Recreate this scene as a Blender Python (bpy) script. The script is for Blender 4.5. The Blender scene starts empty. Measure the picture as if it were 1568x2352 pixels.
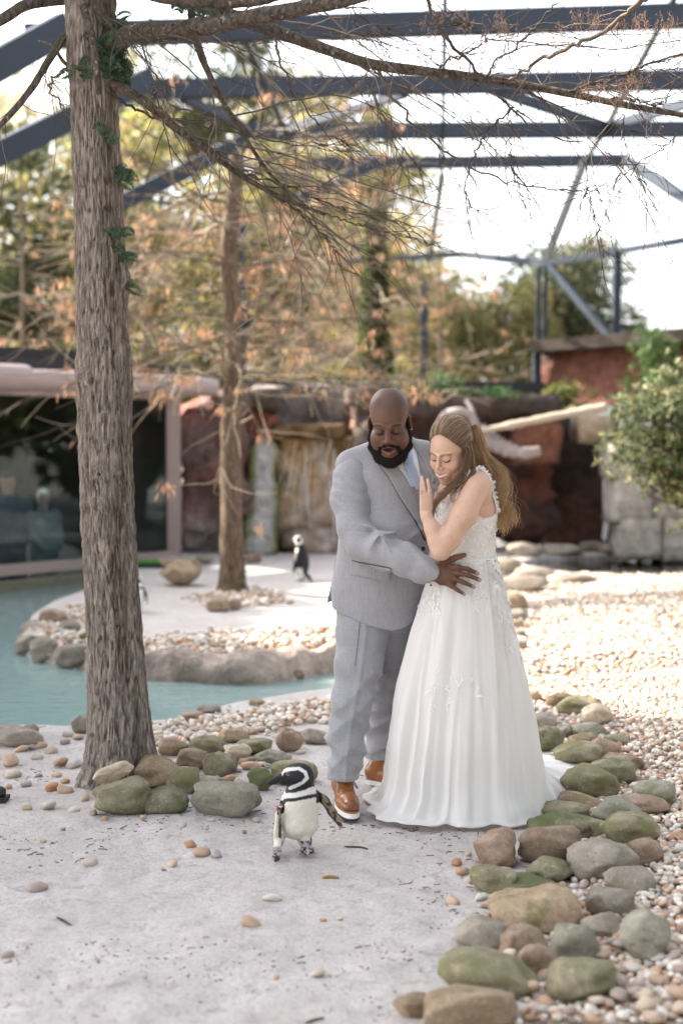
import bpy, math, random
import numpy as np
from mathutils import Vector, Matrix, geometry
from mathutils.bvhtree import BVHTree

scene = bpy.context.scene
COL = scene.collection
random.seed(7)
RNG = np.random.default_rng(11)

# ------------------------------------------------------------------ camera, sky, sun, exposure
CAM_H = 1.654
F_PX, CX, CY = 3267.0, 784.0, 1176.0        # a 50 mm lens on an upright 24x36 frame, measured on a 1568x2352 view
PITCH = math.atan(176.0 / F_PX)
cam_data = bpy.data.cameras.new("camera")
cam_data.sensor_fit = 'VERTICAL'
cam_data.sensor_height = 36.0
cam_data.lens = 50.0
cam_data.clip_start = 0.1
cam_data.clip_end = 2000.0
cam_data.dof.use_dof = True
cam_data.dof.focus_distance = 6.2
cam_data.dof.aperture_fstop = 1.45
cam_data.dof.aperture_blades = 0
cam = bpy.data.objects.new("camera", cam_data)
COL.objects.link(cam)
cam.location = (0, 0, CAM_H)
cam.rotation_euler = (math.radians(90) - PITCH, 0, 0)
scene.camera = cam

SUN_EL, SUN_AZ = math.radians(33), math.radians(-66)     # azimuth from +Y towards +X
SUN_DIR = Vector((math.cos(SUN_EL) * math.sin(SUN_AZ), math.cos(SUN_EL) * math.cos(SUN_AZ), math.sin(SUN_EL)))
world = bpy.data.worlds.new("World")
scene.world = world
world.use_nodes = True
wn = world.node_tree.nodes
wl = world.node_tree.links
bg = wn["Background"]
sky = wn.new("ShaderNodeTexSky")
sky.sky_type = 'NISHITA'
sky.sun_disc = False
sky.sun_elevation = SUN_EL
sky.sun_rotation = SUN_AZ
sky.air_density = 1.0
sky.dust_density = 4.0
sky.ozone_density = 1.0
hs = wn.new("ShaderNodeHueSaturation")          # thin high cloud: the blue is washed out evenly
hs.inputs["Saturation"].default_value = 0.3
hs.inputs["Value"].default_value = 1.0
wl.new(sky.outputs[0], hs.inputs["Color"])
wl.new(hs.outputs[0], bg.inputs["Color"])
bg.inputs["Strength"].default_value = 0.15

sun_data = bpy.data.lights.new("sun", 'SUN')
sun_data.energy = 3.7
sun_data.angle = math.radians(0.6)
sun_data.color = (1.0, 0.88, 0.72)
sun = bpy.data.objects.new("sun", sun_data)
COL.objects.link(sun)
sun.rotation_euler = SUN_DIR.to_track_quat('Z', 'Y').to_euler()
sun.location = (-8, 6, 12)

vs = scene.view_settings
vs.view_transform = 'Standard'
vs.look = 'None'
vs.gamma = 1.0
vs.use_curve_mapping = False
vs.exposure = 2.32
scene.cycles.use_denoising = True
scene.cycles.max_bounces = 8
scene.cycles.transparent_max_bounces = 16
scene.cycles.caustics_reflective = False
scene.cycles.caustics_refractive = False
scene.cycles.sample_clamp_indirect = 6.0

# ------------------------------------------------------------------ placing: a direction of view and a real distance
_F = np.array([0, math.cos(PITCH), -math.sin(PITCH)])
_U = np.array([0, math.sin(PITCH), math.cos(PITCH)])
_R = np.array([1.0, 0, 0])
CAM = np.array([0, 0, CAM_H])

def ray(x, y):
    return _F + _R * ((x - CX) / F_PX) - _U * ((y - CY) / F_PX)

def P(x, y, Y):
    d = ray(x, y)
    return CAM + d * (Y / d[1])

def G(x, y, z=0.0):
    d = ray(x, y)
    return CAM + d * ((z - CAM_H) / d[2])

def S(px, Y):
    return px * Y / F_PX

def path(pts):
    """[(x, y, Y), ...] -> points"""
    return np.array([P(*p) for p in pts])

# ------------------------------------------------------------------ noise
def _h3(ix, iy, iz, seed):
    n = (ix.astype(np.int64) * 374761393 + iy.astype(np.int64) * 668265263 + iz.astype(np.int64) * 2147483647 + seed * 974634777) & 0xFFFFFFFF
    n = ((n ^ (n >> 13)) * 1274126177) & 0xFFFFFFFF
    n = n ^ (n >> 16)
    return (n & 0xFFFFFF).astype(np.float32) / np.float32(0xFFFFFF)

def vnoise(x, y, z, seed=0):
    x, y, z = np.broadcast_arrays(np.asarray(x, np.float32), np.asarray(y, np.float32), np.asarray(z, np.float32))
    xi, yi, zi = np.floor(x), np.floor(y), np.floor(z)
    xf, yf, zf = x - xi, y - yi, z - zi
    u, v, w = xf * xf * (3 - 2 * xf), yf * yf * (3 - 2 * yf), zf * zf * (3 - 2 * zf)
    r = 0
    for dx in (0, 1):
        for dy in (0, 1):
            for dz in (0, 1):
                r = r + _h3(xi + dx, yi + dy, zi + dz, seed) * (u if dx else 1 - u) * (v if dy else 1 - v) * (w if dz else 1 - w)
    return r * 2 - 1

def fbm(x, y, z, oct=4, seed=0, gain=0.5):
    r, a, f = 0, 1.0, 1.0
    for i in range(oct):
        r = r + a * vnoise(np.asarray(x) * f + 13.7 * i, np.asarray(y) * f - 7.1 * i, np.asarray(z) * f + 3.3 * i, seed + i)
        a *= gain
        f *= 2.03
    return r

def sstep(a, b, x):
    t = np.clip((x - a) / (b - a), 0, 1)
    return t * t * (3 - 2 * t)

# ------------------------------------------------------------------ objects
def mesh_np(name, v, f, smooth=True, cols=None):
    """f: int array (n,3) or (n,4), or a list of such arrays"""
    me = bpy.data.meshes.new(name)
    v = np.ascontiguousarray(v, np.float32).reshape(-1, 3)
    fs = f if isinstance(f, list) else [f]
    fs = [np.asarray(q, np.int32) for q in fs if len(q)]
    me.vertices.add(len(v))
    me.vertices.foreach_set("co", v.ravel())
    tot = np.concatenate([np.full(len(q), q.shape[1], np.int32) for q in fs])
    idx = np.concatenate([q.ravel() for q in fs])
    start = np.concatenate([[0], np.cumsum(tot)[:-1]]).astype(np.int32)
    me.loops.add(len(idx))
    me.loops.foreach_set("vertex_index", idx)
    me.polygons.add(len(tot))
    me.polygons.foreach_set("loop_start", start)
    me.polygons.foreach_set("loop_total", tot)
    me.polygons.foreach_set("use_smooth", np.full(len(tot), smooth, bool))
    me.update(calc_edges=True)
    me.validate()
    if cols is not None:
        c = np.ones((len(v), 4), np.float32)
        c[:, :cols.shape[1]] = cols
        at = me.color_attributes.new("Col", 'FLOAT_COLOR', 'POINT')
        at.data.foreach_set("color", c.ravel())
    return me

def link(name, me, m=None, parent=None, loc=None):
    o = bpy.data.objects.new(name, me)
    COL.objects.link(o)
    if m is not None and me is not None and not me.materials:
        me.materials.append(m)
    if parent is not None:
        o.parent = parent
    if loc is not None:
        o.location = loc
    return o

def empty(name, loc=(0, 0, 0)):
    o = bpy.data.objects.new(name, None)
    COL.objects.link(o)
    o.location = loc
    o.empty_display_size = 0.1
    return o

def tag(o, label=None, cat=None, group=None, kind=None):
    if label:
        o["label"] = label
    if cat:
        o["category"] = cat
    if group:
        o["group"] = group
    if kind:
        o["kind"] = kind
    return o

def under(name, v, f, m, parent, smooth=True, cols=None, label=None, kind=None):
    """a part: world-space vertices, hung under its thing"""
    root = parent
    while root.parent is not None:
        root = root.parent
    off = np.array(root.location)
    o = link(name, mesh_np(name, np.asarray(v) - off, f, smooth, cols), m, parent)
    if label:
        o["label"] = label
    if kind:
        o["kind"] = kind
    return o

def top(name, v, f, m, label, cat, group=None, smooth=True, cols=None, base=None, kind=None):
    """a thing that is one mesh, with its origin at its base"""
    v = np.asarray(v, np.float64)
    if base is None:
        base = np.array([(v[:, 0].min() + v[:, 0].max()) / 2, (v[:, 1].min() + v[:, 1].max()) / 2, v[:, 2].min()])
    o = link(name, mesh_np(name, v - base, f, smooth, cols), m, None, tuple(base))
    return tag(o, label, cat, group, kind)

class MB:
    """collects pieces of one part"""
    def __init__(s):
        s.v, s.t, s.q, s.c, s.n = [], [], [], [], 0
    def add(s, v, f, c=None):
        v = np.asarray(v, np.float32).reshape(-1, 3)
        f = np.asarray(f, np.int32)
        (s.t if f.shape[1] == 3 else s.q).append(f + s.n)
        s.v.append(v)
        if c is not None:
            c = np.asarray(c, np.float32)
            s.c.append(np.broadcast_to(c, (len(v), 3)) if c.ndim == 1 else c)
        s.n += len(v)
        return s
    def arrays(s):
        f = []
        if s.t:
            f.append(np.concatenate(s.t))
        if s.q:
            f.append(np.concatenate(s.q))
        return np.concatenate(s.v), f, (np.concatenate(s.c) if s.c else None)
    def part(s, name, m, parent, smooth=True, label=None, kind=None):
        v, f, c = s.arrays()
        return under(name, v, f, m, parent, smooth, c, label, kind)
    def thing(s, name, m, label, cat, group=None, smooth=True, base=None, kind=None):
        v, f, c = s.arrays()
        return top(name, v, f, m, label, cat, group, smooth, c, base, kind)

def catmull(pts, n):
    pts = np.asarray(pts, float)
    if len(pts) < 3:
        t = np.linspace(0, 1, n)[:, None]
        return pts[0] * (1 - t) + pts[-1] * t
    q = np.vstack([2 * pts[0] - pts[1], pts, 2 * pts[-1] - pts[-2]])
    t = np.linspace(0, len(pts) - 1 - 1e-9, n)
    i = t.astype(int)
    u = (t - i)[:, None]
    a, b, c, d = q[i], q[i + 1], q[i + 2], q[i + 3]
    return 0.5 * (2 * b + (c - a) * u + (2 * a - 5 * b + 4 * c - d) * u ** 2 + (3 * b - a - 3 * c + d) * u ** 3)

def tube(pts, rad, sides=6, cap=True):
    pts = np.asarray(pts, float)
    n = len(pts)
    rad = np.broadcast_to(np.asarray(rad, float), (n,))
    t = np.gradient(pts, axis=0)
    t /= np.linalg.norm(t, axis=1)[:, None] + 1e-12
    ref = np.array([0, 0, 1.0]) if abs(t[:, 2]).mean() < 0.8 else np.array([1.0, 0, 0])
    a = np.cross(t, ref)
    a /= np.linalg.norm(a, axis=1)[:, None] + 1e-12
    b = np.cross(t, a)
    th = np.linspace(0, 2 * math.pi, sides, endpoint=False)
    v = pts[:, None, :] + rad[:, None, None] * (np.cos(th)[None, :, None] * a[:, None, :] + np.sin(th)[None, :, None] * b[:, None, :])
    v = v.reshape(-1, 3)
    i = np.arange(n - 1)[:, None] * sides
    j = np.arange(sides)[None, :]
    k = (j + 1) % sides
    f = np.stack([i + j, i + sides + j, i + sides + k, i + k], -1).reshape(-1, 4)
    if cap:
        v = np.vstack([v, pts[:1], pts[-1:]])
        m = n * sides
        jj = np.arange(sides)
        kk = (jj + 1) % sides
        c0 = np.stack([np.full(sides, m), jj, kk, kk], -1)
        c1 = np.stack([np.full(sides, m + 1), (n - 1) * sides + kk, (n - 1) * sides + jj, (n - 1) * sides + jj], -1)
        c0, c1 = c0[:, :3], c1[:, :3]
        return v, f, np.vstack([c0, c1])
    return v, f, None

def add_tube(mb, pts, rad, sides=6, c=None, cap=True):
    v, q, t = tube(pts, rad, sides, cap)
    n0 = mb.n
    mb.add(v, q, c)
    if t is not None:
        mb.t.append(t.astype(np.int32) + n0)

def box(c, s, R=None):
    c = np.asarray(c, float)
    h = np.asarray(s, float) / 2
    v = np.array([[x, y, z] for x in (-1, 1) for y in (-1, 1) for z in (-1, 1)]) * h
    if R is not None:
        v = v @ np.asarray(R).T
    f = np.array([[0, 1, 3, 2], [4, 6, 7, 5], [0, 4, 5, 1], [2, 3, 7, 6], [0, 2, 6, 4], [1, 5, 7, 3]])
    return v + c, f

def beam(a, b, w, h, up=(0, 0, 1)):
    a, b = np.asarray(a, float), np.asarray(b, float)
    d = b - a
    L = np.linalg.norm(d)
    d = d / L
    s = np.cross(d, up)
    s /= np.linalg.norm(s)
    u = np.cross(s, d)
    R = np.stack([d, s, u], 1)
    return box((a + b) / 2, (L, w, h), R)

_ico_cache = {}
def ico(sub):
    if sub in _ico_cache:
        return _ico_cache[sub]
    import bmesh
    bm = bmesh.new()
    bmesh.ops.create_icosphere(bm, subdivisions=sub, radius=1.0)
    v = np.array([q.co[:] for q in bm.verts])
    f = np.array([[q.index for q in p.verts] for p in bm.faces])
    bm.free()
    _ico_cache[sub] = (v, f)
    return v, f

def rotz(a):
    return np.array([[math.cos(a), -math.sin(a), 0], [math.sin(a), math.cos(a), 0], [0, 0, 1.0]])

def rotx(a):
    return np.array([[1.0, 0, 0], [0, math.cos(a), -math.sin(a)], [0, math.sin(a), math.cos(a)]])

def roty(a):
    return np.array([[math.cos(a), 0, math.sin(a)], [0, 1.0, 0], [-math.sin(a), 0, math.cos(a)]])

# ------------------------------------------------------------------ sculpting field: solids melted together, skinned by surface nets
class Vox:
    def __init__(s, lo, hi, h):
        s.h = h
        if hi is None:               # lo = three axes given as [(from, to, step), ...]
            s.ax = []
            for segs in lo:
                q = []
                for a, b, st_ in segs:
                    q += list(np.linspace(a, b, max(2, int(round((b - a) / st_)) + 1))[:-1])
                s.ax.append(np.array(q + [segs[-1][1]], np.float32))
        else:
            s.ax = [np.arange(lo[i], hi[i] + h, h).astype(np.float32) for i in range(3)]
        s.D = np.full([len(a) for a in s.ax], 0.08, np.float32)
    def win(s, lo, hi):
        sl = []
        for i in range(3):
            a = int(np.searchsorted(s.ax[i], lo[i]))
            b = int(np.searchsorted(s.ax[i], hi[i]))
            sl.append(slice(max(a - 1, 0), min(b + 1, len(s.ax[i]))))
        return tuple(sl), s.ax[0][sl[0]][:, None, None], s.ax[1][sl[1]][None, :, None], s.ax[2][sl[2]][None, None, :]
    def mix(s, sl, d, k, op):
        a = s.D[sl]
        if a.size == 0:
            return
        if op == 'u':
            h = np.clip(0.5 + 0.5 * (a - d) / k, 0, 1)
            s.D[sl] = a * (1 - h) + d * h - k * h * (1 - h)
        else:
            d = -d
            h = np.clip(0.5 + 0.5 * (d - a) / k, 0, 1)
            s.D[sl] = a * (1 - h) + d * h + k * h * (1 - h)
    def ell(s, c, r, R=None, k=0.01, op='u'):
        c, r = np.asarray(c, float), np.broadcast_to(np.asarray(r, float), (3,))
        m = r.max() + k + 3 * s.h + 0.012
        sl, x, y, z = s.win(c - m, c + m)
        x, y, z = x - c[0], y - c[1], z - c[2]
        if R is not None:
            R = np.asarray(R)
            x, y, z = (x * R[0, 0] + y * R[1, 0] + z * R[2, 0], x * R[0, 1] + y * R[1, 1] + z * R[2, 1], x * R[0, 2] + y * R[1, 2] + z * R[2, 2])
        k0 = np.sqrt((x / r[0]) ** 2 + (y / r[1]) ** 2 + (z / r[2]) ** 2)
        k1 = np.sqrt((x / r[0] ** 2) ** 2 + (y / r[1] ** 2) ** 2 + (z / r[2] ** 2) ** 2) + 1e-9
        s.mix(sl, (k0 * (k0 - 1) / k1).astype(np.float32), k, op)
        return s
    def cap(s, a, b, ra, rb=None, k=0.01, op='u', n=None, flat=1.0):
        """tapered limb a-b; n, flat: squash across direction n"""
        rb = ra if rb is None else rb
        a, b = np.asarray(a, float), np.asarray(b, float)
        m = max(ra, rb) + k + 3 * s.h + 0.012
        sl, x, y, z = s.win(np.minimum(a, b) - m, np.maximum(a, b) + m)
        d = b - a
        x, y, z = x - a[0], y - a[1], z - a[2]
        L2 = float(d @ d) + 1e-12
        t = np.clip((x * d[0] + y * d[1] + z * d[2]) / L2, 0, 1)
        qx, qy, qz = x - t * d[0], y - t * d[1], z - t * d[2]
        if n is not None:
            e = (qx * n[0] + qy * n[1] + qz * n[2]) * (1 / flat - 1)
            qx, qy, qz = qx + e * n[0], qy + e * n[1], qz + e * n[2]
        q = np.sqrt(qx * qx + qy * qy + qz * qz)
        dd = (q - (ra + (rb - ra) * t)) * (1.0 if n is None else min(1.0, 0.5 + 0.5 * flat))
        s.mix(sl, dd.astype(np.float32), k, op)
        return s
    def chain(s, pts, rad, k=0.01, n=None, flat=1.0):
        for i in range(len(pts) - 1):
            s.cap(pts[i], pts[i + 1], rad[i], rad[i + 1], k, 'u', n, flat)
        return s
    def cut(s, p, nrm, k=0.004):
        """drop what lies on the side nrm points to"""
        x, y, z = s.ax[0][:, None, None], s.ax[1][None, :, None], s.ax[2][None, None, :]
        d = (x - p[0]) * nrm[0] + (y - p[1]) * nrm[1] + (z - p[2]) * nrm[2]
        s.mix((slice(None),) * 3, -d.astype(np.float32), k, 's')
        return s
    def warp(s, fn, band=0.04):
        """D += fn(points) close to the skin"""
        i = np.nonzero(np.abs(s.D) < band)
        s.D[i] += fn(s.ax[0][i[0]], s.ax[1][i[1]], s.ax[2][i[2]]).astype(np.float32)
        return s
    def skin(s, relax=1):
        D = s.D
        for i in range(3):          # keep the border outside
            for e in (0, -1):
                sl = [slice(None)] * 3
                sl[i] = e
                D[tuple(sl)] = np.maximum(D[tuple(sl)], 1e-3)
        ins = D < 0
        cnt = np.zeros(np.array(D.shape) - 1, np.int8)
        for dx in (0, 1):
            for dy in (0, 1):
                for dz in (0, 1):
                    cnt += ins[dx:D.shape[0] - 1 + dx, dy:D.shape[1] - 1 + dy, dz:D.shape[2] - 1 + dz]
        act = (cnt > 0) & (cnt < 8)
        I, J, K = np.nonzero(act)
        vid = np.full(act.shape, -1, np.int32)
        vid[I, J, K] = np.arange(len(I))
        acc = np.zeros((len(I), 3))
        n = np.zeros(len(I))
        corners = [(x, y, z) for x in (0, 1) for y in (0, 1) for z in (0, 1)]
        for p in corners:
            for ax in range(3):
                if p[ax]:
                    continue
                q = list(p)
                q[ax] = 1
                a = D[I + p[0], J + p[1], K + p[2]]
                b = D[I + q[0], J + q[1], K + q[2]]
                m = (a < 0) != (b < 0)
                t = np.where(m, a / np.where(m, a - b, 1), 0)
                pos = np.tile(np.array(p, float), (len(I), 1))
                pos[:, ax] += t
                acc[m] += pos[m]
                n[m] += 1
        v = acc / n[:, None] + np.stack([I, J, K], 1)
        v = np.stack([np.interp(v[:, i], np.arange(len(s.ax[i])), s.ax[i]) for i in range(3)], 1)
        quads = []
        for ax in range(3):
            u, w = (ax + 1) % 3, (ax + 2) % 3
            sl0 = [slice(None)] * 3
            sl1 = [slice(None)] * 3
            sl0[ax] = slice(0, -1)
            sl1[ax] = slice(1, None)
            e = np.nonzero(ins[tuple(sl0)] != ins[tuple(sl1)])
            e = np.stack(e, 1)
            ok = (e[:, u] > 0) & (e[:, w] > 0) & (e[:, u] < D.shape[u] - 1) & (e[:, w] < D.shape[w] - 1)
            e = e[ok]
            flip = ins[tuple(sl0)][e[:, 0], e[:, 1], e[:, 2]]
            c = []
            for du, dw in ((-1, -1), (0, -1), (0, 0), (-1, 0)):
                g = e.copy()
                g[:, u] += du
                g[:, w] += dw
                c.append(vid[g[:, 0], g[:, 1], g[:, 2]])
            q = np.stack(c, 1)
            q[~flip] = q[~flip][:, ::-1]
            quads.append(q)
        q = np.concatenate(quads)
        q = q[(q >= 0).all(1)]
        for _ in range(relax):
            a2 = np.zeros_like(v)
            n2 = np.zeros(len(v))
            for i in range(4):
                np.add.at(a2, q[:, i], v[q[:, (i + 1) % 4]])
                np.add.at(n2, q[:, i], 1)
            v = 0.5 * v + 0.5 * a2 / np.maximum(n2, 1)[:, None]
        return v, q

def bvh_of(v, q):
    return BVHTree.FromPolygons([tuple(p) for p in v], [tuple(int(i) for i in p) for p in q])

def decal(bvh, poly, off=0.004, thick=0.003, step=6.0, bulge=None, fallback_Y=None):
    """a thin piece of cloth lying on a body: outline given as directions of view, laid on the body's real surface, with thickness"""
    poly = [(float(a), float(b)) for a, b in poly]
    dense = []
    for i, p in enumerate(poly):
        q = poly[(i + 1) % len(poly)]
        L = math.hypot(q[0] - p[0], q[1] - p[1])
        n = max(1, int(L / step))
        dense += [(p[0] + (q[0] - p[0]) * t / n, p[1] + (q[1] - p[1]) * t / n) for t in range(n)]
    xs, ys = [p[0] for p in dense], [p[1] for p in dense]
    pts = [Vector(p) for p in dense]
    nb = len(pts)
    gy = min(ys)
    while gy < max(ys):
        gx = min(xs)
        while gx < max(xs):
            pts.append(Vector((gx, gy)))
            gx += step
        gy += step
    edges = [(i, (i + 1) % nb) for i in range(nb)]
    vo, eo, fo, _, _, _ = geometry.delaunay_2d_cdt(pts, edges, [list(range(nb))], 1, 1e-4)
    P0, N0 = [], []
    last = None
    for p in vo:
        d = Vector(ray(p.x, p.y)).normalized()
        hit = bvh.ray_cast(Vector(CAM), d)
        if hit[0] is None:
            if last is None:
                near = None
                pt = Vector(P(p.x, p.y, fallback_Y or 6.2))
            else:
                pt = Vector(P(p.x, p.y, last.y))
            near = bvh.find_nearest(pt)
            h, nn = (pt, near[1]) if near[0] is not None else (pt, Vector((0, -1, 0)))
        else:
            h, nn = hit[0], hit[1]
            last = h
        P0.append(h[:])
        N0.append(nn[:])
    P0, N0 = np.array(P0), np.array(N0)
    f = np.array([list(q)[:3] for q in fo if len(q) == 3], np.int32)
    # smooth the normals a little
    for _ in range(3):
        acc = N0.copy()
        for i in range(3):
            np.add.at(acc, f[:, i], N0[f[:, (i + 1) % 3]])
        N0 = acc / (np.linalg.norm(acc, axis=1)[:, None] + 1e-9)
    o = np.full(len(P0), off)
    if bulge is not None:
        o = o + bulge(np.array([[p.x, p.y] for p in vo]))
    A = P0 + N0 * o[:, None]
    B = P0 + N0 * (o - thick)[:, None]
    # face the triangles the way the normals point
    nn = np.cross(A[f[:, 1]] - A[f[:, 0]], A[f[:, 2]] - A[f[:, 0]])
    fl = (nn * N0[f[:, 0]]).sum(1) < 0
    f[fl] = f[fl][:, ::-1]
    n = len(A)
    # rim
    from collections import Counter
    ec = Counter()
    for t in f:
        for i in range(3):
            ec[(int(t[i]), int(t[(i + 1) % 3]))] += 1
    rim = [(a, b) for (a, b) in ec if (b, a) not in ec]
    rf = [[b, a, a + n] for a, b in rim] + [[b, a + n, b + n] for a, b in rim]
    return np.vstack([A, B]), np.vstack([f, f[:, ::-1] + n, np.array(rf, np.int32)])
# ------------------------------------------------------------------ materials
class NT:
    def __init__(s, name):
        s.m = bpy.data.materials.new(name)
        s.m.use_nodes = True
        s.n = s.m.node_tree.nodes
        s.l = s.m.node_tree.links
        s.b = s.n["Principled BSDF"]
        s.out = s.n["Material Output"]
    def node(s, t, **kw):
        q = s.n.new(t)
        for k, v in kw.items():
            setattr(q, k, v)
        return q
    def set(s, node, **kw):
        for k, v in kw.items():
            node.inputs[k.replace("_", " ")].default_value = v
        return node
    def coord(s, scale=(1, 1, 1), kind="Object"):
        tc = s.node("ShaderNodeTexCoord")
        mp = s.node("ShaderNodeMapping")
        mp.inputs["Scale"].default_value = scale
        s.l.new(tc.outputs[kind], mp.inputs["Vector"])
        return mp.outputs[0]
    def noise(s, scale, detail=4, rough=0.6, vec=None, dist=0.0):
        q = s.node("ShaderNodeTexNoise")
        q.inputs["Scale"].default_value = scale
        q.inputs["Detail"].default_value = detail
        q.inputs["Roughness"].default_value = rough
        q.inputs["Distortion"].default_value = dist
        if vec is not None:
            s.l.new(vec, q.inputs["Vector"])
        return q.outputs["Fac"]
    def vor(s, scale, vec=None, feature='F1', out="Distance"):
        q = s.node("ShaderNodeTexVoronoi", feature=feature)
        q.inputs["Scale"].default_value = scale
        if vec is not None:
            s.l.new(vec, q.inputs["Vector"])
        return q.outputs[out]
    def ramp(s, fac, stops):
        q = s.node("ShaderNodeValToRGB")
        e = q.color_ramp.elements
        while len(e) < len(stops):
            e.new(0.5)
        for i, (p, c) in enumerate(stops):
            e[i].position = p
            e[i].color = (c, c, c, 1) if isinstance(c, (int, float)) else (*c, 1)
        s.l.new(fac, q.inputs["Fac"])
        return q.outputs["Color"]
    def mix(s, fac, a, b, mode='MIX'):
        q = s.node("ShaderNodeMix", data_type='RGBA', blend_type=mode)
        for inp, val in ((q.inputs[0], fac), (q.inputs[6], a), (q.inputs[7], b)):
            if hasattr(val, "links"):
                s.l.new(val, inp)
            elif isinstance(val, (int, float)):
                inp.default_value = val
            else:
                inp.default_value = (*val, 1)
        return q.outputs[2]
    def attr(s, name="Col"):
        q = s.node("ShaderNodeVertexColor", layer_name=name)
        return q.outputs["Color"]
    def base(s, c):
        if hasattr(c, "links"):
            s.l.new(c, s.b.inputs["Base Color"])
        else:
            s.b.inputs["Base Color"].default_value = (*c, 1)
        return s
    def bump(s, h, strength=0.3, dist=0.01):
        q = s.node("ShaderNodeBump")
        q.inputs["Strength"].default_value = strength
        q.inputs["Distance"].default_value = dist
        s.l.new(h, q.inputs["Height"])
        s.l.new(q.outputs[0], s.b.inputs["Normal"])
        return s
    def rough(s, r, spec=0.3):
        if hasattr(r, "links"):
            s.l.new(r, s.b.inputs["Roughness"])
        else:
            s.b.inputs["Roughness"].default_value = r
        s.b.inputs["Specular IOR Level"].default_value = spec
        return s

def plain(name, c, r=0.6, spec=0.3, var=0.12, scale=30, bump=0.0):
    t = NT(name)
    v = t.noise(scale, 4, 0.6, t.coord())
    t.base(t.mix(v, tuple(x * (1 - var) for x in c), tuple(min(1, x * (1 + var)) for x in c)))
    t.rough(r, spec)
    if bump:
        t.bump(v, bump, 0.01)
    return t.m

def from_attr(name, r=0.6, spec=0.3, var=0.1, scale=40, bump=0.0, bscale=None, bdist=0.005, translucent=0.0, sub=0.0):
    t = NT(name)
    v = t.noise(scale, 4, 0.6, t.coord())
    g = t.ramp(v, [(0.25, 1 - var), (0.75, 1 + var)])
    c = t.mix(1.0, t.attr(), g, 'MULTIPLY')
    t.base(c)
    t.rough(r, spec)
    if bump:
        b = t.noise(bscale or scale, 5, 0.65, t.coord())
        t.bump(b, bump, bdist)
    if sub:
        t.b.inputs["Subsurface Weight"].default_value = sub
        t.b.inputs["Subsurface Radius"].default_value = (0.012, 0.005, 0.003)
        t.b.inputs["Subsurface Scale"].default_value = 1.0
    if translucent:
        tr = t.node("ShaderNodeBsdfTranslucent")
        t.l.new(c, tr.inputs["Color"])
        mx = t.node("ShaderNodeMixShader")
        mx.inputs[0].default_value = translucent
        t.l.new(t.b.outputs[0], mx.inputs[1])
        t.l.new(tr.outputs[0], mx.inputs[2])
        t.l.new(mx.outputs[0], t.out.inputs["Surface"])
    return t.m

M = {}
# sand: pale grey with fine dark flecks; R = gravel bed, G = pool lining, B = damp soil
t = NT("sand_ground")
co = t.coord()
n1 = t.noise(2.2, 5, 0.6, co)
n2 = t.noise(60, 4, 0.7, co)
n3 = t.noise(14, 5, 0.7, co, 0.6)
sand = t.ramp(n1, [(0.3, (0.48, 0.44, 0.425)), (0.7, (0.585, 0.545, 0.53))])
sand = t.mix(t.ramp(n2, [(0.36, 0.55), (0.55, 0.0)]), sand, (0.36, 0.325, 0.305))
sand = t.mix(t.ramp(n3, [(0.34, 0.6), (0.47, 0.0)]), sand, (0.30, 0.265, 0.245))
sand = t.mix(t.ramp(t.noise(130, 3, 0.7, t.coord((1, 0.6, 1))), [(0.34, 0.65), (0.42, 0.0)]), sand, (0.20, 0.165, 0.15))
grav = t.ramp(t.noise(35, 3, 0.6, co), [(0.3, (0.24, 0.17, 0.12)), (0.7, (0.45, 0.36, 0.28))])
sep = t.node("ShaderNodeSeparateColor")
t.l.new(t.attr(), sep.inputs[0])
c = t.mix(sep.outputs[0], sand, grav)
aqua = t.ramp(t.noise(1.5, 4, 0.6, co), [(0.3, (0.25, 0.42, 0.41)), (0.7, (0.44, 0.58, 0.56))])
c = t.mix(sep.outputs[1], c, aqua)
c = t.mix(sep.outputs[2], c, (0.20, 0.17, 0.145))
t.base(c).rough(0.9, 0.15)
bm_ = t.mix(0.5, n2, n3)
t.bump(bm_, 0.8, 0.014)
M["sand"] = t.m

# pool water: milky turquoise, glossy
def water(name, tint, milk, milk_fac, scale=6.0, strength=0.25):
    t = NT(name)
    co = t.coord((1, 1.8, 1))
    t.bump(t.noise(scale, 3, 0.5, co), strength, 0.02)
    nb = t.b.inputs["Normal"].links[0].from_socket
    tr = t.node("ShaderNodeBsdfTransparent")
    tr.inputs[0].default_value = (*tint, 1)
    df = t.node("ShaderNodeBsdfDiffuse")
    df.inputs[0].default_value = (*milk, 1)
    gl = t.node("ShaderNodeBsdfGlossy")
    gl.inputs["Roughness"].default_value = 0.06
    t.l.new(nb, gl.inputs["Normal"])
    m1 = t.node("ShaderNodeMixShader")
    m1.inputs[0].default_value = milk_fac
    t.l.new(tr.outputs[0], m1.inputs[1])
    t.l.new(df.outputs[0], m1.inputs[2])
    fr = t.node("ShaderNodeFresnel")
    fr.inputs[0].default_value = 1.33
    t.l.new(nb, fr.inputs["Normal"])
    m2 = t.node("ShaderNodeMixShader")
    t.l.new(fr.outputs[0], m2.inputs[0])
    t.l.new(m1.outputs[0], m2.inputs[1])
    t.l.new(gl.outputs[0], m2.inputs[2])
    t.l.new(m2.outputs[0], t.out.inputs["Surface"])
    return t.m
M["pool_water"] = water("pool_water", (0.74, 0.92, 0.90), (0.47, 0.63, 0.62), 0.5)
M["pond_water"] = water("pond_water", (0.25, 0.34, 0.28), (0.03, 0.06, 0.045), 0.6, 5, 0.3)

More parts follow.
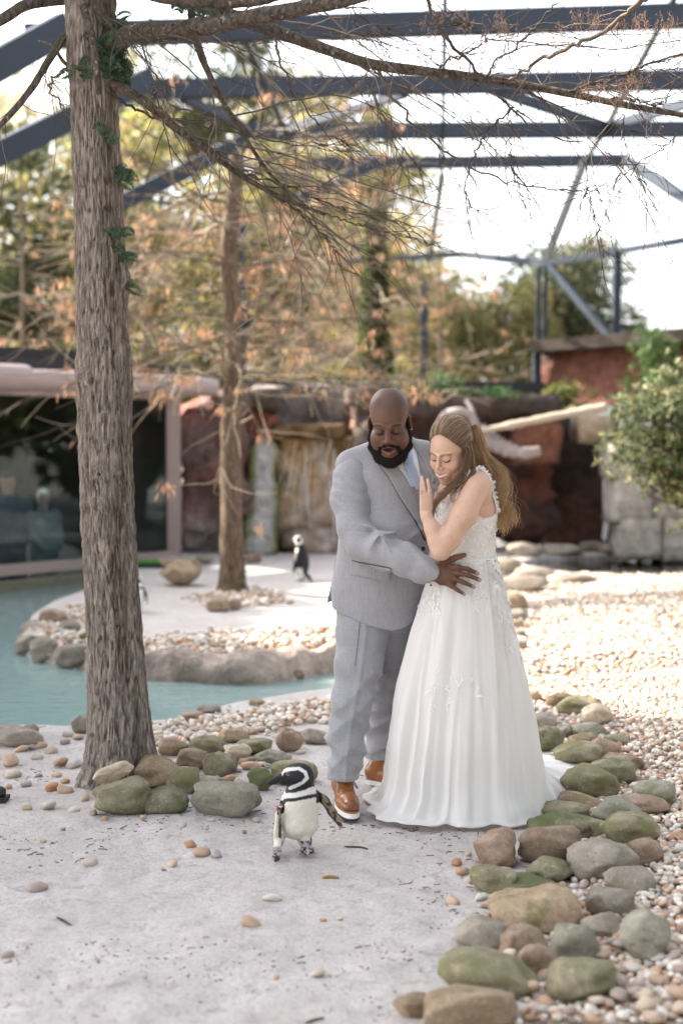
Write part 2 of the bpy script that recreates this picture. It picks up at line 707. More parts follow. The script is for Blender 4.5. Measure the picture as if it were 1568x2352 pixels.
# bark
def bark(name, lo, hi, moss, moss_amt, zs=9.0, cracks=False):
    t = NT(name)
    co = t.coord((78, 78, zs) if cracks else (46, 46, zs))
    n = t.noise(1.0, 6, 0.65, co, 0.5)
    col = t.ramp(n, [(0.32, lo), (0.50, tuple((a + b) / 2 for a, b in zip(lo, hi))), (0.66, hi)])
    ms = t.noise(3.4, 5, 0.65, t.coord((1, 1, 0.5)))
    col = t.mix(t.ramp(ms, [(0.60 - moss_amt, 0.0), (0.74 - moss_amt, 0.8)]), col, moss)
    col = t.mix(t.ramp(t.noise(40, 2, 0.5, t.coord()), [(0.66, 0.0), (0.72, 0.55)]), col, (0.42, 0.43, 0.36))
    if cracks:
        col = t.mix(1.0, col, t.attr(), 'MULTIPLY')
    t.base(col).rough(0.92, 0.15)
    t.bump(n, 0.9, 0.02)
    return t.m
M["bark"] = bark("cypress_bark", (0.115, 0.092, 0.077), (0.47, 0.405, 0.355), (0.09, 0.085, 0.04), -0.03, 14, True)
M["bark_far"] = bark("cypress_bark_warm", (0.05, 0.036, 0.028), (0.24, 0.175, 0.125), (0.10, 0.095, 0.035), 0.05, 9)
M["branch"] = bark("branch_bark", (0.03, 0.024, 0.02), (0.17, 0.14, 0.115), (0.06, 0.06, 0.022), 0.03, 30)
M["twig"] = from_attr("twig_bark", 0.8, 0.2, 0.25, 20)
M["leaf"] = from_attr("leaf", 0.5, 0.35, 0.15, 15, translucent=0.35)
M["dry_leaf"] = from_attr("dry_leaf", 0.75, 0.2, 0.2, 15, translucent=0.45)
M["steel"] = plain("slate_blue_steel", (0.046, 0.057, 0.076), 0.75, 0.12, 0.08, 3)
M["cable"] = plain("black_cable", (0.02, 0.024, 0.022), 0.5, 0.3)
M["mauve_paint"] = plain("mauve_paint", (0.38, 0.30, 0.285), 0.4, 0.4, 0.05, 4)
M["dark_roof"] = plain("dark_roof", (0.045, 0.043, 0.047), 0.7, 0.2, 0.3, 3)
M["timber_cap"] = plain("weathered_timber", (0.05, 0.04, 0.032), 0.85, 0.2, 0.4, 6, 0.3)
M["rock"] = from_attr("cast_rock", 0.8, 0.25, 0.45, 7, 0.9, 8, 0.12)
M["pale_wood"] = plain("bare_pale_wood", (0.42, 0.36, 0.29), 0.8, 0.2, 0.3, 12, 0.4)
M["driftwood"] = plain("grey_driftwood", (0.30, 0.255, 0.245), 0.85, 0.2, 0.3, 8, 0.4)
M["black_plastic"] = plain("black_plastic", (0.018, 0.018, 0.02), 0.4, 0.5)
M["turf"] = plain("green_turf", (0.07, 0.22, 0.04), 0.9, 0.1, 0.4, 60, 0.8)
M["white_water"] = plain("falling_water", (0.78, 0.80, 0.84), 0.25, 0.5, 0.05)

# stones
def stone(name, a, b, moss=None, amt=0.0, speck=(0.09, 0.075, 0.06)):
    t = NT(name)
    co = t.coord()
    oi = t.node("ShaderNodeObjectInfo")
    ad = t.node("ShaderNodeVectorMath", operation='MULTIPLY_ADD')
    ad.inputs[1].default_value = (37, 53, 71)
    cb = t.node("ShaderNodeCombineXYZ")
    for i in range(3):
        t.l.new(oi.outputs["Random"], cb.inputs[i])
    t.l.new(cb.outputs[0], ad.inputs[0])
    t.l.new(co, ad.inputs[2])
    co = ad.outputs[0]
    n = t.noise(9, 9, 0.74, co, 0.4)
    col = t.ramp(n, [(0.30, tuple(q * 0.72 for q in a)), (0.45, a), (0.68, b)])
    hsv = t.node("ShaderNodeHueSaturation")
    mr = t.node("ShaderNodeMapRange")
    mr.inputs["To Min"].default_value = 0.82
    mr.inputs["To Max"].default_value = 1.18
    t.l.new(oi.outputs["Random"], mr.inputs["Value"])
    t.l.new(mr.outputs[0], hsv.inputs["Value"])
    t.l.new(col, hsv.inputs["Color"])
    col = hsv.outputs[0]
    col = t.mix(t.ramp(t.noise(70, 3, 0.6, co), [(0.60, 0.0), (0.72, 0.55)]), col, speck)
    col = t.mix(t.ramp(t.noise(95, 2, 0.5, co), [(0.62, 0.0), (0.70, 0.4)]), col, (0.55, 0.52, 0.46))
    if moss:
        ms = t.noise(5.0, 5, 0.62, co, 0.4)
        col = t.mix(t.ramp(ms, [(0.52 - amt, 0.0), (0.64 - amt, 0.8)]), col, moss)
    t.base(col).rough(0.85, 0.2)
    t.bump(t.mix(0.5, n, t.noise(70, 6, 0.75, co)), 0.7, 0.013)
    return t.m
M["st_olive"] = stone("stone_olive", (0.225, 0.195, 0.125), (0.37, 0.325, 0.225), (0.155, 0.155, 0.07), 0.03)
M["st_moss"] = stone("stone_mossy", (0.20, 0.185, 0.12), (0.32, 0.295, 0.205), (0.095, 0.115, 0.04), 0.07)
M["st_tan"] = stone("stone_tan", (0.27, 0.195, 0.125), (0.44, 0.34, 0.24), (0.16, 0.15, 0.06), -0.05)
M["st_grey"] = stone("stone_grey", (0.25, 0.215, 0.175), (0.38, 0.335, 0.285), (0.17, 0.165, 0.09), -0.06)
M["st_pink"] = stone("stone_pink", (0.25, 0.175, 0.125), (0.40, 0.305, 0.235))
M["st_cream"] = stone("stone_cream", (0.44, 0.35, 0.255), (0.62, 0.53, 0.42))
M["st_greygreen"] = stone("stone_greygreen", (0.255, 0.24, 0.185), (0.37, 0.35, 0.285), (0.17, 0.175, 0.095), -0.03)
M["pebble"] = from_attr("pebble", 0.7, 0.25, 0.18, 60, 0.25, 80, 0.003)

def pebble_obj(name):
    t = NT(name)
    oi = t.node("ShaderNodeObjectInfo")
    c = t.ramp(oi.outputs["Random"], [(0.0, (0.60, 0.52, 0.43)), (0.2, (0.52, 0.40, 0.30)), (0.38, (0.46, 0.29, 0.19)), (0.52, (0.56, 0.50, 0.45)),
                                     (0.66, (0.35, 0.27, 0.23)), (0.80, (0.66, 0.60, 0.53)), (0.92, (0.44, 0.23, 0.12)), (1.0, (0.40, 0.37, 0.35))])
    for e in t.n:
        if e.bl_idname == "ShaderNodeValToRGB":
            e.color_ramp.interpolation = 'LINEAR'
    n = t.noise(38, 4, 0.65, t.coord())
    t.base(t.mix(1.0, c, t.ramp(n, [(0.3, 0.72), (0.7, 1.12)]), 'MULTIPLY')).rough(0.7, 0.25)
    t.bump(n, 0.25, 0.004)
    return t.m
M["pebble_each"] = pebble_obj("pebble_each")
M["litter"] = from_attr("dry_litter", 0.9, 0.1, 0.2, 30)

# glass of the viewing window
t = NT("window_glass")
tr = t.node("ShaderNodeBsdfTransparent")
tr.inputs[0].default_value = (0.80, 0.88, 0.88, 1)
gl = t.node("ShaderNodeBsdfGlossy")
gl.inputs["Roughness"].default_value = 0.02
gl.inputs["Color"].default_value = (0.6, 0.63, 0.63, 1)
fr = t.node("ShaderNodeFresnel")
fr.inputs[0].default_value = 1.3
mx = t.node("ShaderNodeMixShader")
t.l.new(fr.outputs[0], mx.inputs[0])
t.l.new(tr.outputs[0], mx.inputs[1])
t.l.new(gl.outputs[0], mx.inputs[2])
t.l.new(mx.outputs[0], t.out.inputs["Surface"])
M["glass"] = t.m
# ------------------------------------------------------------------ ground, pool, pond
POOL_Z = -0.10
def poly_world(pts, z):
    return np.array([G(x, y, z)[:2] for x, y in pts])

near_shore = [(-420, 1700), (0, 1681), (80, 1677), (165, 1679), (340, 1662), (415, 1639), (480, 1624), (600, 1612), (725, 1599), (790, 1590), (850, 1575), (905, 1552)]
far_shore = [(860, 1530), (762, 1541), (650, 1560), (550, 1569), (450, 1565), (330, 1560), (190, 1538), (100, 1523), (55, 1506), (38, 1482), (42, 1462), (55, 1440), (100, 1412), (190, 1382), (270, 1352), (300, 1325), (270, 1304), (195, 1293), (0, 1300), (-420, 1318)]
POOL = poly_world(near_shore + far_shore, POOL_Z)
POND = poly_world([(1195, 1290), (1260, 1279), (1400, 1272), (1568, 1276), (1750, 1284), (1750, 1330), (1568, 1318), (1450, 1318), (1330, 1313), (1240, 1303)], 0.12)

def poly_sd(X, Y, poly):
    """signed distance, negative inside"""
    d = np.full(X.shape, 1e9)
    ins = np.zeros(X.shape, bool)
    n = len(poly)
    for i in range(n):
        a, b = poly[i], poly[(i + 1) % n]
        e = b - a
        t = np.clip(((X - a[0]) * e[0] + (Y - a[1]) * e[1]) / (e @ e + 1e-12), 0, 1)
        d = np.minimum(d, np.hypot(X - a[0] - t * e[0], Y - a[1] - t * e[1]))
        c = ((a[1] > Y) != (b[1] > Y)) & (X < (b[0] - a[0]) * (Y - a[1]) / (b[1] - a[1] + 1e-12) + a[0])
        ins ^= c
    return np.where(ins, -d, d)

# the line of big stones that parts sand from gravel, and other gravel beds
GRAVEL_R = np.vstack([poly_world([(1000, 2420), (1050, 2352), (1190, 2240), (1330, 2080), (1340, 1960), (1280, 1880), (1330, 1790), (1260, 1690), (1215, 1620), (1180, 1520), (1160, 1430), (1150, 1372), (1270, 1345), (1420, 1332), (1568, 1330), (1900, 1335)], 0.0), [[6, 9], [5, 3]]])
GRAVEL_I = poly_world([(330, 1475), (480, 1462), (640, 1458), (800, 1452), (900, 1470), (900, 1525), (762, 1530), (650, 1538), (500, 1540), (330, 1530), (210, 1515), (110, 1480), (90, 1440), (180, 1395), (215, 1400), (210, 1450)], 0.05)
GRAVEL_S = poly_world([(345, 1672), (420, 1650), (490, 1640), (610, 1622), (760, 1612), (860, 1595), (900, 1640), (760, 1660), (660, 1672), (560, 1690), (440, 1715), (350, 1720)], 0.0)
GRAVEL_T = poly_world([(440, 1378), (500, 1364), (570, 1360), (640, 1372), (650, 1392), (560, 1405), (480, 1404)], 0.06)

def ground_z(X, Y, fine=True):
    X, Y = np.asarray(X, float), np.asarray(Y, float)
    d = poly_sd(X, Y, POOL)
    isl = sstep(9.4, 9.9, Y)
    base = 0.07 * isl * sstep(0.0, 0.25, d) + 0.05 * sstep(12, 18, Y)
    bank = np.where(isl > 0.5, sstep(-0.02, 0.10, d), sstep(-0.05, 0.38, d))
    z = base * bank + (1 - bank) * (POOL_Z - 0.03)
    z = np.where(d < 0, POOL_Z - 0.03 - np.minimum(0.45, -d * 0.9), z)
    dp = poly_sd(X, Y, POND)
    z = np.where(dp < 0, np.minimum(z, 0.08 - np.minimum(0.5, -dp * 1.2)), z)
    r = poly_sd(X, Y, GRAVEL_R)
    z = z + 0.07 * sstep(0.0, -0.9, r) * (dp > 0) * sstep(15.5, 12, Y)
    dry = sstep(0.05, 0.4, d) * (dp > 0.02)
    z = z + dry * 0.018 * fbm(X * 1.3, Y * 1.3, 0, 3, 3)
    if fine:
        near = sstep(9, 6, Y)
        z = z + dry * near * (0.008 * fbm(X * 9, Y * 9, 0, 3, 5) + 0.007 * np.minimum(0, fbm(X * 5.5 + 3, Y * 5.5, 1, 2, 9) + 0.25))
    return z

def build_ground():
    y = [3.0]
    while y[-1] < 26:
        y.append(y[-1] + 0.0032 * y[-1])
    while y[-1] < 900:
        y.append(y[-1] * 1.25)
    y = [-60, -20, -8, -3, 0, 1.5, 2.4] + y
    xp = [0.0]
    while xp[-1] < 2.0:
        xp.append(xp[-1] + 0.016)
    while xp[-1] < 7:
        xp.append(xp[-1] + 0.05)
    while xp[-1] < 700:
        xp.append(xp[-1] * 1.3)
    x = np.array([-q for q in xp[:0:-1]] + xp)
    y = np.array(y)
    X, Y = np.meshgrid(x, y)
    Z = ground_z(X, Y)
    far = (np.abs(X) > 9) | (Y > 24) | (Y < 2)
    Z = np.where(far, np.minimum(Z, 0.05), Z)
    v = np.stack([X, Y, Z], -1).reshape(-1, 3)
    ny, nx = X.shape
    i = np.arange(ny - 1)[:, None] * nx + np.arange(nx - 1)[None, :]
    f = np.stack([i, i + 1, i + nx + 1, i + nx], -1).reshape(-1, 4)
    d = poly_sd(X, Y, POOL)
    wob = 0.12 * fbm(X * 3, Y * 3, 0, 3, 21)
    gr = np.zeros_like(X)
    for pg in (GRAVEL_R, GRAVEL_I, GRAVEL_S, GRAVEL_T):
        gr = np.maximum(gr, sstep(0.06, -0.1, poly_sd(X, Y, pg) + wob * 0.6))
    pool = (d < -0.02).astype(float)
    dp = poly_sd(X, Y, POND)
    soil = np.maximum(sstep(20.5, 23, Y), (dp < 0) * 1.0)
    damp = 0.25 * sstep(0.22, 0.02, d) * (d > -0.02)
    c = np.stack([gr, pool, np.clip(soil + damp, 0, 1)], -1).reshape(-1, 3)
    o = link("ground", mesh_np("ground", v, f, True, c), M["sand"])
    tag(o, kind="structure", label="pale grey sandy ground with dark twig litter")

build_ground()

def sheet(name, poly, z, m, grow=0.0):
    n = len(poly)
    v = np.array([[p[0], p[1], z] for p in poly])
    tri = geometry.tessellate_polygon([[Vector(p) for p in v]])
    o = link(name, mesh_np(name, v, np.array(tri), False), m)
    return tag(o, kind="structure")

def grow(poly, d):
    """push the outline outwards"""
    p = np.asarray(poly)
    nx, pv = np.roll(p, -1, 0), np.roll(p, 1, 0)
    t = nx - pv
    nrm = np.stack([t[:, 1], -t[:, 0]], 1)
    nrm /= np.linalg.norm(nrm, axis=1)[:, None]
    area = np.sum(p[:, 0] * nx[:, 1] - nx[:, 0] * p[:, 1])
    return p + nrm * d * (1 if area > 0 else -1)

tag(sheet("pool_water", grow(POOL, 0.06), POOL_Z, M["pool_water"]), label="milky turquoise pool water around the sandy island")
tag(sheet("pond_water", grow(POND, 0.05), 0.07, M["pond_water"]), label="dark green pond water below the rock ledge")

# ------------------------------------------------------------------ cast rock
def grid_box(nx, ny, nz):
    """surface of a unit box, shared corners"""
    vs, idx, fs = [], {}, []
    def vid(p):
        k = tuple(round(q, 5) for q in p)
        if k not in idx:
            idx[k] = len(vs)
            vs.append(p)
        return idx[k]
    def face(o, u, w, nu, nw):
        for i in range(nu):
            for j in range(nw):
                c = []
                for a, b in ((i, j), (i + 1, j), (i + 1, j + 1), (i, j + 1)):
                    c.append(vid(tuple(o[q] + u[q] * a / nu + w[q] * b / nw for q in range(3))))
                fs.append(c)
    face((-1, -1, -1), (2, 0, 0), (0, 0, 2), nx, nz)
    face((1, 1, -1), (-2, 0, 0), (0, 0, 2), nx, nz)
    face((-1, 1, -1), (0, -2, 0), (0, 0, 2), ny, nz)
    face((1, -1, -1), (0, 2, 0), (0, 0, 2), ny, nz)
    face((-1, -1, 1), (2, 0, 0), (0, 2, 0), nx, ny)
    face((-1, 1, -1), (2, 0, 0), (0, -2, 0), nx, ny)
    return np.array(vs), np.array(fs)

def rock_block(x0, x1, y0, y1, Y, depth, cfun, amp=0.12, freq=1.6, seed=0, lean=0.0, res=0.09, round_=0.25):
    """a lump of cast rock that fills the view from (x0,y0) to (x1,y1) at distance Y"""
    A, B = P(x0, y1, Y), P(x1, y0, Y)
    sx, sz = (B[0] - A[0]) / 2, (B[2] - A[2]) / 2
    n = lambda L: int(np.clip(2 * L / res, 3, 60))
    v, f = grid_box(n(sx), n(depth / 2), n(sz))
    r = np.linalg.norm(v, axis=1)[:, None]
    mx = np.abs(v).max(1)[:, None]
    v = v * (1 - round_ * (1 - mx / r) * 1.4)
    c = np.array([(A[0] + B[0]) / 2, Y + depth / 2, (A[2] + B[2]) / 2])
    w = v * np.array([sx, depth / 2, sz]) + c
    w[:, 1] += lean * (w[:, 2] - c[2])
    nn = v / np.linalg.norm(v, axis=1)[:, None]
    d = fbm(w[:, 0] * freq, w[:, 1] * freq, w[:, 2] * freq, 4, seed)
    d2 = np.abs(fbm(w[:, 0] * freq * 0.7 + 9, w[:, 1] * freq, w[:, 2] * freq * 1.6, 3, seed + 5))
    w = w + nn * (amp * (d * 0.8 - d2 * 0.7))[:, None]
    return w, f, cfun(w)

def two_tone(a, b, freq=1.2, seed=0, lo=-0.3, hi=0.4, third=None, tz=None):
    a, b = np.array(a), np.array(b)
    def fn(w):
        n = fbm(w[:, 0] * freq, w[:, 1] * freq, w[:, 2] * freq * 0.6, 4, seed)
        t = sstep(lo, hi, n)[:, None]
        c = a * (1 - t) + b * t
        if third is not None:
            z0, z1, col = tz[0], tz[1], np.array(third)
            u = sstep(z0, z1, w[:, 2] + 0.3 * n)[:, None]
            c = c * (1 - u) + col * u
        return c
    return fn

RED, MAUVE, PALE = (0.27, 0.105, 0.075), (0.14, 0.095, 0.09), (0.40, 0.36, 0.35)
wall = empty("rock_wall", (0, 18.4, 0))
tag(wall, "reddish cast rock wall with a wet ochre waterfall chute behind the island", "rock wall")
def rk(name, args, label=None, parent=wall, **kw):
    w, f, c = rock_block(*args, **kw)
    return under(name, w, f, M["rock"], parent, True, c, label)
rk("rock_pillar", (402, 575, 905, 1290, 18.3, 1.4, two_tone(RED, MAUVE, 1.4, 3, third=(0.36, 0.33, 0.33), tz=(0.9, 0.1))), "red and mauve rock pillar beside the viewing window", amp=0.2, freq=2.4, seed=3, lean=0.06)
rk("rock_shoulder", (545, 640, 925, 1290, 18.9, 1.2, two_tone((0.42, 0.17, 0.115), RED, 1.0, 4)), amp=0.1, seed=4)
rk("rock_backing", (540, 870, 888, 1285, 19.7, 0.6, two_tone((0.12, 0.11, 0.105), (0.24, 0.215, 0.20), 3.0, 8)), amp=0.16, freq=2.6, seed=9, round_=0.05)
# wet chute: a slab leaning back, ochre with pale streaks, and a mossy grey shoulder at its side
def chute_col(w):
    n = fbm(w[:, 0] * 2.2, w[:, 2] * 0.8, w[:, 1] * 0.5, 4, 31)
    st = fbm(w[:, 0] * 6 + w[:, 2] * 1.2, w[:, 2] * 1.8, 0, 4, 35)
    c = np.array([0.42, 0.265, 0.115]) * (1 - sstep(-0.4, 0.5, n))[:, None] + np.array([0.46, 0.355, 0.275]) * sstep(-0.4, 0.5, n)[:, None]
    lowz = sstep(1.1, 0.3, w[:, 2] + 0.3 * n)[:, None]
    c = c * (1 - 0.75 * lowz) + 0.75 * lowz * np.array([0.31, 0.25, 0.22])
    s = (sstep(0.10, 0.7, st) * 0.6)[:, None]
    return c * (1 - s) + s * np.array([0.62, 0.58, 0.57])
rk("waterfall_chute", (625, 835, 985, 1285, 18.7, 0.8, chute_col), "wet ochre slab of the waterfall with pale streaks", amp=0.13, freq=2.6, seed=12, lean=0.35)
def moss_col(w):
    n = fbm(w[:, 0] * 5, w[:, 2] * 0.7, 0, 3, 41)
    t = sstep(-0.05, 0.45, n)[:, None]
    return np.array([0.43, 0.42, 0.42]) * (1 - t) + t * np.array([0.17, 0.20, 0.075])
rk("mossy_shoulder", (558, 640, 1000, 1285, 18.4, 0.7, moss_col), "pale rock flank streaked with green moss", amp=0.07, seed=14, lean=0.3)
rk("lip_stone", (618, 800, 972, 1010, 18.75, 0.6, two_tone((0.13, 0.08, 0.035), (0.22, 0.14, 0.07), 5, 16)), "dark ochre lip stone the water runs over", amp=0.06, freq=3.0, seed=15)
rk("rock_pillar", (795, 905, 890, 1285, 18.6, 1.2, two_tone((0.20, 0.10, 0.065), (0.13, 0.105, 0.09), 1.5, 18)), amp=0.14, seed=18)
rk("cap_rock", (540, 640, 895, 945, 18.5, 1.0, two_tone((0.09, 0.065, 0.052), (0.18, 0.13, 0.11), 2, 22)), amp=0.08, seed=22)
rk("cap_rock", (790, 900, 885, 935, 18.4, 1.0, two_tone((0.09, 0.06, 0.05), (0.17, 0.115, 0.095), 2, 25)), amp=0.08, seed=23)
# falling water threads
mb = MB()
for i in range(12):
    px = random.choice([random.uniform(640, 790), random.uniform(740, 780)])
    x1 = px + random.uniform(-22, 6)
    y0 = random.uniform(990, 1080)
    y1 = y0 + random.uniform(60, 190)
    a, b = P(px, y0, 18.55), P(x1, min(y1, 1270), 18.55)
    for q in (a, b):
        q[1] = 18.62 + 0.35 * (q[2] - 0.8)
    add_tube(mb, np.array([a, (a + b) / 2 + RNG.normal(0, 0.02, 3), b]), random.uniform(0.003, 0.009), 4, cap=False)
mb.part("falling_water", M["white_water"], wall, kind="stuff")

wall2 = empty("rock_wall", (3.6, 18.2, 0))
tag(wall2, "dark red-brown rock wall with an overhanging rim behind the bride", "rock wall")
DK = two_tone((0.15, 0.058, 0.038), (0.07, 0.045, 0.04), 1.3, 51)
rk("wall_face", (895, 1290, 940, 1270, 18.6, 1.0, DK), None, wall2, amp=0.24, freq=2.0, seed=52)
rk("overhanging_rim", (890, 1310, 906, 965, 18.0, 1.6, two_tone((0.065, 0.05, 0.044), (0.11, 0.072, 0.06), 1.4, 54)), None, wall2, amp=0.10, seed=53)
rk("jutting_shelf", (1170, 1300, 960, 1080, 18.1, 0.9, two_tone((0.20, 0.085, 0.055), (0.11, 0.065, 0.055), 1.6, 56)), None, wall2, amp=0.14, seed=55)
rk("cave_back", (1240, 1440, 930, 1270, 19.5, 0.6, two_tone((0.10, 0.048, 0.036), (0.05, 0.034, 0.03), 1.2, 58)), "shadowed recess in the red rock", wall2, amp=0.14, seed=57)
rk("ledge_stone", (1325, 1425, 950, 1022, 18.2, 1.0, two_tone((0.42, 0.33, 0.24), (0.30, 0.24, 0.19), 2.2, 60)), "pale ledge stone the thin trickle runs from", wall2, amp=0.07, seed=59)
mb = MB()
for i in range(9):
    x = 1390 + random.uniform(-5, 5)
    q = np.array([P(x, 1015 + j * 45, 18.15) for j in range(6)])
    q += RNG.normal(0, 0.012, q.shape)
    add_tube(mb, q, random.uniform(0.006, 0.014), 4, cap=False)
mb.part("falling_water", M["white_water"], wall2, kind="stuff")

wall3 = empty("block_wall", (5.0, 17.4, 0))
tag(wall3, "pale grey block wall stained green above the dark pond", "wall")
GB = two_tone((0.34, 0.30, 0.28), (0.43, 0.40, 0.36), 1.5, 71, third=(0.20, 0.20, 0.13), tz=(0.35, 0.05))
for i, (a, b, c, d) in enumerate([(1408, 1500, 1085, 1200), (1500, 1640, 1080, 1195), (1640, 1760, 1085, 1200), (1425, 1520, 1192, 1288), (1522, 1660, 1190, 1292), (1662, 1770, 1195, 1292), (1400, 1470, 1020, 1100), (1470, 1640, 1000, 1090)]):
    rk("wall_block", (a, b, c, d, 17.5 + (i % 3) * 0.03, 0.8, GB), None, wall3, amp=0.035, seed=70 + i, round_=0.03)

# rocky rim round the pond
POND_RIM = [(1160, 1300, 70, 36), (1225, 1318, 95, 34), (1195, 1342, 120, 40), (1310, 1330, 110, 26), (1290, 1262, 90, 26), (1200, 1262, 80, 34), (1370, 1256, 80, 24), (1140, 1330, 60, 40), (1405, 1262, 70, 26)]

# upper tier of red wall with a timber cap, climbing towards the camera on the far side of the planting
up = empty("upper_wall", (5.2, 21.0, 0))
tag(up, "upper red-brown wall with a weathered timber cap under the roof posts", "wall")
def panel_wall(name, pts_top, pts_bot, Ys, thick, m, parent, cf, seed, amp):
    n = 40
    tp = np.array([P(x, y, Y) for (x, y), Y in zip(pts_top, Ys)])
    bt = np.array([P(x, y, Y) for (x, y), Y in zip(pts_bot, Ys)])
    T = np.linspace(0, 1, n)
    L = tp[0] + (tp[1] - tp[0]) * T[:, None]
    Bm = bt[0] + (bt[1] - bt[0]) * T[:, None]
    rows = []
    nz = 14
    for j in range(nz + 1):
        rows.append(Bm + (L - Bm) * j / nz)
    R = np.array(rows)
    d = fbm(R[..., 0] * 1.3, R[..., 1], R[..., 2] * 1.3, 4, seed) * amp
    Fv = R.copy()
    Fv[..., 1] -= d
    Bv = R.copy()
    Bv[..., 1] += thick
    allv = np.concatenate([Fv.reshape(-1, 3), Bv.reshape(-1, 3)])
    N = (nz + 1) * n
    i = np.arange(nz)[:, None] * n + np.arange(n - 1)[None, :]
    f = np.stack([i, i + 1, i + n + 1, i + n], -1).reshape(-1, 4)
    fb = f[:, ::-1] + N
    tops = np.arange(n - 1) + nz * n
    ft = np.stack([tops, tops + 1, tops + 1 + N, tops + N], -1)
    e0 = np.arange(nz) * n
    fe = np.stack([e0, e0 + n, e0 + n + N, e0 + N], -1)
    fe2 = np.stack([e0 + n - 1, e0 + n - 1 + N, e0 + 2 * n - 1 + N, e0 + 2 * n - 1], -1)
    return under(name, allv, np.vstack([f, fb, ft, fe, fe2]), m, parent, True, cf(allv))
panel_wall("wall_face", [(1238, 806), (1760, 768)], [(1238, 925), (1760, 930)], (21.0, 18.5), 0.4, M["rock"], up, two_tone((0.23, 0.10, 0.07), (0.055, 0.042, 0.038), 1.4, 81, -0.25, 0.35), 82, 0.10)
a, b = P(1236, 797, 20.95), P(1770, 757, 18.4)
v, f = beam(a, b, 0.5, 0.17)
under("timber_cap", v, f, M["timber_cap"], up, False)
v, f = beam(P(1233, 905, 20.9), P(1233, 785, 20.9), 0.11, 0.11, up=(0, 1, 0))
under("corner_post", v, f, M["steel"], up, False)

# dark coping and low fence line behind the rock
cop = empty("coping_rail", (0, 20.4, 0))
tag(cop, "dark rail running along the top of the rock wall", "rail")
v, f = beam(P(470, 884, 20.4), P(1250, 889, 20.4), 0.12, 0.14)
under("rail", v, f, M["dark_roof"], cop, False)
for x in (600, 760, 930, 1090, 1230):
    v, f = beam(P(x, 888, 20.47), P(x, 1000, 20.47), 0.08, 0.08, up=(0, 1, 0))
    under("post", v, f, M["dark_roof"], cop, False)

# ------------------------------------------------------------------ viewing window on the pool
pav = empty("viewing_pavilion", tuple(P(200, 1290, 17.2) * [1, 1, 0]))
tag(pav, "pavilion with a large viewing window, mauve frame and round gutter pipe", "pavilion")
YA, YB = 15.6, 18.2                              # distance at x=-120 and x=395
def PV(x, y, back=0.0):
    Y = YA + (YB - YA) * (x + 120) / 515.0
    p = P(x, y, Y)
    n = np.array([-(P(395, 1000, YB) - P(-120, 1000, YA))[1], (P(395, 1000, YB) - P(-120, 1000, YA))[0], 0])
    n /= np.linalg.norm(n)
    return p + n * back
ZT = PV(395, 918)[2]
ZB = PV(395, 1266)[2]
def at_z(x, z, back=0.0):
    p = PV(x, 1000, back)
    p[2] = z
    return p
gl_v = np.array([at_z(-160, ZB), at_z(392, ZB), at_z(392, ZT), at_z(-160, ZT)])
gl_b = np.array([at_z(-160, ZB, 0.03), at_z(392, ZB, 0.03), at_z(392, ZT, 0.03), at_z(-160, ZT, 0.03)])
under("glass_pane", np.vstack([gl_v, gl_b]), np.array([[0, 1, 2, 3], [7, 6, 5, 4], [0, 4, 5, 1], [1, 5, 6, 2], [2, 6, 7, 3], [3, 7, 4, 0]]), M["glass"], pav, False)
for nm, a, b, w, h, up_ in (("window_head", at_z(-160, ZT + 0.05, 0.0), at_z(408, ZT + 0.05, 0.0), 0.2, 0.10, (0, 0, 1)),
                       ("window_jamb", at_z(399, ZB - 0.1, 0.0), at_z(399, ZT + 0.15, 0.0), 0.17, 0.17, (0, 1, 0)),
                       ("window_sill", at_z(-160, ZB - 0.05, 0.0), at_z(405, ZB - 0.05, 0.0), 0.16, 0.12, (0, 0, 1))):
    v, f = beam(a, b, w, h, up_)
    under(nm, v, f, M["mauve_paint"], pav, False)
v, f = beam(at_z(-160, ZT + 0.14, 0.05), at_z(400, ZT + 0.14, 0.05), 0.14, 0.06)
under("soffit_strip", v, f, M["mauve_paint"], pav, False)
mb = MB()
add_tube(mb, np.array([at_z(5, ZT + 0.18, -0.16), at_z(470, ZT + 0.17, -0.16)]), 0.125, 24)
mb.part("gutter_pipe", M["mauve_paint"], pav, False)
mb = MB()
add_tube(mb, np.array([at_z(-160, ZT + 0.19, -0.32), at_z(20, ZT + 0.19, -0.32)]), 0.15, 24)
mb.part("gutter_pipe", M["mauve_paint"], pav, False)
for (za, zb, bk, th, yx) in ((0.24, 0.44, 0.35, 0.5, 425), (0.445, 0.60, 0.9, 0.6, 380)):
    a, b = at_z(-160, ZT + (za + zb) / 2, bk), at_z(yx, ZT + (za + zb) / 2, bk)
    v, f = beam(a, b, th, zb - za)
    under("roof_fascia", v, f, M["dark_roof"], pav, False)
v, f = beam(at_z(190, ZT + 0.40, 1.9), at_z(420, ZT + 0.40, 1.9), 3.0, 0.08)
under("roof_slab", v, f, M["dark_roof"], pav, False)
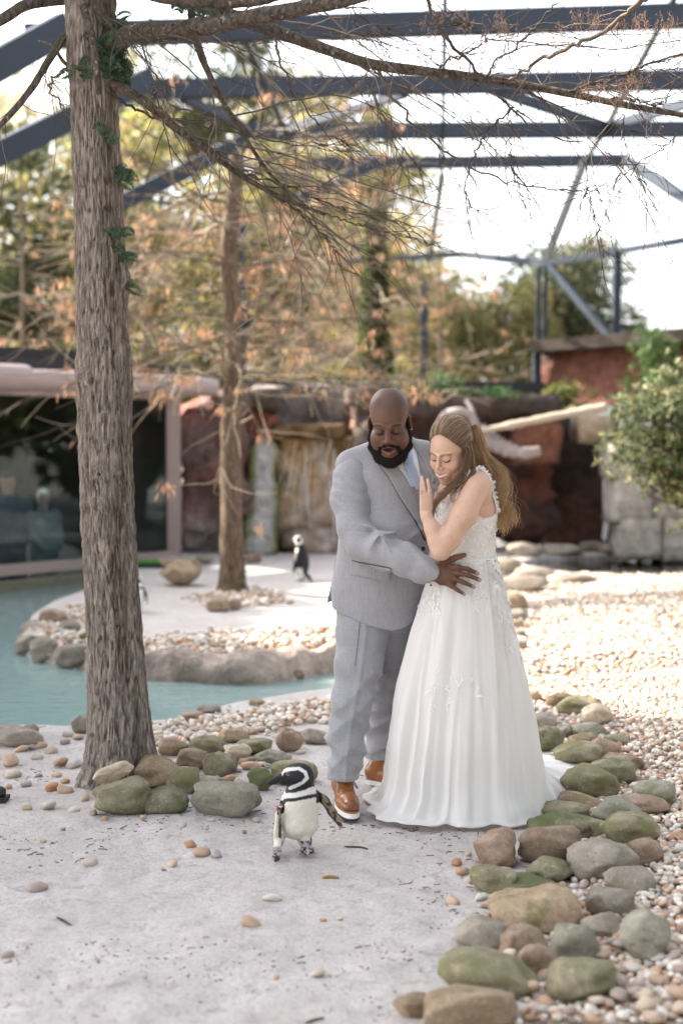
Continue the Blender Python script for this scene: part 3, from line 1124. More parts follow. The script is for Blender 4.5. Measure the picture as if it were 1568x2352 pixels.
# dark hall behind the glass: side wall, pillar like a trunk, floor
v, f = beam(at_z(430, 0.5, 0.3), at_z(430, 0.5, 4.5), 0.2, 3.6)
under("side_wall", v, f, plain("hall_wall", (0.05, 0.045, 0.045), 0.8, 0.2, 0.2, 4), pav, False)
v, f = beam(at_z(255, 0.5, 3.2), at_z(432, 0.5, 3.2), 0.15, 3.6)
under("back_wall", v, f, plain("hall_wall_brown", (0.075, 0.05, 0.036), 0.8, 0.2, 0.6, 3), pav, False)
mb = MB()
for px, r_ in ((100, 0.12), (128, 0.16), (165, 0.13)):
    q = np.array([at_z(px + 60, z, 2.2) for z in (-0.9, 0.2, 1.2, 2.4)])
    q[:, :2] += RNG.normal(0, 0.03, (4, 2))
    add_tube(mb, catmull(q, 12), r_, 10)
mb.part("trunk_column", M["bark_far"], pav)
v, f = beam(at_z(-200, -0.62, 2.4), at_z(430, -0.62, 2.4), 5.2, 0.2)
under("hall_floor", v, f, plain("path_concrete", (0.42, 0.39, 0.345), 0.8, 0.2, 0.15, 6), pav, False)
# stone ledge at the foot of the window
v, f = beam(at_z(-160, -0.10, -0.16), at_z(300, -0.10, -0.16), 0.16, 0.22)
under("pool_ledge", v, f, plain("algae_ledge", (0.19, 0.18, 0.13), 0.85, 0.2, 0.4, 8, 0.4), pav, False)

# ------------------------------------------------------------------ steel roof frame of the aviary
fr = empty("aviary_frame", tuple(P(784, 1000, 19.0) * [1, 1, 0]))
tag(fr, "slate blue steel roof frame of the aviary with long cross beams", "roof frame")
def st(name, a, b, w, h, m="steel"):
    v, f = beam(a, b, w, h)
    return under(name, v, f, M[m], fr, False)
ZR = 6.1
def roof_pt(x, y):
    """where the line of sight meets the roof height"""
    d = ray(x, y)
    return CAM + d * ((ZR - CAM_H) / d[2])
frames = [((60, 84), (1900, 26), 0.235), ((345, 205), (1800, 180), 0.225), ((560, 302), (1800, 296), 0.215), ((700, 377), (1440, 368), 0.18)]
Ys = [15.35, 18.1, 20.9, 23.2]
for (a, b, t_), Y in zip(frames, Ys):
    st("cross_beam", P(*a, Y), P(*b, Y), 0.16, t_)
# left rafters falling away from each cross beam
for (a, b, t_, Y, Y2) in (((150, 62), (-160, 235), 0.30, 15.2, 13.8), ((345, 180), (-160, 430), 0.27, 18.0, 15.5), ((560, 325), (262, 474), 0.22, 20.8, 19.6), ((880, 366), (690, 456), 0.18, 23.0, 22.2)):
    st("rafter", P(*a, Y), P(*b, Y2), 0.15, t_)
for (a, b, t_, Y, Y2) in (((1085, 190), (1392, 292), 0.13, 18.2, 20.8), ((1392, 292), (1620, 225), 0.13, 20.8, 18.6), ((1436, 368), (1640, 500), 0.16, 23.1, 20.5),
                           ((640, 305), (930, 215), 0.10, 20.8, 18.2), ((420, 225), (560, 290), 0.10, 18.2, 20.8)):
    st("bracing_bar", P(*a, Y), P(*b, Y2), 0.10, t_)
for (a, b, t_, Y, Y2) in (((1250, 605), (1060, 584), 0.11, 21.5, 23.0), ((1250, 605), (1420, 577), 0.10, 21.5, 20.6), ((1420, 577), (1640, 540), 0.08, 20.6, 19.4), ((1060, 584), (800, 600), 0.09, 23.0, 24.0)):
    st("eaves_bar", P(*a, Y), P(*b, Y2), 0.08, t_)
for x0, y0, x1, y1, w_, Y in ((1237, 612, 1234, 790, 0.06, 21.3), (1252, 612, 1250, 790, 0.06, 21.35), (1425, 372, 1415, 772, 0.0, 20.7), (1417, 575, 1414, 774, 0.10, 20.6), (975, 640, 972, 890, 0.12, 23.5), (556, 500, 558, 900, 0.10, 22.0)):
    if w_ == 0.0:
        st("cable", P(x0, y0, Y), P(x1, 575, Y), 0.035, 0.035, "cable")
    else:
        v, f = beam(P(x0, y0, Y), P(x1, y1, Y), w_, w_, up=(0, 1, 0))
        under("post", v, f, M["steel"], fr, False)
st("bracing_bar", P(1262, 612, 21.3), P(1400, 775, 20.4), 0.08, 0.10)
for a, b, w_, Y, Y2 in (((1560, -30), (1392, 292), 0.06, 15.0, 20.8), ((1392, 292), (1340, 375), 0.06, 20.8, 23.0), ((1340, 375), (1250, 605), 0.10, 23.0, 21.5), ((1022, -20), (1015, 400), 0.05, 15.2, 23.0), ((1015, 400), (985, 600), 0.07, 23.0, 23.3),
                        ((562, 85), (708, 420), 0.06, 15.4, 23.0)):
    st("cable", P(*a, Y), P(*b, Y2), w_, w_, "cable")

# ------------------------------------------------------------------ feeding tray, logs on the wall
tray = empty("feeding_tray", tuple(G(340, 1306, 0.07)))
tag(tray, "shallow black tray filled with green turf on the island", "tray")
p = G(338, 1312, 0.07)
v, f = box(p + [0, 0.12, 0.04], (0.36, 0.3, 0.10))
under("tray", v, f, M["black_plastic"], tray, False)
v, f = grid_box(14, 10, 2)
v = v * [0.17, 0.14, 0.012] + p + [0, 0.12, 0.103]
v[:, 2] += 0.012 * fbm(v[:, 0] * 30, v[:, 1] * 30, 0, 3, 3)
under("turf", v, f, M["turf"], tray)

mb = MB()
q = catmull(path([(1095, 992, 17.6), (1180, 975, 17.5), (1290, 953, 17.4), (1395, 934, 17.3)]), 30)
add_tube(mb, q, np.linspace(0.045, 0.055, 30) + 0.004 * RNG.normal(0, 1, 30), 10)
mb.thing("pale_log", M["pale_wood"], "straight pale log leaning from the rock wall up into the bush", "log")
mb = MB()
q = catmull(path([(1085, 990, 17.8), (1120, 1010, 17.7), (1160, 1030, 17.6), (1200, 1040, 17.5), (1240, 1035, 17.5)]), 30)
add_tube(mb, q, np.linspace(0.13, 0.06, 30) * (1 + 0.15 * RNG.normal(0, 1, 30)), 10)
mb.thing("driftwood", M["driftwood"], "thick grey driftwood limb fixed to the rock wall under the pale log", "driftwood")
mb = MB()
q = catmull(path([(1000, 990, 17.9), (1020, 955, 17.8), (1050, 945, 17.7), (1080, 955, 17.7), (1095, 985, 17.7)]), 30)
add_tube(mb, q, np.linspace(0.05, 0.06, 30), 10)
q = catmull(path([(1070, 920, 17.9), (1085, 945, 17.8), (1092, 990, 17.7)]), 14)
add_tube(mb, q, 0.03, 8)
mb.thing("driftwood", M["driftwood"], "arched grey driftwood bough against the wall behind the bride's head", "driftwood")
# ------------------------------------------------------------------ trees
for w_ in (wall, wall2, wall3, up, cop, pav, fr):
    w_["kind"] = "thing"

def leaf_quads(cen, d, up_, ln, wd, cols):
    """narrow folded leaves: centre, direction, side hint, length, width -> verts, quads, colours"""
    cen, d = np.asarray(cen), np.asarray(d)
    d = d / (np.linalg.norm(d, axis=1)[:, None] + 1e-9)
    s = np.cross(d, up_)
    s = s / (np.linalg.norm(s, axis=1)[:, None] + 1e-9)
    nn = np.cross(s, d)
    ln, wd = np.asarray(ln)[:, None], np.asarray(wd)[:, None]
    a = cen
    b = cen + d * ln * 0.5 + s * wd * 0.5 + nn * wd * 0.18
    c = cen + d * ln
    e = cen + d * ln * 0.5 - s * wd * 0.5 + nn * wd * 0.18
    v = np.stack([a, b, c, e], 1).reshape(-1, 3)
    f = np.arange(len(v)).reshape(-1, 4)
    return v, f, np.repeat(cols, 4, axis=0)

def rnd_dirs(n):
    d = RNG.normal(0, 1, (n, 3))
    return d / np.linalg.norm(d, axis=1)[:, None]

def pick_cols(pal, n, jit=0.15):
    pal = np.array(pal)
    c = pal[RNG.integers(0, len(pal), n)]
    return np.clip(c * (1 + jit * RNG.normal(0, 1, (n, 1))), 0.005, 1)

RUST = [(0.42, 0.22, 0.12), (0.50, 0.29, 0.17), (0.36, 0.19, 0.11), (0.56, 0.38, 0.25)]
TWIGC = [(0.15, 0.12, 0.10), (0.21, 0.17, 0.14), (0.12, 0.095, 0.08)]

def walk(p0, d0, L, n, droop=0.0, jit=0.12, up_=0.0):
    """a wandering twig"""
    p, d = np.array(p0, float), np.array(d0, float)
    d /= np.linalg.norm(d)
    out = [p.copy()]
    st_ = L / (n - 1)
    for i in range(n - 1):
        d = d + RNG.normal(0, jit, 3) + np.array([0, 0, up_ - droop]) * (i + 1) / n
        d /= np.linalg.norm(d)
        p = p + d * st_
        out.append(p.copy())
    return np.array(out)

def hang_leaves(cen, n, ln, cols, wd=0.006, spread=0.05):
    """a tassel of dead cypress leaves"""
    c = cen + RNG.normal(0, 1, (n, 3)) * [spread, spread, spread * 0.5]
    d = RNG.normal(0, 0.35, (n, 3)) + [0, 0, -1.0]
    return leaf_quads(c, d, rnd_dirs(n), RNG.uniform(0.5, 1.1, n) * ln, RNG.uniform(0.6, 1.3, n) * wd, cols)

# ---- the big cypress beside the pool
TY = 6.72
tree = empty("cypress_tree", tuple(P(268, 1790, TY)))
tree.location.z = 0.0
tag(tree, "large grey-barked cypress trunk with ferns standing beside the pool, ringed by stones", "tree")
# centre line and half width (view px) down the trunk
TR = [(-420, 178, 52), (-150, 196, 54), (0, 206, 55), (100, 208, 55), (200, 214, 54), (300, 218, 54), (420, 223, 54), (520, 228, 55), (620, 232, 59), (720, 234, 58), (800, 236, 60),
      (870, 238, 64), (920, 238, 60), (1000, 240, 60), (1150, 245, 60), (1300, 252, 60), (1450, 262, 62), (1550, 267, 65), (1640, 270, 70), (1720, 270, 78), (1770, 268, 90), (1800, 266, 103), (1830, 264, 120)]
tz, tx, tr_ = [], [], []
for y, x, w in TR:
    p = P(x, y, TY)
    tz.append(p[2]); tx.append(p[0]); tr_.append(S(w, TY))
order = np.argsort(tz)
tz, tx, tr_ = np.array(tz)[order], np.array(tx)[order], np.array(tr_)[order]
def trunk_at(z):
    return np.interp(z, tz, tx), np.interp(z, tz, tr_)
nz, na = 620, 260
zz = np.concatenate([np.linspace(-0.12, 3.9, nz), np.linspace(3.95, 5.2, 40)])
th = np.linspace(0, 2 * math.pi, na, endpoint=False)
ZZ, TT = np.meshgrid(zz, th, indexing='ij')
cx_, rr_ = trunk_at(ZZ)
# roots: flare in lobes
lob = sstep(0.45, 0.0, ZZ) * (0.10 * np.sin(3 * TT + 0.6) + 0.08 * np.sin(5 * TT + 2.0))
arc = TT * 0.125
bk = vnoise(np.cos(TT) * 7 + 3, np.sin(TT) * 7, ZZ * 1.1, 2) * 0.010
wob_t = TT + 0.05 * vnoise(np.cos(TT) * 3, np.sin(TT) * 3, ZZ * 3.2, 5)
ridge = np.abs(vnoise(np.cos(wob_t) * 13.0, np.sin(wob_t) * 13.0, ZZ * 6.5, 11)) + 0.7 * np.abs(vnoise(np.cos(wob_t) * 24, np.sin(wob_t) * 24, ZZ * 15, 12))
plates = vnoise(np.cos(wob_t) * 26, np.sin(wob_t) * 26, ZZ * 22, 15)
r = rr_ * (1 + lob) + bk + 0.0085 * (ridge - 0.5) + 0.0028 * plates
r -= 0.006 * (ridge < 0.16)
# knots and scars: (view x, y, radius m, bulge, hole)
for kx, ky, kr, bu, ho in ((235, 1245 / 1.594, 0.035, 0.010, 0), (232, 635 / 1.594 + 8, 0.03, 0.006, 0), (228, 1090, 0.04, 0.014, 1), (222, 1110, 0.03, 0.012, 0), (268, 913, 0.022, 0.006, 1), (187, 865, 0.05, 0.024, 0), (276, 1098, 0.03, 0.012, 1), (222, 1158, 0.032, 0.012, 0), (291, 640, 0.045, 0.028, 0), (296, 800, 0.04, 0.014, 0), (182, 280 / 1.594 + 250, 0.02, -0.012, 1), (230, 770, 0.04, 0.010, 0)):
    p = P(kx, ky, TY - 0.11)
    cxk, rk_ = trunk_at(p[2])
    a0 = math.atan2(-1.0 * math.sqrt(max(0.0, rk_ ** 2 - min(rk_ * 0.97, abs(p[0] - cxk)) ** 2)), p[0] - cxk)
    dth = (TT - a0 + math.pi) % (2 * math.pi) - math.pi
    q = np.hypot(dth * rk_, ZZ - p[2]) / kr
    r += bu * np.exp(-q ** 2 * 1.2) + 0.004 * np.sin(q * 9) * np.exp(-q ** 2 * 0.8)
    if ho:
        r -= 0.035 * np.exp(-(q * 3.6) ** 2)
X_ = cx_ + r * np.cos(TT)
Y_ = TY + 0.02 + r * np.sin(TT)
v = np.stack([X_, Y_, ZZ], -1).reshape(-1, 3)
i = np.arange(len(zz) - 1)[:, None] * na + np.arange(na)[None, :]
j = np.arange(len(zz) - 1)[:, None] * na + (np.arange(na)[None, :] + 1) % na
f = np.stack([i, j, j + na, i + na], -1).reshape(-1, 4)
crk = sstep(0.10, 0.42, ridge)
mossd = sstep(0.1, 0.5, fbm(np.cos(TT) * 2.2 + 1, np.sin(TT) * 2.2, ZZ * 1.1, 3, 44) + 0.35 * np.cos(TT - 0.2))
tone = (0.60 + 0.42 * crk) * (1 - 0.35 * mossd) * (0.92 + 0.2 * plates)
tcol = np.stack([tone, tone * (1 - 0.03 * mossd), tone * (1 - 0.10 * mossd)], -1).reshape(-1, 3)
under("trunk", v, f, M["bark"], tree, True, np.clip(tcol, 0.05, 1.2))

def limb(pts, r0, r1, n=60, sides=14, lump=0.12, seed=0):
    q = catmull(path(pts), n)
    v, qd, tr = tube(q, np.linspace(S(r0, TY), S(r1, TY), n), sides)
    c = np.repeat(q, sides, 0)
    d = v[:n * sides] - c
    k = 1 + lump * fbm(v[:n * sides, 0] * 14, v[:n * sides, 1] * 14, v[:n * sides, 2] * 14, 3, seed)
    v[:n * sides] = c + d * k[:, None]
    return v, [qd, tr], q
main_limbs = [
    ([(235, 130, 6.75), (262, 105, 6.66), (310, 76, 6.6), (400, 70, 6.5), (500, 55, 6.4), (600, 35, 6.35), (700, 18, 6.3), (830, -12, 6.2), (980, -70, 6.1)], 24, 13),
    ([(225, -120, 6.75), (330, -40, 6.85), (450, 8, 6.95), (600, 60, 7.0), (700, 96, 7.0), (850, 146, 7.0), (1000, 166, 7.0), (1150, 186, 7.0), (1300, 214, 6.9), (1450, 244, 6.8), (1600, 270, 6.7)], 19, 6),
    ([(240, 180, 6.70), (285, 205, 6.64), (330, 232, 6.66), (400, 290, 6.75), (470, 340, 6.8), (550, 400, 6.9), (640, 450, 7.0), (745, 492, 7.1)], 14, 4),
    ([(250, -60, 6.7), (420, -20, 6.6), (440, 40, 6.6), (455, 110, 6.6), (485, 180, 6.65), (525, 255, 6.7), (575, 335, 6.8), (625, 405, 6.9), (705, 475, 7.0)], 10, 3),
    ([(205, 60, 6.75), (150, 85, 6.7), (112, 140, 6.6), (75, 200, 6.5), (40, 245, 6.45), (-10, 300, 6.4)], 10, 6),
    ([(215, -10, 6.75), (120, 0, 6.7), (60, 12, 6.6), (0, 48, 6.5), (-80, 90, 6.4)], 15, 10),
    ([(180, 160, 6.7), (150, 145, 6.75), (120, 105, 6.8), (90, 95, 6.9)], 5, 3),
    ([(238, -100, 6.7), (300, -30, 6.5), (420, 2, 6.4), (560, 6, 6.4), (640, -10, 6.4)], 12, 10),
    ([(255, 60, 6.62), (235, 40, 6.60), (215, 0, 6.60), (200, -60, 6.6)], 9, 12),
    ([(228, 215, 6.60), (222, 170, 6.55), (218, 120, 6.54), (205, 60, 6.56), (190, 10, 6.6)], 6, 9),
]
limb_paths = []
for k, (pts, a, b) in enumerate(main_limbs):
    v, fs, q = limb(pts, a, b, seed=k)
    under("limb", v, fs, M["branch"], tree)
    limb_paths.append(q)
# named thin boughs hanging from the limbs
boughs = [
    ([(868, 158, 7.0), (895, 210, 6.95), (940, 275, 6.9), (1000, 330, 6.85), (1070, 380, 6.8), (1150, 412, 6.8), (1250, 432, 6.8), (1330, 439, 6.8)], 3.6, 1.2),
    ([(630, 70, 7.0), (640, 130, 6.9), (665, 190, 6.9), (700, 245, 6.9), (750, 305, 6.95), (800, 335, 7.0)], 3.0, 1.0),
    ([(980, -20, 6.6), (1000, 40, 6.6), (1025, 90, 6.65), (1065, 130, 6.7), (1100, 170, 6.75), (1140, 215, 6.8), (1170, 245, 6.8), (1220, 290, 6.8), (1285, 318, 6.8), (1340, 324, 6.8)], 4.2, 1.4),
    ([(1490, -8, 6.3), (1434, 30, 6.35), (1359, 86, 6.5), (1284, 120, 6.6), (1215, 152, 6.8), (1164, 188, 7.0)], 5.5, 3.0),
    ([(1075, 205, 6.9), (1100, 190, 6.95), (1130, 150, 6.9), (1180, 110, 6.8), (1230, 60, 6.7), (1280, 8, 6.6)], 2.5, 1.5),
    ([(1010, 155, 7.0), (1030, 140, 6.95), (1060, 130, 6.9), (1100, 100, 6.85), (1120, 92, 6.8), (1180, 95, 6.7), (1300, 105, 6.6), (1440, 108, 6.5), (1560, 92, 6.4)], 2.6, 1.0),
    ([(1120, 95, 6.8), (1080, 60, 6.8), (1040, 48, 6.8), (1005, 40, 6.8)], 1.8, 1.0),
    ([(1300, 214, 6.9), (1350, 195, 6.8), (1400, 180, 6.7), (1480, 150, 6.6), (1580, 118, 6.5)], 3.6, 2.0),
    ([(1300, 214, 6.9), (1380, 200, 6.8), (1450, 190, 6.7), (1520, 165, 6.7), (1590, 150, 6.6)], 2.6, 1.4),
    ([(1380, 230, 6.85), (1440, 228, 6.8), (1500, 240, 6.75), (1530, 232, 6.7)], 2.5, 1.5),
    ([(1180, 246, 6.8), (1150, 270, 6.8), (1120, 300, 6.8), (1095, 340, 6.8), (1080, 380, 6.85), (1066, 430, 6.9), (1080, 470, 6.9), (1120, 495, 6.9)], 2.4, 0.9),
    ([(1168, 250, 6.8), (1172, 320, 6.8), (1180, 400, 6.85), (1205, 480, 6.9)], 1.6, 0.7),
    ([(1428, 262, 6.8), (1432, 320, 6.8), (1445, 370, 6.8), (1465, 410, 6.8)], 1.6, 0.6),
    ([(1345, 370, 6.8), (1350, 430, 6.8), (1360, 480, 6.8), (1375, 530, 6.85), (1380, 570, 6.9)], 1.3, 0.7),
    ([(1568, 300, 6.7), (1520, 340, 6.7), (1440, 390, 6.75), (1400, 420, 6.8), (1330, 438, 6.8)], 1.4, 0.8),
    ([(260, 215, 6.66), (330, 260, 6.9), (420, 280, 7.2), (560, 310, 7.5), (700, 335, 7.6), (800, 350, 7.6)], 3.5, 1.0),
    ([(255, 110, 6.6), (350, 85, 6.4), (480, 90, 6.3), (560, 105, 6.3), (640, 72, 6.2)], 1.2, 0.6),
    ([(215, 10, 6.55), (260, 60, 6.4), (320, 120, 6.3), (360, 175, 6.3), (385, 215, 6.3)], 2.2, 0.8),
    ([(160, 150, 6.75), (140, 165, 6.8), (115, 200, 7.0), (150, 255, 7.2)], 3.5, 1.5),
    ([(845, 145, 7.0), (850, 200, 7.0), (880, 270, 7.0), (905, 330, 7.0), (930, 400, 7.0), (960, 440, 7.0)], 2.0, 0.8),
    ([(640, 450, 7.0), (700, 500, 7.1), (760, 560, 7.2), (790, 640, 7.2)], 2.5, 0.8),
    ([(745, 492, 7.1), (840, 520, 7.2), (930, 545, 7.3), (1025, 570, 7.4)], 2.0, 0.8),
    ([(550, 400, 6.9), (640, 420, 7.0), (760, 470, 7.2), (900, 505, 7.3), (1000, 530, 7.4)], 2.2, 0.8),
    ([(390, 240, 6.7), (500, 275, 6.9), (620, 315, 7.0), (740, 330, 7.2), (880, 325, 7.3)], 2.0, 0.8),
    ([(800, 40, 6.9), (830, 70, 6.8), (860, 75, 6.8), (900, 60, 6.7)], 1.4, 0.6),
    ([(760, -10, 6.9), (860, 60, 7.0), (960, 110, 7.0), (1060, 190, 7.0)], 1.8, 0.8),
]
mb = MB()
tw_paths = []
for pts, a, b in boughs:
    q = catmull(path(pts), 34)
    q[1:-1] += RNG.normal(0, 0.006, q[1:-1].shape)
    c = pick_cols(TWIGC, 1, 0.1)[0] * 0.55
    add_tube(mb, q, np.linspace(S(a * 1.1, TY), S(b * 1.15, TY), 34), 6, c)
    tw_paths.append(q)
# twigs sprouting from boughs and limbs
tass = []
for q in limb_paths[:5] + tw_paths * 2:
    for s_ in range(9):
        k = random.randrange(4, len(q) - 1)
        p0 = q[k]
        tdir = q[min(k + 2, len(q) - 1)] - q[k - 1]
        d0 = tdir / (np.linalg.norm(tdir) + 1e-9) * 0.9 + RNG.normal(0, 0.55, 3) + np.array([0.1, 0, -0.15])
        L = random.uniform(0.12, 0.5)
        w = walk(p0, d0, L, 9, 0.12, 0.13)
        if -2.3 < w[-1, 0] < 2.6:
            c = pick_cols(TWIGC, 1, 0.2)[0] * 0.6
            add_tube(mb, w, np.linspace(0.0026, 0.0014, 9), 3, c)
            if random.random() < 0.22:
                tass.append(w[-1])
for _ in range(44):
    q = limb_paths[random.choice((1, 1, 2, 3, 0, 0))]
    k = random.randrange(14, len(q) - 8)
    d0 = np.array([random.uniform(0.2, 1.0), random.uniform(0.0, 0.9), random.uniform(-0.55, 0.35)])
    w = walk(q[k], d0, random.uniform(0.6, 1.5), 18, 0.07, 0.07)
    c = pick_cols(TWIGC, 1, 0.2)[0] * random.choice((0.6, 0.8, 1.5))
    add_tube(mb, w, np.linspace(0.0045, 0.0018, 18), 4, c)
    for s_ in range(4):
        k = random.randrange(5, 17)
        w2 = walk(w[k], w[min(k + 1, 17)] - w[k - 1] + RNG.normal(0, 0.05, 3), random.uniform(0.15, 0.5), 8, 0.1, 0.12)
        add_tube(mb, w2, np.linspace(0.003, 0.0016, 8), 3, c)
        if random.random() < 0.3:
            tass.append(w2[-1])
v, fs, c = mb.arrays()
under("twigs", v, fs, M["twig"], tree, True, c, kind="stuff")
# dead leaf tassels
mb = MB()
for x, y, n in [(1330, 25, 9), (1390, 40, 10), (1440, 40, 12), (1490, 30, 12), (1540, 35, 10), (1300, 55, 6), (1375, 15, 6), (1560, 60, 8), (1040, 20, 5), (1075, 25, 6), (1150, 25, 8), (1168, 45, 6), (1000, 35, 5),
                (1350, 185, 9), (1400, 185, 12), (1440, 180, 12), (1470, 170, 9), (1330, 200, 8), (1420, 205, 10), (1010, 105, 4), (345, 205, 6), (352, 220, 5), (1380, 540, 5), (1370, 520, 4), (1540, 90, 6), (1320, 75, 5), (1290, 90, 4), (1260, 70, 4)]:
    for _ in range(n):
        c0 = P(x + random.uniform(-28, 28), y + random.uniform(-12, 18), random.uniform(6.3, 6.9))
        tass.append(c0)
for c0 in tass:
    n = random.randint(10, 18)
    # a drooping stalk with leaflets on both sides
    L = random.uniform(0.05, 0.11)
    s_ = walk(c0, (random.uniform(-.3, .3), random.uniform(-.3, .3), -1), L, n, 0.1, 0.1)
    d = RNG.normal(0, 0.7, (n, 3)) + [0, 0, -0.8]
    v, f, c = leaf_quads(s_, d, rnd_dirs(n), RNG.uniform(0.012, 0.03, n), RNG.uniform(0.0025, 0.0045, n), pick_cols([(0.15, 0.10, 0.075), (0.20, 0.13, 0.10), (0.25, 0.16, 0.12)], n))
    mb.add(v, f, c)
v, fs, c = mb.arrays()
under("dead_leaves", v, fs, M["dry_leaf"], tree, False, c, kind="stuff")
# resurrection ferns on the trunk
def fern(p0, d0, L, mb):
    n = 14
    s_ = walk(p0, d0, L, n, 0.16, 0.04)
    add_tube(mb, s_, np.linspace(0.0014, 0.0006, n), 3, np.array([0.06, 0.09, 0.04]))
    t = np.gradient(s_, axis=0)
    t /= np.linalg.norm(t, axis=1)[:, None]
    side = np.cross(t, [0.1, -1.0, 0.2])
    side /= np.linalg.norm(side, axis=1)[:, None]
    prof = np.sin(np.linspace(0.35, math.pi, n)) * L * 0.30
    for sg in (-1, 1):
        cl = pick_cols([(0.045, 0.085, 0.05), (0.06, 0.11, 0.065), (0.035, 0.065, 0.045), (0.09, 0.14, 0.05)], n, 0.1)
        v, f, c = leaf_quads(s_, side * sg + t * 0.35, np.tile([0.1, -1.0, 0.2], (n, 1)), np.maximum(prof, 0.004), np.full(n, L * 0.075), cl)
        mb.add(v, f, c)
fern_spots = [(255, 150, 10), (275, 165, 12), (285, 140, 10), (265, 120, 8), (245, 175, 8), (290, 185, 8), (300, 160, 8), (240, 130, 6), (250, 95, 6), (258, 70, 5), (225, 110, 4), (190, 165, 4), (178, 175, 4), (270, 60, 4),
              (262, 395, 4), (268, 410, 5), (275, 402, 3), (245, 325, 3), (278, 545, 4), (282, 590, 3), (282, 600, 3), (290, 655, 3), (268, 190, 6), (255, 185, 6), (430, 25, 4), (455, 35, 3)]
mb = MB()
for x, y, n in fern_spots:
    for _ in range(n):
        px, py = x + random.uniform(-10, 10), y + random.uniform(-10, 10)
        z = P(px, py, TY)[2]
        cxk, rk_ = trunk_at(z)
        dx = np.clip(P(px, py, TY - 0.1)[0] - cxk, -rk_ * 0.98, rk_ * 0.98)
        if x > 400:
            p0 = P(px, py, 6.6)
        else:
            p0 = np.array([cxk + dx, TY + 0.02 - math.sqrt(rk_ ** 2 - dx ** 2), z])
        fern(p0, (random.uniform(-0.9, 1.1) + dx * 4, -0.8, random.uniform(-0.3, 0.7)), random.uniform(0.05, 0.13), mb)
v, fs, c = mb.arrays()
under("ferns", v, fs, M["leaf"], tree, False, c, "small green ferns growing on the trunk", kind="stuff")

# ---- background cypresses: straight trunks, level boughs, fine twigs, rusty dead leaves
def cypress(base, H, r0, label, name="cypress_tree", n_boughs=46, z0=1.5, reach=2.2, ivy=0, lean=(0, 0), tw=9, rust=1.0, mat="bark_far", group=None, taper=0.75):
    base = np.array(base, float)
    root = empty(name, tuple(base))
    tag(root, label, "tree", group)
    n = 70
    zt = np.linspace(-0.1, H, n)
    c = np.stack([base[0] + lean[0] * zt + 0.03 * fbm(zt * 0.9, 0, base[0], 2, 3), base[1] + lean[1] * zt, base[2] + zt], 1)
    rad = r0 * (1 - taper * zt / H) * (1 + 0.35 * np.exp(-np.maximum(zt, 0) * 4))
    v, qd, tr = tube(c, rad, 22)
    d = v[:n * 22] - np.repeat(c, 22, 0)
    k = 1 + 0.10 * fbm(v[:n * 22, 0] * 16, v[:n * 22, 1] * 16, v[:n * 22, 2] * 3, 3, 4)
    v[:n * 22] = np.repeat(c, 22, 0) + d * k[:, None]
    under("trunk", v, [qd, tr], M[mat], root)
    mb, lv = MB(), MB()
    for b in range(n_boughs):
        zb = z0 + (H - z0) * (b + random.random()) / n_boughs
        p0 = np.array([np.interp(zb, zt, c[:, 0]), np.interp(zb, zt, c[:, 1]), base[2] + zb])
        a = random.uniform(0, 2 * math.pi)
        L = reach * (1 - 0.55 * zb / H) * random.uniform(0.55, 1.1)
        w = walk(p0, (math.cos(a), math.sin(a) * 0.9, random.uniform(-0.15, 0.25)), L, 16, 0.05, 0.10, 0.03)
        cc = pick_cols([(0.16, 0.122, 0.088), (0.24, 0.19, 0.14), (0.13, 0.11, 0.075)], 1, 0.15)[0]
        add_tube(mb, w, np.linspace(0.016, 0.005, 16) * (0.7 + 0.3 * L / reach), 5, cc)
        for s_ in range(tw):
            k = random.randrange(3, 16)
            td = w[min(k + 1, 15)] - w[k - 1]
            td /= np.linalg.norm(td) + 1e-9
            w2 = walk(w[k], td + RNG.normal(0, 0.6, 3) * [1, 1, 0.5], random.uniform(0.3, 1.0), 7, 0.06, 0.16)
            add_tube(mb, w2, np.linspace(0.006, 0.0025, 7), 3, pick_cols([(0.27, 0.22, 0.16), (0.14, 0.112, 0.082), (0.38, 0.315, 0.235), (0.11, 0.09, 0.066)], 1, 0.2)[0], cap=False)
            if random.random() < 0.55 * rust:
                m = random.randint(10, 22)
                v, f, col = hang_leaves(w2[random.randrange(2, 7)], m, 0.11, pick_cols(RUST, m), 0.012, 0.045)
                lv.add(v, f, col)
    v, fs, col = mb.arrays()
    under("boughs", v, fs, M["twig"], root, True, col, kind="stuff")
    if lv.n:
        v, fs, col = lv.arrays()
        under("dead_leaves", v, fs, M["dry_leaf"], root, False, col, kind="stuff")
    if ivy:
        m = ivy
        zi = RNG.uniform(0.2, H * 0.95, m)
        a = RNG.uniform(0, 2 * math.pi, m)
        rr = np.interp(zi, zt, rad) * RNG.uniform(1.0, 1.9, m)
        p = np.stack([np.interp(zi, zt, c[:, 0]) + rr * np.cos(a), np.interp(zi, zt, c[:, 1]) + rr * np.sin(a), base[2] + zi], 1)
        d = np.stack([np.cos(a), np.sin(a), RNG.normal(-0.4, 0.5, m)], 1)
        v, f, col = leaf_quads(p, d, rnd_dirs(m), RNG.uniform(0.05, 0.10, m), RNG.uniform(0.04, 0.07, m), pick_cols([(0.04, 0.075, 0.02), (0.06, 0.10, 0.028), (0.12, 0.15, 0.04)], m))
        under("ivy", v, f, M["leaf"], root, False, col, kind="stuff")
    return root

b2 = G(537, 1363, 0.07)
cypress(b2, 4.35, 0.115, "slim cypress with a sunlit edge rising from a pebble ring on the island", n_boughs=66, z0=1.95, reach=3.6, tw=14, taper=0.35, rust=0.34)
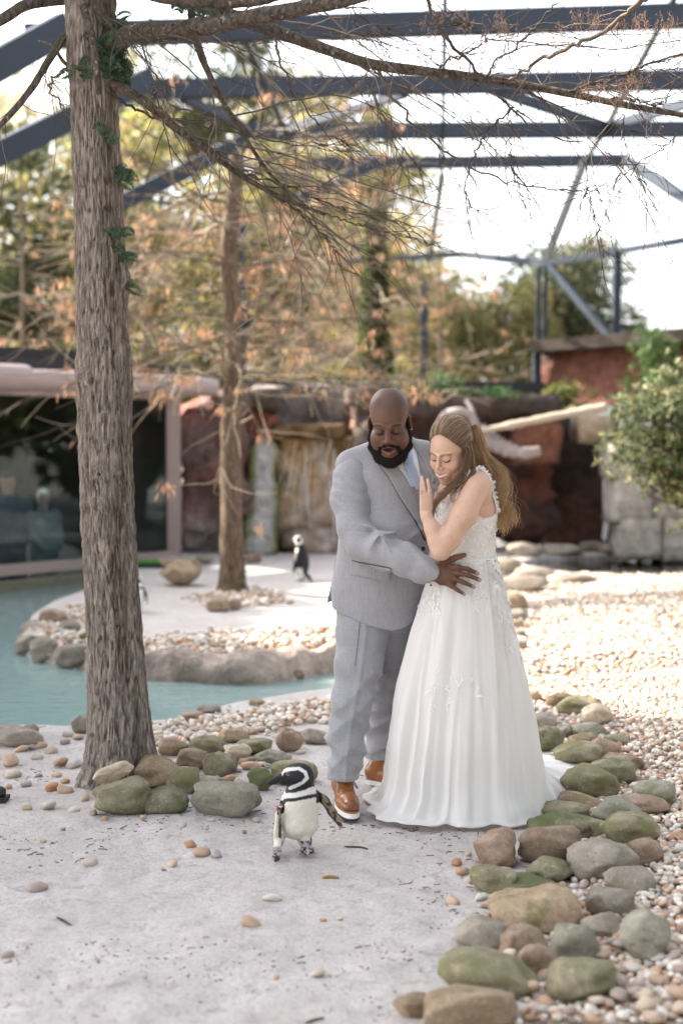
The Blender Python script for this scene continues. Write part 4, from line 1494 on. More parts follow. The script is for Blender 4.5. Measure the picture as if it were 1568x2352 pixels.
# moss and sprouts on its trunk
cypress(P(862, 1010, 20.9) * [1, 1, 0], 5.2, 0.2, "ivy-covered cypress trunk behind the groom's head", n_boughs=48, z0=2.2, reach=3.2, ivy=6000, tw=9, rust=0.35)
cypress(P(330, 1010, 23.0) * [1, 1, 0], 5.5, 0.07, "bare brown cypress behind the pavilion roof", n_boughs=30, z0=2.4, reach=3.0, tw=8, rust=0.3)
cypress(P(60, 1010, 22.0) * [1, 1, 0], 5.5, 0.07, "bare cypress with rusty leaves at the pavilion's outer end", n_boughs=30, z0=2.2, reach=3.2, tw=8, rust=0.3)
cypress(P(690, 1010, 24.0) * [1, 1, 0], 5.5, 0.06, "thin cypress between the island tree and the ivy trunk", n_boughs=40, z0=2.0, reach=3.2, tw=10, rust=0.4)
cypress(P(1010, 1010, 25.5) * [1, 1, 0], 5.5, 0.06, "thin cypress right behind the steel post at the rock wall", n_boughs=26, z0=2.0, reach=2.8, tw=8, rust=0.25)

# ---- leafy trees beyond the aviary
def clumps(centers, radii, n_each, ln, wd, pal, flat=0.75, jit=0.18):
    mb = MB()
    for c, r, n in zip(centers, radii, n_each):
        d = rnd_dirs(n)
        rr = RNG.uniform(0.25, 1.0, n) ** 0.6
        p = np.asarray(c) + d * (rr * r)[:, None] * [1, 1, flat]
        dd = d + RNG.normal(0, 0.7, (n, 3))
        tone = RNG.uniform(0.8, 1.2)
        v, f, col = leaf_quads(p, dd, rnd_dirs(n), RNG.uniform(0.6, 1.3, n) * ln, RNG.uniform(0.6, 1.3, n) * wd, pick_cols(pal, n, jit) * tone)
        mb.add(v, f, np.clip(col, 0.004, 1))
    return mb

GREEN = [(0.07, 0.095, 0.035), (0.12, 0.135, 0.05), (0.05, 0.07, 0.03)]
YELLOW = [(0.50, 0.43, 0.15), (0.34, 0.31, 0.11), (0.56, 0.46, 0.18), (0.17, 0.18, 0.065)]
PINE = [(0.05, 0.075, 0.04), (0.08, 0.10, 0.05), (0.16, 0.145, 0.065)]

def leafy(base, H, crown_r, crown_z, label, pal, n_cl=26, n_lf=420, ln=0.16, wd=0.07, r0=0.16, group=None, name="leafy_tree", seed=0, cl_r=0.75):
    base = np.array(base, float)
    root = empty(name, tuple(base))
    tag(root, label, "tree", group)
    mb = MB()
    zt = np.linspace(-0.1, H * 0.8, 14)
    c = np.stack([base[0] + 0.12 * fbm(zt * 0.5, seed, 0, 2, seed), base[1] + 0 * zt, base[2] + zt], 1)
    add_tube(mb, c, np.linspace(r0, r0 * 0.35, 14), 10)
    cs, rs = [], []
    for k in range(n_cl):
        d = rnd_dirs(1)[0]
        q = base + [0, 0, crown_z] + d * np.array(crown_r) * random.uniform(0.35, 1.0)
        cs.append(q)
        rs.append(cl_r * random.uniform(0.6, 1.25))
        zs = max(H * 0.25, min(H * 0.75, q[2] - base[2] - 0.8))
        p0 = np.array([np.interp(zs, zt, c[:, 0]), base[1], base[2] + zs])
        add_tube(mb, catmull([p0, (p0 + q) / 2 + RNG.normal(0, 0.15, 3), q], 8), np.linspace(r0 * 0.35, 0.012, 8), 5)
    mb.part("trunk", M["bark_far"], root)
    cm = clumps(cs, rs, [n_lf] * n_cl, ln, wd, pal)
    v, fs, col = cm.arrays()
    under("crown", v, fs, M["leaf"], root, False, col, kind="stuff")
    return root

leafy(P(1290, 1010, 33) * [1, 1, 0], 6.5, (1.7, 1.8, 2.4), 4.4, "broad dark green pine beyond the steel corner post", PINE, 30, 520, 0.20, 0.07, 0.2)
leafy(P(1165, 1010, 31) * [1, 1, 0], 5.4, (1.3, 1.5, 1.7), 3.6, "olive tree with sky showing through beside the dark pine", [(0.16, 0.15, 0.05), (0.10, 0.12, 0.04), (0.24, 0.20, 0.08)], 16, 300, 0.18, 0.07, 0.13)
leafy(P(1420, 1010, 36) * [1, 1, 0], 4.6, (0.9, 1.0, 1.0), 3.4, "small green tree low behind the right roof post", PINE, 9, 300, 0.2, 0.08, 0.1)
leafy(P(640, 1010, 32) * [1, 1, 0], 8.5, (2.6, 2, 2.6), 5.6, "tall yellowing tree with gaps of sky over the waterfall", YELLOW + GREEN, 26, 330, 0.2, 0.09, 0.2)
leafy(P(250, 1010, 30) * [1, 1, 0], 9.0, (2.4, 2, 3.0), 5.6, "tall yellow-green tree seen past the big trunk", YELLOW + PINE, 28, 360, 0.2, 0.09, 0.2)
leafy(P(-60, 1010, 29) * [1, 1, 0], 9.0, (2.4, 2, 3.4), 5.0, "dark green tree at the frame edge behind the pavilion", GREEN + PINE, 28, 420, 0.2, 0.09, 0.2)
leafy(P(900, 1010, 34) * [1, 1, 0], 7.5, (2.3, 2, 2.2), 4.4, "pale yellow tree behind the ivy trunk", YELLOW, 24, 330, 0.2, 0.09, 0.2)
leafy(P(450, 1010, 38) * [1, 1, 0], 12.0, (3.2, 2, 4.0), 8.6, "tall grey-green pine high above the island tree", PINE + GREEN, 30, 300, 0.26, 0.10, 0.25)
leafy(P(760, 1010, 42) * [1, 1, 0], 12.0, (2.4, 2, 3.0), 9.6, "distant tall pine fading behind the first roof beams", PINE + YELLOW, 18, 240, 0.28, 0.11, 0.25)
FARP = [(0.46, 0.39, 0.15), (0.24, 0.23, 0.09), (0.13, 0.135, 0.055), (0.56, 0.46, 0.20), (0.09, 0.10, 0.045)]  # crown shadows and yellow highlights are put into the leaf colours
for k, (x, Y, cz, rr, lb) in enumerate([(-120, 38, 4.9, (3.0, 2, 3.0), "wide olive tree of the far wood, nearest the picture edge"), (110, 42, 5.2, (3.2, 2, 3.2), "round golden tree of the far wood left of the big trunk"), (370, 39, 4.6, (3.0, 2, 2.9), "golden tree of the far wood between the two front trunks"),
                                   (600, 43, 4.9, (3.2, 2, 3.0), "pale olive tree of the far wood above the waterfall"), (820, 40, 4.4, (2.8, 2, 2.5), "low golden tree of the far wood behind the ivy trunk"), (1010, 44, 4.2, (2.4, 2, 2.2), "low olive tree of the far wood near the steel post")]):
    leafy(P(x, 1010, Y) * [1, 1, 0], cz + 2.0, rr, cz, lb, FARP, 34, 300, 0.26, 0.12, 0.2, cl_r=0.9, seed=50 + k)
SPARSE = [(0.40, 0.37, 0.22), (0.30, 0.30, 0.20), (0.48, 0.41, 0.24)]
for k, (x, Y, cz, rr, lb) in enumerate([(60, 44, 10.5, (3.4, 2, 3.6), "tall thin-crowned tree high at the picture corner"), (330, 46, 11.5, (3.2, 2, 3.4), "tall thin-crowned tree above the slim island tree"), (620, 47, 11.0, (3.2, 2, 3.2), "tall thin-crowned tree behind the hanging branches"), (860, 48, 9.5, (2.6, 2, 2.6), "tall thin-crowned tree fading beside the open sky")]):
    leafy(P(x, 1010, Y) * [1, 1, 0], cz + 2.5, rr, cz, lb, SPARSE, 26, 120, 0.26, 0.12, 0.2, cl_r=1.0, seed=70 + k)
# hedge line beyond the wall
def hedge(x0, x1, Y, h, pal, label, n, ln=0.14):
    A, B = P(x0, 1000, Y), P(x1, 1000, Y)
    k = 26
    cs = [A + (B - A) * random.random() + np.array([0, random.uniform(-0.5, 0.5), -A[2] + random.uniform(0.3, h)]) for _ in range(k)]
    cm = clumps(cs, [0.75] * k, [n] * k, ln, ln * 0.5, pal, 0.8)
    v, fs, col = cm.arrays()
    o = top("hedge", v, fs, M["leaf"], label, "hedge", None, False, col)
    return o
hedge(540, 1000, 26, 2.6, YELLOW + GREEN, "sunlit yellow-green hedge behind the waterfall wall", 340)
hedge(950, 1260, 27, 1.9, GREEN + YELLOW, "low green hedge behind the dark wall near the corner post", 260)
hedge(-150, 520, 26, 3.0, GREEN + YELLOW + PINE, "shady hedge behind the pavilion", 360)

# ---- glossy bush hanging over the wall at the pond, and small plants on the wall
def bush(name, cen, rad, n_cl, n_lf, label, pal, ln, wd, cl=0.28, stems=True):
    cen = np.array(cen, float)
    rad = np.array(rad, float)
    base = cen - [0, -0.1, rad[2]]
    root = empty(name, tuple(base))
    tag(root, label, "bush")
    mb = MB()
    cs, rs = [], []
    lv = MB()
    for k in range(n_cl):
        d = rnd_dirs(1)[0]
        q = cen + d * rad * (random.random() ** 0.45)
        add_tube(mb, catmull([base, (base + q) / 2 + RNG.normal(0, 0.08, 3), q], 8), np.linspace(0.018, 0.004, 8), 5)
        # rosettes of leaves
        for s_ in range(n_lf // 9):
            e = q + RNG.normal(0, cl * 0.5, 3)
            ax = e - cen
            ax = ax / (np.linalg.norm(ax) + 1e-9) + np.array([0, -0.1, 0.5]) + RNG.normal(0, 0.3, 3)
            ax /= np.linalg.norm(ax)
            dd = ax * 0.6 + rnd_dirs(9)
            v, f, c = leaf_quads(np.tile(e, (9, 1)), dd, np.tile(ax, (9, 1)), RNG.uniform(0.7, 1.2, 9) * ln, RNG.uniform(0.8, 1.2, 9) * wd, pick_cols(pal, 9, 0.15))
            lv.add(v, f, c)
    mb.part("stems", M["bark_far"], root)
    v, fs, c = lv.arrays()
    under("leaves", v, fs, M["leaf"], root, False, c, kind="stuff")
    return root
BUSH = [(0.13, 0.19, 0.085), (0.19, 0.245, 0.115), (0.085, 0.13, 0.06), (0.34, 0.36, 0.18), (0.44, 0.41, 0.22)]  # the two palest tones paint highlights into single leaves
bush("glossy_bush", P(1580, 1008, 12.6), (0.66, 0.45, 0.60), 74, 140, "glossy green bush with pale highlights in its leaf colours spreading over the block wall", BUSH, 0.075, 0.026, 0.20)
bush("small_fern_bush", P(1500, 850, 18.2), (0.28, 0.3, 0.5), 16, 150, "feathery green plant climbing the upper wall", [(0.08, 0.15, 0.04), (0.06, 0.11, 0.04), (0.12, 0.2, 0.05)], 0.10, 0.02, 0.16)
bush("low_plant", P(1290, 905, 19.5), (0.35, 0.3, 0.12), 10, 90, "low yellow-green plant on the wall top beside the upper wall", [(0.30, 0.29, 0.06), (0.16, 0.2, 0.05), (0.07, 0.11, 0.04)], 0.08, 0.03, 0.12)
bush("low_plant", P(985, 900, 18.4), (0.5, 0.3, 0.10), 14, 100, "spreading green plant on the rim behind the groom's head", [(0.10, 0.19, 0.07), (0.14, 0.22, 0.10), (0.09, 0.13, 0.05)], 0.09, 0.03, 0.14)
bush("low_plant", P(1130, 912, 18.3), (0.35, 0.3, 0.08), 8, 90, "small green tuft on the rim above the driftwood", [(0.10, 0.19, 0.07), (0.14, 0.2, 0.08)], 0.08, 0.03, 0.12)
bush("hall_plant", at_z(20, 0.9, 3.2), (0.9, 0.5, 0.9), 20, 130, "leafy green plant behind the viewing window", [(0.12, 0.22, 0.05), (0.2, 0.28, 0.07), (0.05, 0.09, 0.03)], 0.14, 0.06, 0.3)

# ---- big evergreens to the side, out of view, that keep this end of the enclosure in shade
SHADE = [(0.05, 0.08, 0.03), (0.07, 0.10, 0.035)]
for k, (bx, by, hh, rad, cz) in enumerate([(-7.4, 9.6, 12, (2.4, 2.2, 3.9), 6.0), (-8.6, 7.2, 12, (2.6, 2.2, 4.0), 6.3), (-6.6, 5.6, 10, (2.2, 2.2, 3.2), 5.2), (-5.4, 7.4, 10.5, (1.8, 1.8, 2.8), 5.8)]):
    leafy((bx, by, 0), hh, rad, cz, ["unseen shade-casting evergreen nearest the pavilion", "tallest unseen shade-casting evergreen beside the pool", "unseen shade-casting evergreen by the sandy path", "unseen shade-casting evergreen leaning over the pool"][k], SHADE, 34, 420, 0.34, 0.2, 0.25, name="unseen_evergreen", seed=k, cl_r=0.95)
for k, (bx, by, hh, rad, cz) in enumerate([(6.4, 3.0, 10, (2.4, 2.4, 3.4), 5.4), (7.6, 7.6, 11, (2.2, 2.2, 3.4), 5.6), (-4.6, -3.6, 10, (2.6, 2.4, 3.4), 5.2), (0.6, -6.0, 11, (3.0, 2.4, 3.6), 5.8), (5.4, -3.4, 10, (2.6, 2.4, 3.4), 5.2), (8.6, 14.6, 7, (1.9, 1.9, 2.6), 3.0), (9.4, 18.2, 7.5, (2.0, 2.0, 2.8), 3.2)]):  # unseen trees added to cut sky fill; last two darken the window's reflection
    leafy((bx, by, 0), hh, rad, cz, ["unseen evergreen added on the gravel side near the camera", "unseen evergreen added above the gravel bank", "unseen evergreen added behind the camera on the pool side", "tallest unseen evergreen added behind the camera", "unseen evergreen added behind the camera on the gravel side", "unseen evergreen added beyond the block wall for the window to reflect", "unseen evergreen added beyond the pond for the window to reflect"][k], SHADE, 30, 330, 0.4, 0.24, 0.25, name="unseen_evergreen", seed=40 + k, cl_r=1.05)
for k, (bx, by, hh, rad, cz) in enumerate([(-8.2, 12.6, 5.4, (1.9, 1.7, 1.7), 3.4), (-8.4, 15.2, 5.2, (1.9, 1.7, 1.6), 3.2), (-8.8, 17.9, 5.2, (1.9, 1.7, 1.6), 3.1), (-9.2, 20.4, 5.2, (1.9, 1.7, 1.6), 3.1)]):  # low unseen trees added to shade the island while the gravel stays sunlit
    leafy((bx, by, 0), hh, rad, cz, "low round unseen evergreen added to shade the island, " + ["nearest the pool", "second along the pavilion", "third along the pavilion", "farthest along the pavilion"][k], SHADE, 34, 420, 0.34, 0.2, 0.16, name="unseen_evergreen", seed=20 + k, cl_r=0.9)
# ------------------------------------------------------------------ boulders, pebbles, litter
def stone_mesh(rx, ry, rz, seed, ang=0.0, sub=4, lump=0.16):
    v, f = ico(sub)
    p = 2.0 + 0.9 * ang
    q = np.sign(v) * np.abs(v)
    k = (np.abs(q) ** (p + 0.5)).sum(1) ** (-1 / (p + 0.5))
    w = q * k[:, None]
    n = fbm(v[:, 0] * 1.1 + seed * 3.1, v[:, 1] * 1.1, v[:, 2] * 1.1, 2, seed)
    n2 = fbm(v[:, 0] * 3.0 + seed, v[:, 1] * 3.0, v[:, 2] * 3.0, 4, seed + 3)
    w = w * (1 + lump * n + 0.055 * n2)[:, None]
    if True:
        rg = np.random.default_rng(seed)
        for _ in range(7 if ang > 0.3 else 6):
            d = rg.normal(0, 1, 3)
            d /= np.linalg.norm(d)
            c = rg.uniform(0.62, 0.88) if ang > 0.3 else rg.uniform(0.78, 1.0)
            e = w @ d - c
            w = w - np.outer(np.maximum(e, 0) * 0.85, d)
        w = w * (1 + 0.02 * n2)[:, None]
    cr = np.abs(fbm(v[:, 0] * 1.3 + 5, v[:, 1] * 1.3 + seed, v[:, 2] * 1.3, 2, seed + 8))
    w = w * (1 - 0.05 * np.exp(-(cr / 0.03) ** 2))[:, None]
    return w * [rx, ry, rz], f

def place_stone(x, y, w, h, mat, label, ang=0.0, tilt=0.0, yaw=None, dep=0.8, z0=None, Y=None, name="stone", cat="stone", lump=0.22, sub=4):
    sd = (int(x * 7 + y * 13)) % 9973
    if Y is None:
        b = G(x, y + 0.5 * h, 0.0)
        for _ in range(3):
            zz_ = float(ground_z(np.array([b[0]]), np.array([b[1]]), False)[0]) if z0 is None else z0
            b = G(x, y + 0.5 * h, zz_)
        Yb = b[1]
    else:
        Yb = Y
    rx = S(w * 1.10, Yb) / 2
    rz = S(h * 1.10, Yb) / 2
    ry = max(rx * dep, rz * 0.9)
    rz_ = rz * 0.98
    v, f = stone_mesh(rx * 1.03, ry, rz_, sd, ang, sub, lump)
    R = roty(math.radians(tilt)) @ rotz(math.radians(yaw if yaw is not None else (sd % 50) - 25))
    v = v @ R.T
    # keep its silhouette at the measured size
    v[:, 0] *= rx / max(1e-6, (v[:, 0].max() - v[:, 0].min()) / 2)
    v[:, 2] *= rz / max(1e-6, (v[:, 2].max() - v[:, 2].min()) / 2)
    c = P(x, y, Yb + ry * 0.55)
    v = v - [(v[:, 0].max() + v[:, 0].min()) / 2, 0, (v[:, 2].max() + v[:, 2].min()) / 2] + c
    return top(name, v, f, M[mat], label, cat)

ST = [
 # x, y, w, h, material, label, options
 (1182, 1384, 54, 40, "st_tan", "orange-tan boulder at the far end of the stone line beside the bride's hip", {}),
 (1186, 1412, 48, 26, "st_grey", "pale stone just below the orange-tan boulder behind the skirt", {}),
 (1184, 1434, 36, 22, "st_tan", "small tan stone behind the skirt, third down the far line", {}),
 (1190, 1456, 32, 20, "st_grey", "small grey stone behind the skirt, fourth down the far line", {}),
 (1192, 1480, 32, 26, "st_grey", "flat grey stone half hidden by the skirt at knee height", dict(ang=0.7)),
 (1223, 1598, 50, 32, "st_tan", "tan-brown stone touching the skirt at the top of the near stone line", dict(ang=0.5)),
 (1283, 1610, 58, 36, "st_tan", "rounded tan stone with a green edge next to the yellow-olive boulder", {}),
 (1330, 1621, 98, 46, "st_olive", "yellow-olive boulder between the tan stone and the cream boulder", {}),
 (1371, 1643, 68, 52, "st_cream", "pale cream boulder at the edge of the sunlit gravel", {}),
 (1246, 1655, 58, 38, "st_grey", "smooth grey stone leaning out beside the skirt below the tan-brown stone", {}),
 (1296, 1683, 40, 32, "st_grey", "small grey-tan stone wedged behind the mossy round stone", {}),
 (1353, 1680, 80, 36, "st_greygreen", "grey-green oval stone just below the cream boulder", {}),
 (1340, 1699, 70, 28, "st_tan", "low tan stone lying behind the long mossy stone", {}),
 (1261, 1697, 66, 58, "st_moss", "mossy round stone with a sandy foot against the skirt", {}),
 (1413, 1700, 58, 28, "st_moss", "flat dark stone on the gravel above the pinkish angular stone", {}),
 (1391, 1720, 64, 46, "st_pink", "pinkish angular stone right of the long mossy stone", dict(ang=0.7)),
 (1325, 1735, 106, 58, "st_olive", "long mossy olive stone near the tip of the train", {}),
 (1432, 1752, 90, 40, "st_tan", "flat brown stone bordering the gravel above the speckled stone", {}),
 (1404, 1773, 110, 62, "st_moss", "mossy boulder partly behind the big green-grey one", {}),
 (1355, 1799, 126, 74, "st_olive", "big olive boulder touching the tip of the bridal train", {}),
 (1501, 1824, 94, 66, "st_greygreen", "speckled grey-green boulder farthest out on the gravel", {}),
 (1333, 1842, 102, 40, "st_tan", "flat tan stone tucked under the big olive boulder", dict(ang=0.6)),
 (1474, 1851, 106, 52, "st_pink", "pink-brown smooth stone between two speckled boulders", {}),
 (1415, 1860, 118, 58, "st_greygreen", "speckled olive-grey boulder beside the pink-brown stone", {}),
 (1294, 1867, 114, 48, "st_olive", "olive-tan oval stone lying above the bright green mossy one", {}),
 (1366, 1905, 54, 42, "st_olive", "small olive stone wedged behind the bright mossy stone", {}),
 (1446, 1906, 124, 72, "st_olive", "tan-olive boulder with a dent, upper right of the largest grey boulder", {}),
 (1290, 1902, 150, 62, "st_moss", "bright green moss-covered stone at the hem of the dress", {}),
 (1476, 1960, 84, 60, "st_pink", "brown domed stone at the gravel side of the largest grey boulder", {}),
 (1262, 1940, 144, 86, "st_pink", "brown-pink boulder below the bright mossy stone", dict(ang=0.35)),
 (1134, 1950, 96, 84, "st_pink", "upright tan wedge-shaped rock standing in the sand", dict(ang=0.9)),
 (1384, 1975, 156, 90, "st_grey", "large grey boulder with a notch, in the middle of the stone line", dict(lump=0.2)),
 (1263, 1999, 104, 56, "st_moss", "dark olive rounded stone below the brown-pink boulder", {}),
 (1133, 2019, 102, 58, "st_olive", "pale mossy stone half sunk in sand below the tan wedge", {}),
 (1441, 2026, 104, 60, "st_grey", "grey stone under the large notched boulder", {}),
 (1208, 2033, 138, 38, "st_moss", "long flat dark stone above the big tan loaf", {}),
 (1397, 2075, 104, 72, "st_grey", "pale grey angular stone right of the big tan loaf", dict(ang=0.8)),
 (1230, 2095, 214, 92, "st_tan", "big tan loaf-shaped boulder with a crack", dict(ang=0.2)),
 (1382, 2128, 94, 66, "st_grey", "mottled dark stone under the pale angular one", dict(ang=0.5)),
 (1105, 2146, 118, 74, "st_grey", "grey smooth stone at the sand edge below the tan loaf", {}),
 (1479, 2153, 116, 118, "st_greygreen", "tall grey-green slab leaning on the gravel", dict(tilt=28)),
 (1199, 2166, 110, 68, "st_pink", "pink angular rock between the grey stone and the mauve one", dict(ang=0.9)),
 (1316, 2172, 114, 92, "st_greygreen", "smooth round sage-green stone", {}),
 (1239, 2208, 90, 80, "st_pink", "mauve-brown rounded stone under the pink angular rock", {}),
 (1124, 2241, 232, 116, "st_olive", "largest olive boulder sloping down beside the sand at the bottom", dict(tilt=14)),
 (1336, 2257, 152, 100, "st_olive", "yellow-olive lumpy stone near the bottom of the gravel", dict(tilt=-18, lump=0.22)),
 (942, 2309, 80, 50, "st_tan", "flat pale tan stone alone on the sand at the bottom", dict(ang=0.7)),
 (1076, 2322, 204, 110, "st_tan", "broad tan boulder cut off by the bottom of the picture", {}),
 # ring at the foot of the tree
 (400, 1717, 66, 40, "st_tan", "tan stone behind the ring, nearest the trunk on its pool side", {}),
 (475, 1715, 82, 46, "st_olive", "olive stone at the back of the ring above the pinkish one", {}),
 (537, 1690, 66, 32, "st_tan", "low tan stone at the very back of the ring", {}),
 (582, 1715, 82, 38, "st_moss", "green-topped long stone at the back of the ring", {}),
 (547, 1728, 58, 38, "st_cream", "cream stone in the middle of the ring", {}),
 (665, 1699, 62, 56, "st_pink", "tall pinkish stone at the path end of the ring", dict(tilt=20)),
 (722, 1693, 66, 36, "st_grey", "grey-tan stone next to the groom's trouser leg", dict(ang=0.5)),
 (620, 1740, 72, 38, "st_greygreen", "grey-green oval stone behind the penguin's bill", {}),
 (442, 1743, 74, 46, "st_pink", "pinkish smooth stone right of the dark trunk foot", {}),
 (505, 1755, 76, 56, "st_olive", "upright olive stone in the front of the ring", {}),
 (675, 1772, 104, 54, "st_olive", "long olive stone behind the penguin's head", {}),
 (597, 1790, 58, 50, "st_moss", "small mossy stone in front of the penguin's bill", {}),
 (365, 1775, 104, 72, "st_tan", "brown boulder against the foot of the trunk", {}),
 (420, 1794, 70, 58, "st_olive", "rough olive-grey stone between the brown boulder and the flat one", dict(ang=0.6)),
 (477, 1799, 68, 34, "st_grey", "pink-grey stone lying behind the largest flat boulder", {}),
 (282, 1832, 128, 82, "st_olive", "cracked grey-olive boulder below the angular tan rock", dict(ang=0.3)),
 (377, 1838, 108, 56, "st_moss", "green mossy oval stone in the front row by the tree", {}),
 (520, 1836, 152, 76, "st_greygreen", "largest flat grey-green boulder of the ring, sandy underneath", dict(ang=0.2)),
 (263, 1772, 86, 50, "st_cream", "angular tan rock propped on the cracked boulder against the trunk", dict(ang=0.9, tilt=-20, Y=6.42)),
 # pool edge
 (42, 1690, 108, 44, "st_grey", "grey boulder on the near bank at the picture edge", {}),
 (62, 1681, 50, 30, "st_tan", "tan stone embedded in the grey bank boulder", {}),
 (186, 1664, 42, 42, "st_grey", "pale boulder at the waterline behind the trunk", {}),
 (480, 1628, 52, 18, "st_grey", "flat grey stone at the near waterline", {}),
 (440, 1646, 56, 20, "st_pink", "flat pink stone on the near bank", {}),
 (590, 1613, 36, 14, "st_tan", "small tan stone at the near waterline towards the groom", {}),
 (457, 1552, 34, 27, "st_tan", "tan round stone standing in the channel by the kerb", dict(z0=-0.1)),
 (588, 1558, 36, 24, "st_grey", "grey stone standing in the channel by the kerb", dict(z0=-0.1)),
 (685, 1549, 28, 20, "st_pink", "pink stone on the kerb nearest the groom", dict(z0=-0.1)),
 # island
 (415, 1317, 92, 58, "st_tan", "large tan boulder alone on the island sand", {}),
 (436, 1294, 50, 24, "st_tan", "tan stone directly behind the large island boulder", {}),
 (381, 1294, 40, 22, "st_tan", "tan stone between the turf tray and the window", {}),
 (470, 1286, 40, 20, "st_grey", "grey-tan stone at the foot of the rock pillar", {}),
 (502, 1390, 52, 30, "st_tan", "round tan stone in front of the slim island tree", {}),
 (540, 1388, 32, 26, "st_pink", "pinkish stone beside the round tan stone at the island tree", {}),
 (580, 1283, 40, 22, "st_pink", "pink stone at the foot of the mossy waterfall flank", {}),
 (122, 1417, 62, 34, "st_pink", "pinkish boulder on top of the island's pool corner", {}),
 (160, 1440, 46, 30, "st_grey", "grey stone behind the island rim near the trunk", {}),
 (80, 1448, 64, 46, "st_grey", "grey rim boulder at the island's outermost corner", dict(z0=-0.1)),
 (66, 1482, 60, 46, "st_grey", "low dark-footed rim boulder dipping into the pool", dict(z0=-0.1)),
 (112, 1492, 78, 56, "st_grey", "large grey rim boulder facing the near bank", dict(z0=-0.1, lump=0.22)),
 (165, 1508, 84, 54, "st_grey", "grey rim boulder half hidden by the trunk", dict(z0=-0.1, lump=0.22)),
 (150, 1522, 30, 22, "st_tan", "small dark tan stone at the rim's waterline", dict(z0=-0.1)),
 (55, 1468, 24, 18, "st_tan", "small stone at the tip of the island's rim", dict(z0=-0.1)),
 (196, 1462, 30, 22, "st_moss", "small olive stone at the trunk's edge on the island", {}),
]
for x, y, w, h, m, lb, kw in ST:
    place_stone(x, y, w, h, m, lb, **kw)
for k, (x, y, w, h) in enumerate(POND_RIM):
    place_stone(x, y, w, h, "st_grey", ["low grey rock beside the bride's waist at the pond", "long pale rock on the near pond rim", "broad pale rock sloping down to the gravel", "flat pale rock along the pond's near edge", "grey rock behind the pond under the cave", "grey rock at the cave's wall foot",
                "pinkish grey rock below the trickle", "pale rock next to the bride's elbow side of the pond", "dark grey rock at the block wall's foot"][k], ang=0.4, dep=0.6, sub=3)

# concrete kerb of the island, one run of cast rock
kerb = empty("pool_kerb", tuple(G(550, 1560, POOL_Z)))
tag(kerb, "rough concrete kerb along the island's channel side", "kerb")
kp = np.array([G(x, y, POOL_Z) for x, y in ((205, 1536), (260, 1552), (330, 1560), (450, 1565), (550, 1569), (650, 1560), (762, 1541), (840, 1532), (900, 1540))])
kq = catmull(kp, 130)
tg = np.gradient(kq, axis=0)
tg /= np.linalg.norm(tg, axis=1)[:, None]
nr = np.stack([-tg[:, 1], tg[:, 0], 0 * tg[:, 0]], 1)
prof = [(-0.06, -0.10), (-0.055, 0.02), (-0.045, 0.10), (-0.02, 0.155), (0.03, 0.185), (0.09, 0.195), (0.16, 0.19), (0.22, 0.14), (0.24, 0.0)]
rows = []
for o_, z_ in prof:
    r_ = kq + nr * o_
    r_[:, 2] = POOL_Z + z_
    rows.append(r_)
R_ = np.array(rows)
nn_ = fbm(R_[..., 0] * 4, R_[..., 1] * 4, R_[..., 2] * 6, 4, 61)
R_[..., 1] -= 0.07 * nn_
R_[..., 2] += 0.035 * fbm(R_[..., 0] * 5, R_[..., 1] * 5, 0, 3, 63)
n0, n1 = R_.shape[:2]
i = np.arange(n0 - 1)[:, None] * n1 + np.arange(n1 - 1)[None, :]
under("kerb_face", R_.reshape(-1, 3), np.stack([i, i + 1, i + n1 + 1, i + n1], -1).reshape(-1, 4), M["rock"], kerb, True,
      two_tone((0.40, 0.33, 0.285), (0.25, 0.195, 0.165), 4.0, 66)(R_.reshape(-1, 3)))

# ---- gravel
PEB = np.array([(0.62, 0.54, 0.45), (0.55, 0.43, 0.33), (0.46, 0.32, 0.23), (0.60, 0.55, 0.50), (0.36, 0.28, 0.24), (0.70, 0.65, 0.58), (0.44, 0.27, 0.17), (0.42, 0.385, 0.36), (0.64, 0.58, 0.52), (0.66, 0.58, 0.49), (0.68, 0.63, 0.57)])
def in_poly(p, poly):
    return poly_sd(p[:, 0], p[:, 1], poly)
def scatter_grid(poly, sp, ymin, ymax, seed, extra=0.9):
    rg = np.random.default_rng(seed)
    y = np.arange(ymin, ymax, sp * 0.9)
    out = []
    for q in y:
        xm = 0.245 * q + extra
        x = np.arange(-xm, xm, sp)
        out.append(np.stack([x + rg.uniform(-.5, .5, len(x)) * sp, q + rg.uniform(-.5, .5, len(x)) * sp], 1))
    p = np.vstack(out)
    edge = 0.05 * rg.normal(0, 1, len(p))
    return p[in_poly(p, poly) < edge]

